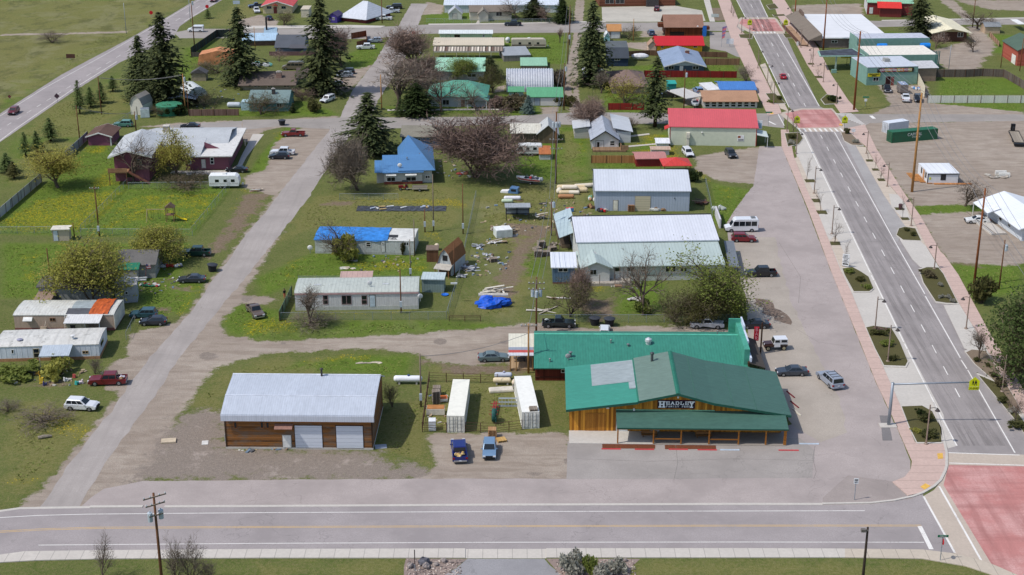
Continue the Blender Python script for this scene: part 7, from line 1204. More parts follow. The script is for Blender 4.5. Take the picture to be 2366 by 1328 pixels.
for a in(('spruce',1,370,243,24,108,'dark','tallest dense dark spruce left of the barn shed roof'),('spruce',2,318,228,78,76,'spruce','shorter spruce at the left of the tallest dark one'),('spruce',2,548,196,12,88,'spruce','open branched spruce standing behind the brown grey ranch house'),('spruce',3,738,216,-14,104,'dark','very tall spruce reaching the top of the view above the teal cottage'),('spruce',4,850,352,212,118,'spruce','broad spruce left of the blue house with the grey shingle roof'),('spruce',1,1371,196,-2,84,'spruce','tall spruce beside the two track alley'),('pine',2,1518,292,128,66,'spruce','thin tall conifer standing in front of the blue grey gable house'),('spruce',4,1221,262,219,30,'blue','little blue spruce by the double garage drive'),('cedar',1,960,264,192,72,'cedar','round dark evergreen left of the teal roofed house'),('spruce',3,2130,86,-22,68,'dark','dense dark spruce left of the cream roof house'),('cedar',2,1300,52,-4,40,'cedar','dark conifer by the alley at the top'),('cedar',3,1234,44,-8,52,'dark','dark round tree behind the beige house'),('pine',1,178,262,184,28,'pine','young pine nearest the highway in the verge row'),('pine',2,206,247,200,28,'pine','second young pine in the highway verge row'),('pine',1,231,238,188,26,'pine','third young pine beside the verge pole'),('pine',3,258,211,174,24,'pine','small young pine highest up the highway verge'),('pine',3,112,326,271,34,'pine','young pine right of a pair near the grey board fence'),('pine',2,82,352,301,28,'pine','right pine of the pair above the yellow willow'),('pine',1,54,360,304,26,'pine','left pine of the pair above the yellow willow'),('pine',4,12,398,352,36,'pine','dark young pine at the left edge of the view'),('pine',3,29,412,372,30,'olive','olive young tree by the left edge pine'),('spruce',2,676,260,236,14,'cedar','tiny conical evergreen beside the teal cottage'),('cedar',2,1132,180,130,44,'dark','dark evergreen behind the arched steel hut'),('pine',4,479,42,20,16,'pine','small pine in the corner verge beyond the cross road'),('willow',1,124,433,326,104,'gold','yellow green willow at the end of the grey board fence'),('willow',2,402,410,300,98,'gold','yellow willow in front of the purple house'),('leafy',1,204,706,556,156,'green','big yellow green tree over the old trailers'),('leafy',2,232,640,556,70,'green','upper crown of yellow green beside the big trailer tree'),('leafy',3,362,598,512,104,'green','thinly leafed green tree above the small awning house'),('willow',1,1658,735,576,134,'fresh','yellow green tree at the right end of the workshop'),('bare',1,1490,728,580,104,'grey','bare tree in the middle of the workshop lawn'),('budding',1,1096,410,252,172,'maroon','large maroon budding tree beside the blue roof house'),('budding',2,822,440,308,104,'grey','grey brown bare tree left of the blue roof house'),('bare',2,300,424,308,84,'grey','bare tree in front of the purple gable wing'),('bare',3,915,254,130,124,'grey','large bare tree at the corner pole by the upper street'),('budding',3,955,150,64,92,'rose','reddish budding tree beside the green mobile home'),('budding',1,968,196,128,88,'maroon','maroon tree behind the large bare corner tree'),('budding',2,786,152,58,74,'maroon','maroon tree right of the very tall spruce'),('bare',1,1019,258,164,86,'grey','bare tree before the teal roofed house'),('bare',4,1100,256,188,70,'grey','small bare tree before the porch gable of the teal roofed house'),('leafy',2,1071,184,132,58,'fresh','fresh green tree over the mint roof'),('willow',2,1138,214,152,62,'olive','olive leafed tree left of the arched steel hut'),('bare',2,788,602,510,86,'brown','bare topped tree before the stained mobile home'),('bare',3,713,752,652,60,'grey','small bare tree before the white mobile home'),('budding',3,1380,296,222,76,'rose','rosy budding tree beside the alley crossing'),('bare',4,1195,46,-6,60,'grey','bare tree behind the beige house at the top'),('bare',1,1262,50,10,36,'rose','small pink bare tree by the alley at the top'),('bare',3,1294,98,62,18,'rose','little pink tree on the lawn near the alley poles'),('bare',2,2236,476,412,86,'brown','bare branching tree left of the white farmhouse'),('bare',4,2165,112,72,50,'rose','pinkish bare shrub tree before the cream roof house'),('bare',1,2262,66,20,80,'brown','bare tree beyond the small tan shed'),('bare',2,2252,120,78,40,'brown','bare tree beside the curved gravel driveway'),('bare',4,229,1345,1237,54,'grey','slender bare sapling on the near verge at the left'),('twiggy',1,398,1352,1240,50,'grey','bare upright shrub just right of the near utility pole'),('twiggy',2,440,1352,1244,58,'grey','second bare upright shrub right of the near utility pole'),('twiggy',1,478,1350,1290,36,'grey','lower grey shrub at the right of the near verge group'),('bare',3,2270,832,755,40,'grey','thin bare tree in the gravel planter on the right pavement'),('bare',2,2352,975,910,34,'rose','thin bare tree by the lower right planter'),('leafy',1,2372,872,668,190,'pine','big bushy pine at the right edge'),('bare',1,1196,318,288,60,'grey','grey bare bush tree beside the old cottage'),('bare',3,1390,215,165,40,'grey','bare tree by the white flat shed'),('bare',4,644,142,116,40,'rose','reddish bare shrub behind the charcoal house')):
 tree(*a)
for a in(('thicket',1,1560,742,668,84,'deep','left dark thicket behind the parked silver pickup'),('leafy',2,1628,748,672,100,'olive','middle dark thicket below the workshop tree'),('leafy',3,1688,742,676,70,'fresh','right green thicket near the bar front'),('bush',1,1482,722,690,40,'fresh','low green bush beside the bare workshop tree'),('thicket',2,1318,732,640,92,'olive','rosy olive bush below the blue grey shed'),('budding',2,1332,710,612,56,'rose','rosy budding small tree by the blue grey shed'),('thicket',4,602,264,213,84,'olive','round willow bush before the teal cottage'),('bush',2,720,258,228,32,'olive','grey green bush with a white lamp by the teal cottage'),('thicket',1,700,232,204,56,'maroon','maroon bush right of the teal cottage'),('thicket',3,655,58,24,50,'olive','bushes right of the cream house'),('thicket',2,375,268,240,50,'olive','round bush left of the brown panel fence'),('bush',3,410,266,240,40,'cedar','dark green bush beside the brown panel fence'),('thicket',4,470,246,206,60,'deep','dark bush in the spruce yard'),('thicket',1,505,168,140,90,'deep','dark shrubs under the open branched spruce'),('twiggy',2,118,98,68,52,'grey','lone bare bush in the far field'),('bush',1,790,600,540,60,'green','green bush at the foot of the bare topped tree'),('twiggy',1,715,752,718,100,'grey','pile of grey brush under the small bare tree'),('bush',2,134,868,828,64,'green','green bush under the ribbed awning'),('twiggy',3,216,864,822,32,'grey','pale bare shrub by the ribbed white home'),('thicket',3,415,428,404,140,'brown','long bare hedge below the purple house'),('bush',4,2273,700,644,66,'olive','round olive shrub below the tall rust pole'),('thicket',2,2345,880,800,90,'deep','dark low shrubs beside the right pavement'),('bush',3,1180,252,218,62,'brown','brown bush before the small green roof shed'),('bush',1,1148,250,222,44,'maroon','maroon bush before the teal roofed house'),('bush',2,1314,244,218,34,'olive','bush beside the double garage'),('thicket',4,1446,238,176,86,'gold','yellow willow shrub before the brown hip roof'),('thicket',3,1726,188,148,46,'grey','grey round bush by the wide street pavement'),('thicket',1,1452,90,58,38,'olive','dark bush beside the orange roof garage'),('bush',4,1290,206,160,36,'grey','grey bush at the end of the arched steel hut'),('twiggy',2,1460,300,270,34,'olive','small leafy shrub behind the white gable house'),('bush',1,1315,1322,1274,58,'sage','biggest sagebrush beside the near driveway'),('bush',2,1364,1324,1279,34,'fresh','green sagebrush right of the biggest one'),('bush',3,1431,1322,1288,44,'sage','grey sagebrush nearest the right verge'),('bush',4,1394,1340,1307,50,'sage','low sagebrush at the bottom edge of the gravel bed'),('twiggy',3,905,940,880,44,'brown','bare brush behind the wooden garage corner'),('thicket',1,875,340,300,44,'deep','dark low shrub under the broad spruce'),('bush',4,930,590,560,10,'olive','small weed clump by the mobile home pole'),('bush',3,1600,418,392,30,'cedar','green bush by the warehouse lot'),('bush',2,1220,20,0,40,'cedar','dark shrub by the beige house'),('bush',1,30,868,842,90,'fresh','weedy clump below the ribbed white home'),('twiggy',1,92,975,940,120,'grey','heap of dead branches on the lower left grass'),('twiggy',2,15,950,925,60,'grey','tangle of grey branches at the left edge')):
 tree(*a)
for i,(px,py,top,w)in enumerate(((1954,613,546,34),(1932,562,493,36),(1900,488,432,34),(1867,418,352,32),(1835,307,252,30),(1782,216,186,20),(1757,158,122,20),(1695,38,4,18))):
 tree('street',1+i%3,px,py,top,w,'grey',f'{ORD[i]} bare street tree up the left side of the wide street',group='young street trees along the wide street')
for i,(px,py,top,w)in enumerate(((2091,506,436,24),(2037,415,374,22),(2024,391,350,22),(2008,372,348,14),(1892,178,150,18),(1873,148,114,20))):
 tree('street',1+i%3,px,py,top,w,'grey',f'{ORD[i]} bare street tree up the right side of the wide street',group='young street trees along the wide street')
_n={}
for i,(px,py,w,h,f)in enumerate(sorted(((2139,975,34,16,'deep'),(2126,958,22,10,'cedar'),(2150,1010,40,14,'deep'),(2120,1000,18,10,'green'),(2030,775,30,12,'deep'),(2052,800,30,12,'fresh'),(2064,832,26,10,'deep'),(2030,765,24,9,'maroon'),(1966,632,20,10,'fresh'),(1990,650,22,10,'olive'),(2003,668,18,9,'fresh'),(2150,640,30,14,'brown'),(2172,662,14,8,'sage'),(2190,690,14,8,'sage'),(2175,690,12,8,'sage'),(2200,700,14,9,'sage'),(2110,546,14,9,'deep'),(2096,535,12,7,'deep'),(1832,320,20,10,'deep'),(1826,332,20,8,'sage'),(1958,310,12,14,'deep'),(1975,330,14,8,'sage'),(1800,230,16,8,'deep'),(1925,234,22,14,'cedar'),(1916,228,14,7,'fresh'),(2258,836,14,10,'deep'),(2284,848,12,9,'deep'),(2296,872,16,10,'deep'),(2310,890,34,14,'brown'),(2322,930,26,12,'deep'),(2340,952,20,10,'sage'),(2352,990,34,14,'deep'),(1780,238,14,7,'fresh')),key=lambda q:-q[1])):
 side='left' if px<1500+.53*py+120 else 'right';_n[side]=_n.get(side,0)+1
 tree('bush',1+i%4,px,py,py-h,w,f,f'{dict(deep="dark green",cedar="deep green",green="yellow green",fresh="bright green",maroon="maroon",olive="olive",brown="brown",sage="grey")[f]} planter shrub {_n[side]} along the {side} of the wide street',name='planter_shrub',group='shrubs in the street planters',zb=.13)
 #poles, lamps, wires, fences, signs
WOODP=mat('bark',C(112,78,56));WOODG=mat('bark',C(124,112,98));WOODT=mat('bark',C(170,126,78));WOODR=mat('bark',C(130,78,48));GALV=mat('plain',C(150,158,168),.45,.12,metal=.4);LAMPB=mat('plain',C(142,124,112),.5);XF=mat('plain',C(176,186,194),.45,.1)
TOPS={}
def pole(key,label,px,py,top,r=.16,m=WOODP,arms=(),xf=0,name='utility_pole',meter=False,arz=0.0):
 g=G(px,py);Hh=zat(g.y,top);t=thing(name,label,'pole',g,arz);TOPS[key]=(g,Hh,arz)
 mb=MB();mb.tube([(0,0,-.1),(0,0,Hh*.5),(0,0,Hh)],[r,r*.82,r*.64],8);mb.build('post',m,t,smooth=True)
 for dz,L in arms:
  mb=MB();mb.box(-L/2,L/2,-r-.12,-r+.0,Hh-dz-.055,Hh-dz+.055);a=mb.build('crossarm',WOODG,t)
  for x in(-L*.46,-L*.2,L*.2,L*.46):
   mb=MB();mb.lathe([(.05,Hh-dz+.07),(.09,Hh-dz+.14),(.06,Hh-dz+.24),(.02,Hh-dz+.28)],(x,-r-.06,0),6);mb.build('insulator',pm(190,196,200),a)
 for k in range(xf):
  x=(-.62,.62,0)[k]if xf>1 else.36;y=-.36 if x==0 and xf>1 else 0;z=Hh-(2.6 if arms else 1.3);mb=MB();mb.lathe([(.05,z-.75),(.27,z-.7),(.29,z+.3),(.26,z+.38),(.08,z+.42),(.06,z+.6)],(x,y,0),12);mb.build('transformer',XF,t)
 if meter:mb=MB();mb.box(-.2,.2,-r-.3,-r+.02,1.2,2.2);mb.build('meter_box',XF,t)
 return t
pole('a','tall near utility pole with crossarms and transformers at the lower left',379,1392,1139,.2,arms=((.35,2.6),(1.3,2.2),(2.6,1.6)),xf=2,arz=.6)
pole('b','tan utility pole with a crossarm before the bar patio',1221,862,748,.17,WOODT,((.25,2.4),));pole('c','dark pole with two crossarms and three transformers above the bar',1239,772,640,.17,WOODP,((1.0,2.6),(2.0,2.6)),3);pole('d','grey pole with a meter box by the container yard fence',973,940,818,.15,WOODG,meter=True)
pole('e','leaning brown service pole before the white mobile home',927,723,622,.13,WOODP,meter=True);pole('f','grey pole at the right end of the stained mobile home',958,591,506,.12,WOODG);pole('g','thin grey meter pole between the two white mobile homes',949,646,553,.1,WOODG,meter=True);pole('h','grey service pole on the dandelion lawn',1002,534,402,.13,WOODG,meter=True);pole('i','short dark post beside the grey service pole',982,536,483,.13,WOODP,meter=True)
pole('j','brown pole by the chain link corner of the junk yard',1070,540,424,.12,WOODP,meter=True);pole('k','brown pole beside the gambrel shed',1050,637,562,.12,WOODP);pole('l','brown pole with one transformer in the junk yard',1274,544,456,.13,WOODP,(),1);pole('m','tall dark pole with crossarms and transformers beside the rusty shed',1284,424,258,.22,WOODP,((6.0,2.8),(8.0,2.6)),3)
pole('n','brown transformer pole left of the two track alley',1303,254,146,.17,WOODP,(),1);pole('o','brown pole near the travel trailer lawn',1312,148,74,.17,WOODP,(),1);pole('p','tall pole at the cross road end of the alley',1316,104,12,.2,WOODP);pole('q','transformer pole behind the red board fence',1580,250,160,.16,WOODP,(),1)
pole('r','pole with crossarm and white box on the dandelion lawn',230,546,430,.16,WOODP,((.4,1.8),),0,meter=True);pole('s','short dark pole behind the wire fence shed',172,547,514,.12,WOODP);pole('t','dark pole left of the big trailer tree',117,651,573,.14,WOODP);pole('u','brown pole beside the long dark fence of the spruce yard',429,262,170,.18,WOODT,(),1);pole('v','dark pole right of the spruce yard transformer pole',436,263,208,.12,WOODP);pole('w','brown pole in the highway verge pines',235,264,176,.15,WOODP)
pole('x','dark pole left of the purple garage',185,330,243,.15,WOODP);pole('y','dark pole with a box at the purple house corner',315,306,257,.16,WOODP,(),1);pole('z','tall brown pole by the cross road lawn corner',450,115,-4,.18,WOODP,(),1);pole('A','orange brown pole at the corner of the large bare tree',882,254,172,.18,WOODT);pole('B','pole on the corner lawn by the silver roofed house',883,53,-6,.18,WOODP);pole('C','pole beside the blue metal roof barn',590,115,62,.12,WOODT)
pole('D','very tall orange wooden pole beside the green container lot',2107,443,215,.3,WOODT);pole('E','very tall rust brown pole right of the round olive shrub',2250,662,435,.24,WOODR);pole('F','shorter dark pole with one transformer at the right edge',2308,668,554,.15,WOODP,(),1);pole('G','very tall brown pole before the teal shop',1973,254,72,.3,WOODR);pole('H','tall pole before the white roof restaurant',1902,115,-6,.26,WOODR);pole('I','tall brown pole beyond the restaurant',1836,46,-8,.26,WOODR);pole('J','brown pole by the tan shed',2247,62,-8,.18,WOODP);pole('K','brown pole by the dark plank fence',2312,156,101,.13,WOODP);pole('L','dark pole at the brick garage',2356,164,88,.14,WOODR);pole('M','brown pole by the log building street corner',1463,95,43,.14,WOODT)
yl=pole('N','dark near lamp pole with a square floodlight on the lower verge',1988,1395,1218,.19,mat('bark',C(58,50,44)),name='lamp_pole');mb=MB();Hh=TOPS['N'][1];mb.box(-.75,-.25,-.35,.05,Hh-.45,-.12+Hh);mb.box(-.3,.05,-.2,.0,Hh-.4,Hh-.25);mb.build('floodlight',pm(110,104,100),yl)
for k,l,x,y,tp in(('O','tall grey steel lamp mast beside the highway in the field',292,78,6),('P','thin steel lamp mast at the highway corner',440,50,-10),('Q','grey lamp mast by the curved gravel drive',2192,159,103)):pole(k,l,x,y,tp,.1,GALV,name='lamp_mast')
def wire(label,a,b,n=1,sag=.9,spread=.9,za=.3,zb=.3):
 t=thing('power_line',label,'power line',(0,0,0));A,HA,_=TOPS[a];B,HB,_=TOPS[b]
 for k in range(n):
  o=(k-(n-1)/2)*spread;mb=MB();pts=[]
  for i in range(13):f=i/12;p=A.lerp(B,f);pts.append((p.x+o,p.y,(HA-za)*(1-f)+(HB-zb)*f-sag*4*f*(1-f)))
  mb.tube(pts,.036,4);mb.build('wire',mat('plain',C(120,120,122),.5),t)
wire('wires between the bar pole and the transformer pole behind it','b','c');wire('service wire from the bar pole to the yard pole','b','d',1,.8,.9,1.5,.3);wire('wires from the junk yard pole to the tall dark pole','l','m',2);wire('three wires from the transformer pole to the junk yard pole','c','l',3);wire('wires along the alley from the dark pole','m','n',3);wire('wires along the upper alley','n','p',3);wire('line over the verge pines between two poles','w','u',2);wire('two pale wires from the purple garage pole to the house pole','x','y',2);wire('high wires from the orange pole to the rust pole','D','E',4,2.2,1.2);wire('high wires from the teal shop pole to the orange pole','G','D',4,2.2,1.2);wire('high wires between the restaurant pole and the teal shop pole','H','G',4,2.0,1.2)
TOPS['R']=(G(2640,1260),16,0);wire('wires running from the rust pole down to the lower right','E','R',4,2.0,1.4)
def lamp(px,py,top,side,label):
 g=G(px,py);Hh=zat(g.y,top);t=thing('street_lamp',label,'street lamp',g,-.03,'street lamps along the wide street')
 mb=MB();mb.lathe([(.3,0),(.3,.18),(.2,.28)],(0,0,0),10);mb.build('base',LAMPB,t);mb=MB();mb.tube([(0,0,.2),(0,0,Hh)],[.11,.085],8);mb.build('post',LAMPB,t)
 mb=MB();mb.tube([(0,0,Hh-.5),(side*.55,0,Hh-.42),(side*1.05,0,Hh-.5)],.045,6);mb.build('arm',BLK,t);mb=MB();mb.lathe([(.05,Hh-.5),(.14,Hh-.62),(.34,Hh-.86),(.36,Hh-.92),(.1,Hh-.93)],(side*1.05,0,0),12);mb.build('lamp_shade',pm(66,60,60),t);mb=MB();mb.lathe([(.02,Hh-1.02),(.12,Hh-.98),(.14,Hh-.92)],(side*1.05,0,0),8);mb.build('lamp_glass',LAMP,t)
for i,q in enumerate(((2139.5,1027,935),(2051,836,751),(2021.6,763,685),(1922,541,474),(1881,447,384),(1839.5,355,302),(1818,304,249),(1787,241,186),(1773,192,146),(1751,158,113),(1731,104,62),(1713,77,36),(1690,30,-8))):lamp(*q,1,f'{ORD[i]} street lamp up the left side of the wide street')
for i,q in enumerate(((2315,906,820),(2232,760,680),(2158.5,622,561),(2105,522,455),(2050,431,375),(2002,355,302),(1932,241,190),(1902,190,142),(1877,154,109),(1850,110,65),(1826,55,14))):lamp(*q,-1,f'{ORD[i]} street lamp up the right side of the wide street')
def chain(label,pts,h=1.5,m=None,kind='chain',gap=3.0,cover=.3,col=None,name=None,cap=None):
 P=[G(*q)for q in pts];c0=P[0];t=thing(name or{'chain':'wire_fence','board':'board_fence','pipe':'pipe_fence'}[kind],label,'fence',c0)
 pmat=m or(GALV if kind=='chain' else mat('plain',C(96,66,48),.8));mbm=MB();first=None
 for i in range(len(P)-1):
  a,b=P[i]-c0,P[i+1]-c0;d=b-a;L=d.length;d.normalize();n=max(1,round(L/gap));nr=Vector((-d.y,d.x,0))
  for k in range(n+(1 if i==len(P)-2 else 0)):
   p=a+d*(L*k/n)
   if first is None:
    mb=MB();rr=.035 if kind=='chain' else.06;mb.tube([(0,0,0),(0,0,h+.06)],rr,6);first=mb.build('post',pmat,t);first.location=p
   elif len(t.children)<98:o=first.copy();COL.objects.link(o);o.parent=t;o.location=p
  if kind=='chain':
   mb=MB();mb.tube([a+Vector((0,0,h)),b+Vector((0,0,h))],.028,5);mb.build('top_rail',pmat,t);mbm.quad(a+Vector((0,0,.05)),b+Vector((0,0,.05)),b+Vector((0,0,h-.02)),a+Vector((0,0,h-.02)))
  elif kind=='board':
   e=nr*.03;f_=nr*.085;bot,tp=.05,h;mbm.loft([[a+e+Vector((0,0,bot)),a+e+Vector((0,0,tp)),a+f_+Vector((0,0,tp)),a+f_+Vector((0,0,bot))],[b+e+Vector((0,0,bot)),b+e+Vector((0,0,tp)),b+f_+Vector((0,0,tp)),b+f_+Vector((0,0,bot))]])
  else:
   for z in(.35,.7,1.05,h):mb=MB();mb.tube([a+Vector((0,0,z)),b+Vector((0,0,z))],.03,5);mb.build('rail',pmat,t)
 if mbm.f:mbm.build('mesh_panel' if kind=='chain' else 'boards',mat('mesh',C(140,158,146),cover)if kind=='chain' else col,t)
 return t
for l,p in(('wire fence slanting down beside the pole on the dandelion lawn',[(295,427),(187,536)]),('wire fence along the bottom of the dandelion lawns',[(-40,540),(120,539)]),('wire fence below the play set lawn',[(187,544),(445,545)]),('wire fence rising from the play lawn to the white camper',[(444,540),(530,435)]),('wire fence along the bare hedge below the purple house',[(297,436),(530,434)]),('wire fence in front of the white mobile home',[(648,740),(1032,738)]),('long wire fence between the mobile homes and the junk yard',[(1032,738),(1062,640),(1078,560),(1100,455)]),('wire fence behind the white mobile home',[(690,655),(985,655)]),('wire fence behind the dark green pickup and the black bins',[(1245,745),(1700,745)]),('curved wire fence at the right of the grey warehouse',[(1630,425),(1640,470),(1646,503)]),('wire fence slanting beside the spruce yard to the verge',[(305,268),(250,310)]),('wire fence around the small white gabled shed yard',[(985,52),(1110,54),(1310,52)]),('broken wire fence beside the tan mobile home',[(292,785),(312,745)]),('wire fence across the middle of the upper lawn',[(785,462),(920,462)])):
 chain(l,p,1.4,cover=.17)
chain('green slatted wire fence left of the white mobile home',[(646,742),(675,682)],1.7,kind='board',col=mat('ribs',C(84,116,96),axis=1,sp=.15),name='slatted_fence');WH=lambda a,b,ax=0:mat('planks',a,b,axis=ax,sp=.22,var=.7)
for l,p,h,c in(('grey white board fence at the far left of the dandelion lawn',[(-30,525),(0,504),(97,420)],2.0,WH(C(150,152,156),C(184,186,188))),('grey board fence between the yellow willow and the purple garage',[(150,372),(204,322)],2.0,WH(C(130,134,142),C(160,164,170))),('new brown board fence below the white gable house',[(1366,377),(1470,377)],1.8,WH(C(150,104,62),C(188,140,92))),('dark red board fence beside the cross street before the willow shrub',[(1405,254),(1488,254)],1.8,WH(C(120,34,30),C(146,50,42))),('long dark red board fence below the blue grey gable house',[(1488,178),(1702,180)],1.9,WH(C(110,28,28),C(136,42,38))),('brown board fence right of the blue grey gable house',[(1628,150),(1708,150)],1.9,WH(C(110,84,62),C(146,114,86))),('long plain board fence behind the yellow building',[(1440,131),(1500,128),(1680,133)],1.6,WH(C(90,66,50),C(120,92,72))),('long white board fence along the right green lot',[(2142,238),(2450,238)],2.0,WH(C(196,198,188),C(222,222,210))),('tall cream fence end beside the parked white pickup',[(2136,226),(2114,180)],3.0,WH(C(206,196,170),C(226,218,196),1)),('dark weathered plank fence above the right green lot',[(2156,178),(2230,178),(2270,176),(2318,178),(2380,214)],2.2,WH(C(84,74,68),C(112,102,94))),('brown panel fence in front of the spruce yard',[(437,268),(552,267)],1.7,WH(C(100,74,66),C(136,110,100))),('dark green tall fence around the spruce yard corner',[(442,128),(502,86),(560,84)],2.4,WH(C(36,44,42),C(56,64,60))),('dark fence along the lower side of the spruce yard corner',[(442,131),(560,133)],1.4,WH(C(60,58,54),C(86,82,76))),('brown curved fence by the silver car and white pickup',[(812,90),(846,84),(848,104),(825,110)],1.9,WH(C(110,66,48),C(140,90,66))),('short low tan fence by the tan shed',[(2286,84),(2308,108)],1.5,WH(C(140,110,90),C(176,144,120),1)),('low dark fence by the log building deck',[(1478,128),(1500,126)],1.2,WH(C(176,170,150),C(206,200,184)))):
 chain(l,p,h,kind='board',col=c,gap=3.5)
RUST=mat('plain',C(84,58,46),.8)
for l,p in(('rusty pipe fence in front of the cream containers',[(976,998),(1032,999)]),('rusty pipe gate line between the two containers',[(1075,999),(1146,1000),(1206,993)]),('rusty pipe fence along the left of the container yard',[(976,998),(992,880)]),('rusty pipe fence behind the container yard',[(992,882),(1150,886)])):chain(l,p,1.5,RUST,'pipe',2.4)
chain('low rusty rail beside the dirt lane',[(1038,742),(1110,742)],.9,RUST,'pipe',2.2,name='guard_rail')
ma=thing('mast_arm','grey steel mast with a long arm over the wide street','sign mast',G(2053,982));g=G(2053,982);Hm=zat(g.y,886);La=(2250-2062)/ppm(g.y,Hm)
mb=MB();mb.box(-1.3,1.1,-.9,.5,-.03,.1);mb.build('footing',CONC,ma);mb=MB();mb.tube([(0,0,.1),(0,0,Hm+.15)],[.24,.19],10);mb.build('post',GALV,ma,smooth=True);mb=MB();mb.tube([(0,0,Hm-.1),(La,.3,Hm+.08)],[.15,.1],8);mb.build('arm',GALV,ma,smooth=True)
YG=pm(206,214,26)
def xsign(par,c,s,words=False):
 mb=MB();x,y,z=c;mb.prism([(x-s,z-s*.9),(x+s,z-s*.9),(x+s,z+s*.25),(x,z+s*1.1),(x-s,z+s*.25)],y-.03,y,1);p=mb.build('crossing_panel',YG,par)
 for dx,k in((-.3,.8),(.22,1.0)):
  mb=MB();X=x+dx*s;k*=s;Y0,Y1=y-.05,y-.03;zt=z+.35*k
  mb.prism([(X+.1*k*math.cos(a),zt+.1*k*math.sin(a))for a in np.linspace(0,6.28,9)[:-1]],Y0,Y1,1);mb.prism([(X-.14*k,zt-.55*k),(X+.14*k,zt-.55*k),(X+.16*k,zt-.14*k),(X-.16*k,zt-.14*k)],Y0,Y1,1);mb.prism([(X-.14*k,zt-.55*k),(X-.02*k,zt-.55*k),(X-.16*k,zt-1.0*k),(X-.26*k,zt-1.0*k)],Y0,Y1,1);mb.prism([(X+.02*k,zt-.55*k),(X+.14*k,zt-.55*k),(X+.28*k,zt-1.0*k),(X+.16*k,zt-1.0*k)],Y0,Y1,1);mb.prism([(X+.1*k,zt-.2*k),(X+.3*k,zt-.45*k),(X+.24*k,zt-.5*k),(X+.06*k,zt-.3*k)],Y0,Y1,1);mb.build('walking_figure',BLK,p)
 if words:
  mb=MB();mb.box(x-s*1.02,x+s*1.0,y-.03,y,z-s*1.65,z-s*.95);q=mb.build('plate',YG,par);text('X-ING',s*.62,q,(x,y-.05,z-s*1.3),mat('plain',C(120,120,20)),off=.005)
xsign(ma,(La+.1,.15,Hm+.15),.72,True)
for i,(px,py,tp)in enumerate(((1950,302,264),(1840,300,264),(1814,74,42),(1731,75,42))):
 g=G(px,py);Hh=zat(g.y,tp);t=thing('crossing_sign',f'yellow school crossing sign at the {["near right","near left","far right","far left"][i]} corner of the {"second" if i<2 else "third"} red crossing','sign',g);mb=MB();mb.tube([(0,0,0),(0,0,Hh)],.06,6);mb.build('post',GALV,t);xsign(t,(0,-.08,Hh-1.0),.7,True)
def sign(label,px,py,top,panels,name='road_sign',r=.05,rz=0.0,cat='sign'):
 g=G(px,py);Hh=zat(g.y,top);t=thing(name,label,cat,g,rz);mb=MB();mb.tube([(0,0,0),(0,0,Hh)],r,6);mb.build('post',GALV,t)
 for dz,w,h,m,kind in panels:
  z=Hh-dz;mb=MB()
  if kind=='box':mb.box(-w/2,w/2,-r-.04,-r,z-h/2,z+h/2)
  else:n=8 if kind=='oct' else 4;o=math.pi/8 if kind=='oct' else 0;mb.prism([(w/2*math.cos(6.2832*k/n+o),z+h/2*math.sin(6.2832*k/n+o))for k in range(n)],-r-.04,-r,1)
  mb.build('panel',m,t)
 return t,Hh
WS,RS_=pm(226,228,230),pm(190,30,40)
t,Hh=sign('white road sign standing on the pink asphalt near the crossing',1974,1155,1105,[(.35,.6,.75,WS,'box')]);mb=MB();mb.box(-.2,.2,-.11,-.09,Hh-.25,Hh-.1);mb.build('sign_print',BLK,t);text('LEFT',.2,t,(0,-.11,Hh-.48),BLK)
t,Hh=sign('stop sign with a green street name plate on the near corner',2172,1296,1236,[(.1,1.25,.3,pm(20,110,80),'box')]);mb=MB();mb.prism([(.42*math.cos(6.2832*k/8+.39),Hh-.85+.42*math.sin(6.2832*k/8+.39))for k in range(8)],.06,.1,0);mb.build('stop_panel',RS_,t);text('MAIN ST',.2,t,(0,-.11,Hh-.1),WS)
t,Hh=sign('dark tall sign seen edge on in the near gravel bed',959,1319,1270,[(.9,.1,1.9,pm(60,44,48),'box')],r=.06)
g=G(1953,617);dp=thing('directory_sign','tall white directory board with black words and an arrow','sign',g,-.5);pw_=16/ppm(g.y);Hs=zat(g.y,587);mb=MB();mb.box(-pw_/2,pw_/2,-.06,.06,.25,Hs);mb.build('board',WS,dp)
for x in(-pw_*.4,pw_*.4):mb=MB();mb.box(x-.05,x+.05,.06,.16,0,Hs-.2);mb.build('post',BLK,dp)
for k,w_ in enumerate(('CHURCH','MUSEUM ST','INFORMATION','CITY PARK','LIBRARY','FAIRGROUNDS','& MORE')):text(w_,.2,dp,(0,-.075,Hs-.2-.24*k),mat('plain',C(60,62,66)),sx=.85)
mb=MB();za=.62;mb.prism([(-.55,za),(-.25,za+.24),(-.25,za+.09),(.5,za+.09),(.5,za-.09),(-.25,za-.09),(-.25,za-.24)],-.085,-.06,1);mb.build('arrow',BLK,dp)
g=G(1757,818);bs_=thing('bar_sign','red vertical neon sign reading BAR beside a dark pole','sign',g);Hb=zat(g.y,745);mb=MB();mb.tube([(0,0,0),(0,0,Hb)],.13,8);mb.build('post',mat('bark',C(70,50,40)),bs_);mb=MB();mb.tube([(0,0,Hb-.3),(-3.0,.6,Hb-.5)],.04,5);mb.build('bracket',BLK,bs_);mb=MB();mb.box(-1.2,-.45,-.12,.12,Hb-3.0,Hb-.75);mb.build('panel',pm(176,18,42),bs_)
for k,c_ in enumerate('BAR'):text(c_,.82,bs_,(-.83,-.15,Hb-1.15-.72*k),pm(236,150,160),sx=.9)
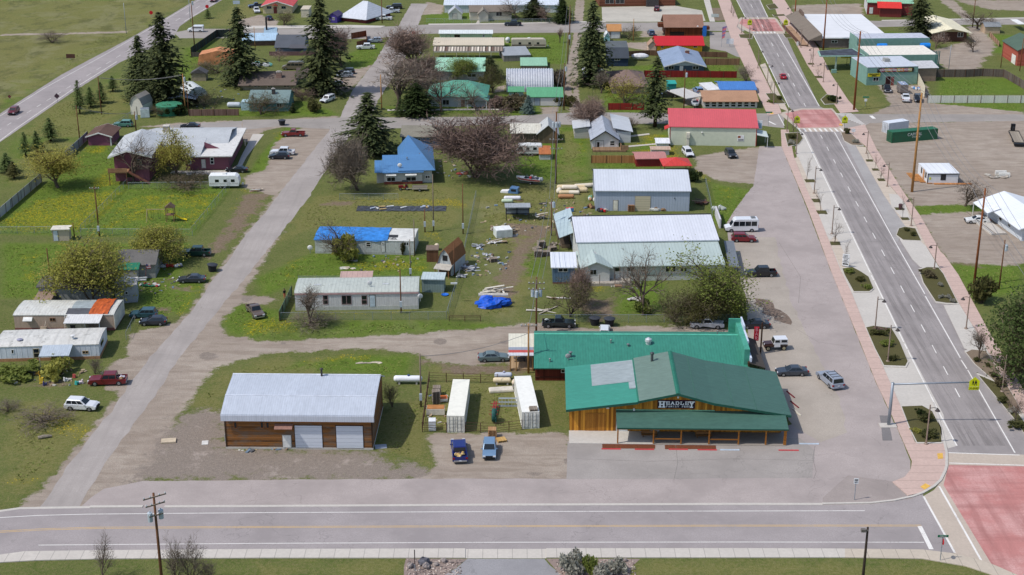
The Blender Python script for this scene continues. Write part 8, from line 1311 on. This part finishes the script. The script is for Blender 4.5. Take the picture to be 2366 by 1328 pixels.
sign('brown roadside board in the far field',164,137,126,[(.4,2.6,1.2,pm(84,54,46),'box')],r=.08);sign('dark diamond sign beside the highway',133,236,218,[(.4,1.5,1.5,pm(70,50,60),'dia')]);sign('small dark diamond sign at the far highway edge',23,230,220,[(.3,1.0,1.0,pm(110,60,60),'dia')]);sign('red stop sign left of the highway behind the spruce',350,40,26,[(.4,1.3,1.3,RS_,'oct')]);sign('red sign at the right highway edge near the top',479,22,12,[(.4,1.3,1.3,RS_,'oct')]);sign('small white real estate board at the top left',547,18,1,[(.6,2.4,1.2,pm(176,190,206),'box')]);sign('red stop sign behind the reddish budding tree',956,84,73,[(.4,1.2,1.2,RS_,'oct')])
t,Hh=sign('black framed white sign board on the plaza',1686,107,88,[(.9,2.2,1.6,WS,'box')],r=.08);t,Hh=sign('tall feather banner flag on the plaza',1667,108,62,[],name='banner_flag');mb=MB();[(setattr(mb,'m',k%2),mb.prism([(.05,Hh-.6*k-.6),(1.3-.1*k,Hh-.6*k-.2),(1.3-.08*k,Hh-.6*k+.3),(.05,Hh-.6*k)],-.03,.03,1))for k in range(6)];mb.build('cloth',[pm(150,120,170),pm(226,120,130)],t)
sign('white info sign beside the second crossing hedge',1971,312,297,[(.4,.9,.8,WS,'box')]);sign('white sandwich board on the right pavement',1844,106,98,[(.3,1.1,1.2,WS,'box')]);sign('green street name sign on the teal shop corner',1999,246,223,[(.1,1.6,.35,pm(20,120,90),'box'),(.9,.7,.7,WS,'box')]);sign('green street name sign left of the second red crossing',1775,290,258,[(.1,1.6,.35,pm(20,120,90),'box')]);sign('white framed board in the gravel plaza corner',1652,40,30,[(.8,2.6,1.1,pm(190,200,196),'box')],r=.06);sign('stop sign beside the grey store awning',1742,335,320,[(.3,.7,.7,WS,'box')])
#yard things
def put(name,label,cat,px,py,rz=0.0,group=None):return thing(name,label,cat,G(px,py),rz,group)
def pallets(label,px,py,n,rz=0,w=1.1,m=None):
 t=put('pallet_stack',label,'pallets',px,py,rz);m=m or mat('planks',C(120,108,96),C(168,156,142),axis=0,sp=.16,gap=.25)
 for k in range(n):
  o=.05*math.sin(k*2.1);mb=MB();mb.box(-w/2+o,w/2+o,-.6,.6,.15*k+.1,.15*k+.135);[mb.box(x+o,x+o+.09,-.6,.6,.15*k,.15*k+.1)for x in(-w/2,-.045,w/2-.09)];mb.build('pallet',m,t)
pallets('tall dark pallet stack left of the cream container',1008,930,13,.1);pallets('second pallet stack behind the tall one',1010,912,9,.05);
for i,(x,y,n)in enumerate(((1243,592,8),(1262,590,6),(1251,572,9),(1276,578,5),(1241,578,4))):pallets(f'{["front left","front right","rear tall","right low","small left"][i]} grey pallet stack beside the open lean to',x,y,n,.15*i,1.4)
pallets('new pallet stack at the pipe fence behind the blue car',1138,1010,9,0,1.1,mat('planks',C(150,110,74),C(190,156,116),axis=0,sp=.2));pallets('two loose pallets beside the blue car',1158,1018,2,.3,1.2,mat('planks',C(176,140,84),C(206,170,110),axis=0,sp=.2));pallets('loose pallets lying by the junk yard pole',1292,512,1,.2,2.6,mat('planks',C(196,180,150),C(216,200,170),axis=0,sp=.3,gap=.4));pallets('stacked brown crates before the warehouse door',1458,487,9,0,1.3,mat('planks',C(140,104,74),C(176,136,100),axis=0,sp=.2));pallets('grey boards on the cream container roof',1236,943,2,.1);bpy.data.objects[[o.name for o in bpy.data.objects if o.get('label')=='grey boards on the cream container roof'][0]].location=G(1232,946,2.6)
def tank(label,px,py,L,r,rz,col,cap=None,legs=True,z=None):
 t=put('gas_tank',label,'tank',px,py,rz);zc=(r+.3 if legs else r)if z is None else z;mb=MB();mb.lathe([(.02,-L/2),(r*.6,-L/2+r*.12),(r*.92,-L/2+r*.45),(r,-L/2+r*.8),(r,L/2-r*.8),(r*.92,L/2-r*.45),(r*.6,L/2-r*.12),(.02,L/2)],(0,0,0),14,0);o=mb.build('tank_shell',mat('plain',col,.5,.15),t,smooth=True);o.location=(0,0,zc)
 if legs:
  for x in(-L*.3,L*.3):mb=MB();mb.box(x-.12,x+.12,-r*.7,r*.7,0,zc-r*.6);mb.build('foot',CONC,t)
 if cap:mb=MB();mb.lathe([(.18,zc+r-.03),(.18,zc+r+.16),(.05,zc+r+.22)],(.1,0,0),10);mb.build('valve_cap',pm(*cap),t)
tank('long white gas tank behind the wooden garage',943,886,4.3,.5,-.02,C(228,230,236),(60,80,130));tank('pale blue grey gas tank behind the right cream container',1163,876,2.7,.42,0,C(186,192,206),(170,170,190));tank('cream gas tank in front of the blue grey one',1160,888,2.7,.42,0,C(222,204,170));tank('small cream tank beside the right cream container',1189,892,1.2,.4,1.4,C(214,198,176))
for i,(x,y,L,r,rz,z)in enumerate(((1320,437,6.2,.5,.0,.5),(1350,434,4.6,.5,.22,.5),(1292,446,1.8,.6,1.4,.6),(1306,449,2.6,.45,.05,.45),(1325,449,2.6,.45,-.03,.45),(1316,446,3.4,.45,.02,1.3),(1344,444,2.6,.55,.05,.55))):tank(f'{["longest rear","slanting right","upright end","front left","front right","topmost","short plump"][i]} rusty white tank in the pile beside the warehouse',x,y,L,r,rz,C(224,214,196)if i%3 else C(216,196,160),None,False,z)
tank('tan rusty tank on the ground below the tank pile',1308,458,3.4,.45,0,C(176,128,90),None,False);tank('white tank behind the pole shelter',1184,462,3.6,.45,0,C(222,222,228),None,False);tank('pale green tank beside the white one',1172,468,2.4,.4,0,C(190,206,180),None,False);tank('small cream tank over the plywood shed',1009,577,1.4,.45,1.5,C(222,206,176));tank('white fuel tank near the travel trailer',1173,98,1.6,.7,1.2,C(226,226,226));tank('silver tank beside the teal cottage',541,248,3.6,.7,0,C(190,196,204),None,False)
def bin_(label,px,py,tilt=0):
 t=put('trash_bin',label,'bin',px,py);mb=MB();mb.lathe([(.62,0),(.85,1.15),(.9,1.2)],(0,0,0),14);mb.build('tub',pm(40,42,46),t,smooth=False);mb=MB();mb.lathe([(.95,1.2),(.97,1.28),(.6,1.42),(.02,1.45)],(0,0,0),14);mb.build('lid',pm(56,60,68),t)
 t.rotation_euler[1]=tilt
bin_('left black round bin by the dirt lane',1374,750);bin_('right black round bin by the dirt lane',1408,752);bin_('black bin tilted at the left roadside',490,626,.12);bin_('black bin at the upper crossroad lawn',652,289)
def heap(name,label,px,py,w,d,h,cols,n,seed,kind='board',cat='debris'):
 t=put(name,label,cat,px,py);rnd=random.Random(seed)
 for k in range(min(n,14)):
  c=cols[k%len(cols)];mb=MB()
  if kind=='board':L=rnd.uniform(.4,.9)*w;M=Matrix.Translation((rnd.uniform(-.3,.3)*w,rnd.uniform(-.35,.35)*d,.08+h*(k/n)*rnd.uniform(.5,1)))@Matrix.Rotation(rnd.uniform(-.5,.5)+(1.2 if rnd.random()<.25 else 0),4,'Z')@Matrix.Rotation(rnd.uniform(-.2,.2),4,'Y');b_=rnd.uniform(.1,.3);mb.box(-L/2,L/2,-b_,b_,-.03,.04,M)
  else:mb.blob((rnd.uniform(-.4,.4)*w,rnd.uniform(-.4,.4)*d,h*.3),rnd.uniform(.12,.3)*w*.6,rnd.uniform(.12,.3)*d*.6+.1,h*rnd.uniform(.3,.6),k+seed,.35,8,5,0)
  mb.build({'board':'board','blob':'lump'}[kind],pm(*c),t)
BRD=[(150,130,108),(186,176,160),(110,86,66),(206,202,196)];GRY=[(170,174,182),(140,146,154),(200,202,206),(110,112,118)]
for q in(('lumber_pile','heap of brown sticks and boards in the junk yard',1152,530,4.5,2.2,.6,BRD,14,1),('sheet_metal','grey corrugated sheets beside the gambrel shed',1084,622,3.0,3.0,.4,GRY,12,2),('sheet_metal','pale roofing sheets above the gambrel shed',1104,572,2.2,2.6,.5,GRY,10,3),('lumber_pile','boards leaning behind the pole shelter',1206,478,3.2,2.0,1.4,BRD,12,4),('lumber_pile','upright boards before the junk yard pole',1250,505,2.0,1.4,1.8,BRD,10,5),('scrap_pile','bundled scrap and pallet parts on the dirt path',1135,602,2.6,1.8,.7,GRY+BRD,12,6),('lumber_pile','long pale poles above the blue tarpaulin heap',1146,676,4.6,1.0,1.2,[(214,208,196),(196,190,178)],10,7),('lumber_pile','scattered boards by the camper drive',590,440,3.5,1.2,.3,BRD,8,8),('lumber_pile','pile of odd boards beside the workshop gable',1470,692,3.0,.9,.3,[(206,202,198),(176,170,160)],7,9),('scrap_pile','scrap heap in the shade right of the warehouse',1622,470,3.4,2.6,.7,[(120,80,60),(90,70,60),(150,120,96)],12,10),('lumber_pile','grey boards on the verge by the dirt lane',1246,718,5.5,.5,.2,[(170,160,148),(196,190,180)],4,11),('sheet_metal','bent grey sheets by the lean to',1064,640,2.4,1.2,.5,GRY,8,12),('lumber_pile','boards on the ground below the yard tractor',1290,690,3.4,.5,.2,BRD,5,13)):
 heap(*q)
for q in(('rubbish_heap','colourful junk heap beside the small awning house',400,615,4.5,1.6,.7,[(206,206,210),(190,150,60),(80,84,92),(180,60,50)],14,21,'blob'),('rubbish_heap','red and green toys beside the pale trailer',345,660,4.0,1.4,.5,[(150,50,50),(60,120,90),(190,190,190)],12,22,'blob'),('rubbish_heap','rubbish bags by the porch of the tan mobile home',222,773,2.4,.8,.6,[(220,220,226),(190,80,60),(90,70,120)],8,23,'blob'),('rubbish_heap','white scrap heap at the warehouse corner',1372,462,2.6,2.4,1.0,[(206,208,206),(120,170,140),(180,140,100)],12,24,'blob'),('rubbish_heap','firewood and scrap left of the warehouse wall',1366,480,2.0,1.4,1.0,[(160,120,84),(90,70,60)],10,25,'blob'),('scrap_pile','white twisted scrap on the concrete wall end',1660,484,3.2,1.2,1.0,[(200,206,200),(170,176,170)],10,26,'blob'),('rubbish_heap','clutter on the lawn before the blue shed porch',1400,652,5.0,1.0,.25,[(214,214,210),(200,120,80)],9,27,'blob'),('rubbish_heap','white bags on the yard path',1136,562,1.6,1.2,.5,[(214,214,218)],5,28,'blob'),('rubbish_heap','junk around the blue house yard',1070,402,4.0,2.0,.6,[(190,190,196),(120,80,60),(150,60,60)],12,29,'blob'),('rubbish_heap','junk by the teal shop and cream fence',2120,206,3.0,3.0,.8,[(60,130,190),(200,200,206),(170,90,60)],12,30,'blob'),('rubbish_heap','red yellow junk under the pine lawn',1378,154,3.0,1.2,.8,[(200,70,60),(206,150,60)],8,31,'blob'),('rubble_heap','heap of broken concrete on the gravel lot',2306,408,5,3,.5,[(176,170,160),(150,140,130)],14,32,'blob'),('scrap_pile','machines and bins along the warehouse front',1525,487,6.0,1.0,1.1,[(110,70,50),(50,70,130),(206,206,200),(150,120,90)],12,33,'blob'),('rubbish_heap','red mower and tools at the left warehouse front',1390,489,3.0,1.2,.8,[(190,40,44),(206,200,190),(60,60,64)],9,34,'blob'),('rubbish_heap','yard clutter behind the barn shed and spruces',420,238,6,2,1.0,[(200,204,210),(60,64,66),(90,110,96)],10,35,'blob'),('rubbish_heap','boat and canopy clutter behind the open branched spruce',600,152,7,2.5,1.4,[(120,190,180),(214,216,218),(90,92,96)],10,36,'blob')):
 heap(*q)
for i,(x,y,c,nm)in enumerate(((97,886,(214,180,60),'yellow tall'),(104,890,(70,70,110),'dark blue'),(152,880,(206,206,206),'white'),(178,888,(60,170,160),'turquoise'),(172,872,(196,90,84),'coral'),(35,868,(214,180,50),'orange'),(60,856,(60,110,160),'blue'),(30,884,(206,206,200),'pale'),(88,866,(190,150,60),'amber'),(188,886,(216,200,206),'pinkish'))):
 t=put('plastic_toy',f'{nm} plastic toy on the bare earth before the ribbed white home','toy',x,y,.4*i);mb=MB();mb.box(-.3,.3,-.2,.2,.1,.4 if i else 1.0);mb.lathe([(.02,-.25),(.14,-.2),(.14,.2),(.02,.25)],(-.2,0,.12),8,1);mb.box(-.25,-.1,-.18,.18,.4,.65 if i else 1.3);mb.build('body',pm(*c),t,bevel=.03)
bt=put('tarpaulin_heap','bright blue tarpaulin heap over timber in the junk yard','tarpaulin',1141,706);mb=MB();mb.blob((0,0,.45),2.9,1.6,.95,9,.55,26,10,0);mb.build('tarpaulin',mat('plain',C(30,92,206,.95),.4,.45,sc=2.5),bt);mb=MB();[mb.box(-2.6,2.4,.6+.3*k,.85+.3*k,1.5+.1*(k%2),1.75+.1*(k%2))for k in range(3)];mb.build('timber',pm(206,200,190),bt)
fp=put('plastic_sheet','long black plastic sheet with rubbish on the lawn','plastic sheet',823,488);Lf=(1030-823)/ppm(G(823,488).y);mb=MB();rnd=random.Random(3);nx_=40
rows=[[(Lf*i/nx_,3.2*j/5+rnd.uniform(-.1,.1),.03+rnd.uniform(0,.18))for j in range(6)]for i in range(nx_+1)];mb.loft([r+[(r[-1][0],r[-1][1],0),(r[0][0],r[0][1],0)]for r in rows]);mb.build('sheet',mat('plain',C(74,76,82),.35,.6,sc=1.5),fp)
for k in range(9):mb=MB();x=rnd.uniform(1,Lf-1);M=Matrix.Translation((x,rnd.uniform(.5,3),.22))@Matrix.Rotation(rnd.uniform(0,3),4,'Z');mb.box(-.7,.7,-.18,.18,-.04,.12,M);mb.build('debris',pm(*[(214,214,210),(196,170,120),(180,190,206)][k%3]),fp)
ps=put('play_set','wooden swing set with a small tower and a yellow slide','play set',395,510);s_=ppm(G(395,510).y);mb=MB();[mb.tube([(x,y,0),(x,0,2.4)],.06,5)for x in(-4.6,)for y in(-.8,.8)];mb.tube([(-4.6,0,2.4),(-.8,0,2.4)],.07,5);mb.build('swing_frame',pm(170,150,124),ps);mb=MB();[mb.box(x,x+.12,y,y+.12,0,2.9)for x in(-.8,.7)for y in(-.7,.6)];mb.box(-.8,.82,-.7,.72,1.3,1.4);mb.build('tower',pm(130,98,74),ps);mb=MB();mb.prism([(-1,2.9),(0,3.7),(1,2.9)],-.8,.8,1);mb.build('tower_roof',pm(110,90,72),ps)
mb=MB();mb.loft([[(.8,-.3,1.4),(.8,.3,1.4),(.8,.3,1.28),(.8,-.3,1.28)],[(2.2,-.3,.6),(2.2,.3,.6),(2.2,.3,.48),(2.2,-.3,.48)],[(3.2,-.3,.3),(3.2,.3,.3),(3.2,.3,.2),(3.2,-.3,.2)]]);mb.build('slide',pm(236,206,20),ps)
for x in(-3.6,-2.2):mb=MB();mb.tube([(x-.2,0,2.4),(x-.2,0,.6)],.02,4);mb.tube([(x+.2,0,2.4),(x+.2,0,.6)],.02,4);mb.box(x-.25,x+.25,-.1,.1,.55,.6);mb.build('swing',BLK,ps)
def table(label,px,py,col,rz=0):
 t=put('picnic_table',label,'table',px,py,rz);mb=MB();mb.box(-.9,.9,-.4,.4,.7,.76);mb.build('tabletop',col,t)
 for y in(-.75,.6):mb=MB();mb.box(-.9,.9,y,y+.22,.42,.47);mb.build('bench',col,t)
 for x in(-.65,.6):mb=MB();mb.box(x,x+.08,-.7,.7,.38,.44);mb.box(x,x+.08,-.3,-.2,0,.7);mb.box(x,x+.08,.2,.3,0,.7);mb.build('leg',col,t)
table('grey picnic table beside the bare topped tree',808,604,pm(120,112,104));table('wooden table beside the patio posts',1201,836,pm(90,84,80),.1)
for i,(x,y,c,w)in enumerate(((390,1020,(196,180,156),2.0),(474,1023,(206,204,200),.9),(880,1032,(170,176,186),1.6),(1188,545,(150,144,138),1.2))):
 t=put('slab_lid',['pale stone slab on the gravel left of the wooden garage','small white plate left of the wooden garage','grey metal cover by the garage corner','wooden lid on the yard path'][i],'slab',x,y,.15);mb=MB();mb.box(-w/2,w/2,-.6,.6,0,.25 if i==0 else.08);mb.build('slab',pm(*c),t,bevel=.04)
hm=put('driftwood_log','grey split log lying on the lower left grass','log',104,1013,.15);mb=MB();mb.tube([(-.9,0,.2),(-.2,.1,.28),(.5,.25,.25),(.9,.3,.2)],[.22,.26,.2,.12],7);mb.build('log',mat('bark',C(150,140,126)),hm)
for i,(x,y,c,L)in enumerate(((1412,1038,0,2.6),(1489,1039,0,2.6),(1567,1039,0,2.6),(1634,1040,0,2.6),(1686,1040,1,2.6),(1822,1041,0,2.7),(1869,1026,1,2.7),(1827,912,2,2.4),(1836,935,2,2.4),(1841,953,3,2.4),(1723,658,3,2.0),(1728,675,3,2.0),(1732,692,3,2.0))):
 lab=['red wheel stop, leftmost before the porch','red wheel stop, second from the left before the porch','red wheel stop, third before the porch','red wheel stop, fourth before the porch','pale blue wheel stop right of the red row','red wheel stop alone right of the porch','pale wheel stop furthest right by the store corner','far red wheel stop in the store shade','near red wheel stop in the store shade','pale wheel stop in the store shade','top concrete wheel stop above the damp stain','middle concrete wheel stop above the damp stain','bottom concrete wheel stop above the damp stain'][i]
 t=put('wheel_stop',lab,'wheel stop',x,y,-.02 if i<7 else-1.25,'parking wheel stops');mb=MB();mb.prism([(-.1,0),(-.07,.14),(.07,.14),(.1,0)],-L/2,L/2,0);mb.build('block',pm(*[(196,70,74),(190,204,218),(110,30,40),(206,200,184)][[0,1,2,3][c]]),t)
MUL=mat('asphalt',C(112,66,44,.95),var=.5)
for q in([(1391,1021),(1514,1023),(1514,1037),(1391,1036)],[(1536,1025),(1653,1025),(1655,1038),(1536,1038)]):sheet('mulch_bed',q,.024,MUL,.05)
for i,(x,y)in enumerate(((1500,1010),(1625,1012))):
 t=put('bench',f'wooden bench at the {["left","right"][i]} of the store porch','bench',x,y);mb=MB();mb.box(-1.1,1.1,-.22,.22,.4,.47);mb.build('seat',pm(140,100,60),t);mb=MB();mb.box(-1.1,1.1,.2,.26,.5,.9);mb.build('backrest',pm(140,100,60),t)
 for sx in(-.9,.8):mb=MB();mb.box(sx,sx+.1,-.2,.2,0,.4);mb.build('leg',pm(110,80,50),t)
rnd=random.Random(11)
for i,(x,y,s)in enumerate(((980,1303,.75),(948,1310,.5),(985,1312,.55),(1025,1298,.4),(1008,1306,.35),(1330,1321,.5),(1300,1318,.35),(1445,1296,.3))):
 t=put('boulder',f'{["big dark","pale left","pale low","upper small","middle small","flat driveway","left driveway","small right"][i]} boulder in the near gravel beds','boulder',x,y,i);mb=MB();mb.blob((0,0,s*.5),s,s*.8,s*.7,i,.3,9,5,0);mb.build('stone',mat('plain',C(150,140,136)if i else C(96,96,104),.9,.4,sc=3),t)
peb=MB()
for k in range(520):
 x,y=(rnd.uniform(938,1066),rnd.uniform(1293,1328))if k%2 else(rnd.uniform(1285,1468),rnd.uniform(1293,1328));g=G(x,y);s=rnd.uniform(.05,.16);peb.m=k%3;peb.blob((g.x,g.y,s*.4),s,s*.8,s*.6,k,.2,5,3)
tag(peb.build('river_stones',[pm(176,160,150),pm(206,192,180),pm(120,108,104)]),kind='stuff')
hr=put('harrow','green spiked harrow standing between the containers','farm tool',1141,975,1.5);mb=MB();mb.lathe([(.9,-.25),(1.0,0),(.9,.25)],(0,0,1.1),14,1);[mb.tube([(0,-.3,1.1),(1.25*math.cos(a),-.35,1.1+1.05*math.sin(a))],.05,5)for a in np.linspace(0,6.28,11)];mb.build('wheel_frame',pm(40,86,80),hr)
rr_=put('cultivator','long red steel cultivator beam behind the green harrow','farm tool',1143,955,1.5);mb=MB();mb.box(-2.4,2.4,-.15,.0,.6,.8);mb.box(-2.4,2.4,.15,.3,.6,.8);[mb.tube([(x,-.6,.65),(x,.7,.65)],.05,5)for x in(-1.6,-.4,.8,1.9)];mb.build('beam',pm(150,36,50),rr_)
lr=put('gate_panels','stack of silver gate panels leaning at the right cream container','gates',1175,940);mb=MB()
for k in range(4):
 for x in np.linspace(-1.4,1.4,7):mb.tube([(x,.12*k,0),(x,.12*k,1.3)],.025,4)
 for z in(.1,.7,1.3):mb.tube([(-1.4,.12*k,z),(1.4,.12*k,z)],.025,4)
mb.build('panels',pm(170,180,190),lr)
for i,(x,y,l,c,dims)in enumerate(((1007,955,'burnt white chest lying before the pallet stack',(206,200,190),(1.3,.7,1.0)),(999,992,'tall white cabinet by the pipe fence corner',(214,218,222),(.5,.6,1.5)),(1020,925,'white bathtub with an orange pot on top',(220,220,222),(.9,.6,.5)),(1158,903,'folded cream panels in the container yard',(222,214,196),(1.8,.7,.35)),(336,270,'white storage box with a grey lid by the barn shed',(200,212,210),(1.1,1.0,2.2)),(1162,545,'white and green painted camper shell on the yard grass',(206,212,208),(1.6,1.3,1.6)),(1316,489,'coloured toy horse by the junk yard',(90,150,210),(.8,.3,.8)))):
 t=put('salvaged_item' if i<4 else['storage_box','camper_shell','toy_horse'][i-4],l,'yard item',x,y,.05*i);a_,b_,c_=dims;mb=MB();mb.box(-a_,a_,-b_,b_,.05,c_);mb.build('body',pm(*c),t,bevel=.05);mb=MB();mb.box(-a_*.95,a_*.95,-b_*.95,b_*.95,c_,c_+.06);mb.build('top',pm(*[(176,120,70),(226,228,230),(190,100,50),(206,198,184),(120,130,140),(226,228,228),(206,80,80)][i]),t)
for i,(x,y)in enumerate(((2312,402),(2320,407))):
 t=put('concrete_block',f'{["rear","front"][i]} white concrete barrier block on the gravel lot','barrier',x,y,-.02);mb=MB();mb.prism([(-.35,0),(-.3,.5),(-.2,.8),(.2,.8),(.3,.5),(.35,0)],-1.2,1.2,0);mb.build('block',pm(214,212,206),t)
sd_=put('satellite_dish','white satellite dish on the lawn left of the stained mobile home','satellite dish',717,585);mb=MB();mb.tube([(0,0,0),(0,0,.9)],.05,6);mb.build('post',GALV,sd_);mb=MB();mb.lathe([(.02,0),(.35,.06),(.5,.18)],(0,-.1,1.1),12,1);mb.build('dish',pm(222,222,222),sd_)
tr_=put('litter_bin','dark red street bin on the right pavement','bin',2080,484);mb=MB();mb.lathe([(.3,.15),(.35,.3),(.42,1.1),(.35,1.2)],(0,0,0),10);mb.build('body',pm(84,56,60),tr_)
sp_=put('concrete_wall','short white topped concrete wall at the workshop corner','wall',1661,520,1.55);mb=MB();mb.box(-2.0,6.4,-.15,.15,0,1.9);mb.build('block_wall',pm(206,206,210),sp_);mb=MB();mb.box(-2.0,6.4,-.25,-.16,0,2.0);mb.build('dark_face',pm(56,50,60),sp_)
dr=put('side_dock','dark asphalt ramp with a metal roof at the workshop end','canopy',1690,640,1.5);mb=MB();mb.box(-.5,13.5,-1.2,.6,2.1,2.2);mb.build('roof',rm(120,126,134,axis=0,sp=.5),dr);[(lambda m_:(m_.box(x,x+.12,-1.1,-.98,0,2.1),m_.build('post',BLK,dr)))(MB())for x in(0,6,13)]
pn=put('person','person in a dark top and coral trousers standing by the wire fence','person',658,689,.4)
bm=bmesh.new();sk={'pel':(0,0,.92,.15),'waist':(0,.01,1.08,.14),'chest':(0,.01,1.3,.17),'neck':(0,.0,1.5,.06),'head':(0,-.02,1.64,.11),'top':(0,-.01,1.74,.07),'sl':(-.19,0,1.42,.07),'el':(-.25,-.02,1.15,.05),'hl':(-.22,-.16,.95,.04),'sr':(.19,0,1.42,.07),'er':(.25,-.02,1.15,.05),'hr':(.22,-.15,.95,.04),'hpl':(-.09,0,.86,.1),'kl':(-.1,-.02,.48,.075),'al':(-.1,.02,.08,.05),'fl':(-.1,-.14,.04,.045),'hpr':(.09,0,.86,.1),'kr':(.11,-.03,.48,.075),'ar':(.12,.02,.08,.05),'fr':(.12,-.14,.04,.045)}
sl_=bm.verts.layers.skin.verify();V={k:bm.verts.new(v[:3])for k,v in sk.items()}
for a,b in(('pel','waist'),('waist','chest'),('chest','neck'),('neck','head'),('head','top'),('chest','sl'),('sl','el'),('el','hl'),('chest','sr'),('sr','er'),('er','hr'),('pel','hpl'),('hpl','kl'),('kl','al'),('al','fl'),('pel','hpr'),('hpr','kr'),('kr','ar'),('ar','fr')):bm.edges.new((V[a],V[b]))
for k,v in sk.items():V[k][sl_].radius=(v[3],v[3]);V[k][sl_].use_root=k=='pel'
me=bpy.data.meshes.new('body');bm.to_mesh(me);bm.free();o=bpy.data.objects.new('body',me);COL.objects.link(o);o.parent=pn;o.modifiers.new('skin','SKIN');sb_=o.modifiers.new('sub','SUBSURF');sb_.levels=1;sb_.render_levels=2
n=N('clothes');z=n.xyz()[2];c_=n.mix(n.math('GREATER_THAN',z,.95),C(206,90,84),C(30,26,30));c_=n.mix(n.math('GREATER_THAN',z,1.48),c_,C(190,140,116));c_=n.mix(n.math('LESS_THAN',z,.1),c_,C(50,44,44));me.materials.append(n.out(c_,.8))
mb=MB();mb.blob((0,.02,1.69),.125,.14,.12,3,.08,10,6,1.6);mb.build('hair',pm(40,30,26),pn)
for x in(-.04,.04):mb=MB();mb.blob((x,-.125,1.65),.014,.01,.014,1,0,6,4);mb.build('eye',BLK,pn)
mb=MB();mb.prism([(-.02,1.6),(.02,1.6),(0,1.65)],-.16,-.12,1);mb.build('nose',pm(186,136,112),pn)
og_=put('tarpaulin_roof','patched orange and cream tarpaulin shelter behind the open branched spruce','shelter',505,150,.05);mb=MB();mb.prism([(-6,0),(-5.4,3.0),(0,4.2),(5.4,3.0),(6,0)],0,6,1);mb.build('tarpaulin',mat('plain',C(206,140,96),.7,.5,sc=.5),og_)
gh_=put('greenhouse','arched pale greenhouse in the spruce yard','greenhouse',458,222,.5);mb=MB();mb.prism([(2.6*math.cos(a),2.5*math.sin(a))for a in np.linspace(0,math.pi,10)],0,8,1);mb.build('cover',mat('plain',C(200,206,206),.5,.25),gh_)
gm=put('market_canopy','silver and black canopy behind the verge poles','canopy',418,248);mb=MB();mb.prism([(-4,2.2),(0,2.9),(4,2.2),(4,2.1),(0,2.8),(-4,2.1)],0,4,1);mb.build('roof',pm(206,210,220),gm);mb=MB();mb.box(-3.9,3.9,3.8,3.95,0,2.15);mb.build('back_wall',BLK,gm)
rt=put('round_tank','low green round water tank behind the olive bush','tank',392,262);mb=MB();mb.lathe([(3.2,0),(3.3,2.4),(3.1,2.5),(.02,2.9)],(0,0,0),16);mb.build('shell',pm(60,130,100),rt)
hs_=put('hen_house','small dark roofed hen house in the spruce yard','shed',462,184);mb=MB();mb.box(-2,2,-1.5,1.5,0,2.2);mb.build('wall',pm(150,140,120),hs_);mb=MB();mb.prism([(-2.3,2.15),(0,3.4),(2.3,2.15)],-1.8,1.8,1);mb.build('roof',pm(84,82,84),hs_)
bt2=put('wading_pool','bright blue plastic wading pool lying on the lawn by the big tree','pool',240,580,.2);mb=MB();mb.lathe([(.6,0),(.8,.25),(.75,.25),(.55,.06),(.02,.05)],(0,0,0),14);mb.build('basin',pm(40,150,226),bt2)
bt3=put('wading_pool','blue plastic pool by the grey green shed','pool',1028,682,.2);mb=MB();mb.lathe([(.5,0),(.65,.2),(.6,.2),(.45,.05),(.02,.04)],(0,0,0),14);mb.build('basin',pm(40,110,206),bt3)
for q in(('rubbish_heap','white and grey rubbish beside the yard path',1128,590,2.6,1.6,.5,[(206,206,210),(150,160,170),(120,100,84)],10,41,'blob'),('lumber_pile','pile of weathered planks at the top of the yard path',1150,560,3.0,1.6,.6,BRD,10,42),('lumber_pile','dark boards beneath the gambrel shed wall',1068,612,2.2,1.4,.6,BRD,8,43),('rubbish_heap','junk and tyres left of the tank pile',1262,470,3.0,1.4,.4,[(70,70,74),(150,140,130)],8,44,'blob'),('rubbish_heap','clutter around the tan porch room steps',150,776,2.0,.6,.4,[(190,190,190),(60,110,170)],6,45,'blob'),('rubbish_heap','garden rubbish on the lawn between the mobile homes',800,620,4.0,1.2,.25,[(206,204,196),(180,170,150)],8,46,'blob'),('scrap_pile','junk left of the open lean to',1284,566,2.4,1.4,.6,[(110,100,92),(150,140,128)],8,47,'blob'),('rubbish_heap','light debris on the gravel by the wooden garage front',560,1040,1.4,.3,.12,[(206,204,196)],4,48,'blob'),('rubbish_heap','pale stones on the rough grass behind the wooden garage',860,838,5.0,.8,.2,[(190,180,160),(170,160,146)],8,49,'blob'),('rubbish_heap','brown and white yard things beside the brown cottage',1220,336,4.0,.8,.6,[(196,180,160),(150,130,110)],8,50,'blob')):
 heap(*q)
pallets('grey pallet stack on the junk yard path',1140,604,5,.3,1.3);table('weathered bench table by the pole shelter',1180,536,pm(130,122,112),.2)
lit=MB();rnd=random.Random(77)
for(x0,y0,x1,y1,k_)in((1110,470,1270,545,40),(1090,545,1180,640,40),(1060,590,1110,640,26),(280,600,420,680,60),(20,850,210,892,40),(780,592,970,632,26),(1230,468,1370,500,26),(420,150,560,250,46),(1340,650,1480,668,18),(1010,370,1090,412,26),(1180,340,1270,362,16),(540,1036,700,1044,10),(990,900,1030,1000,14)):
 for k in range(k_):
  g=G(rnd.uniform(x0,x1),rnd.uniform(y0,y1));s=rnd.uniform(.08,.38);lit.m=rnd.randrange(5);lit.box(-s,s,-s*rnd.uniform(.2,.8),s*.5,0,rnd.uniform(.05,.3),Matrix.Translation(g)@Matrix.Rotation(rnd.uniform(0,6),4,'Z')@Matrix.Rotation(rnd.uniform(-.3,.3),4,'X'))
tag(lit.build('yard_litter',[pm(180,178,172),pm(150,130,108),pm(96,98,104),pm(180,160,130),pm(110,130,150)]),kind='stuff')
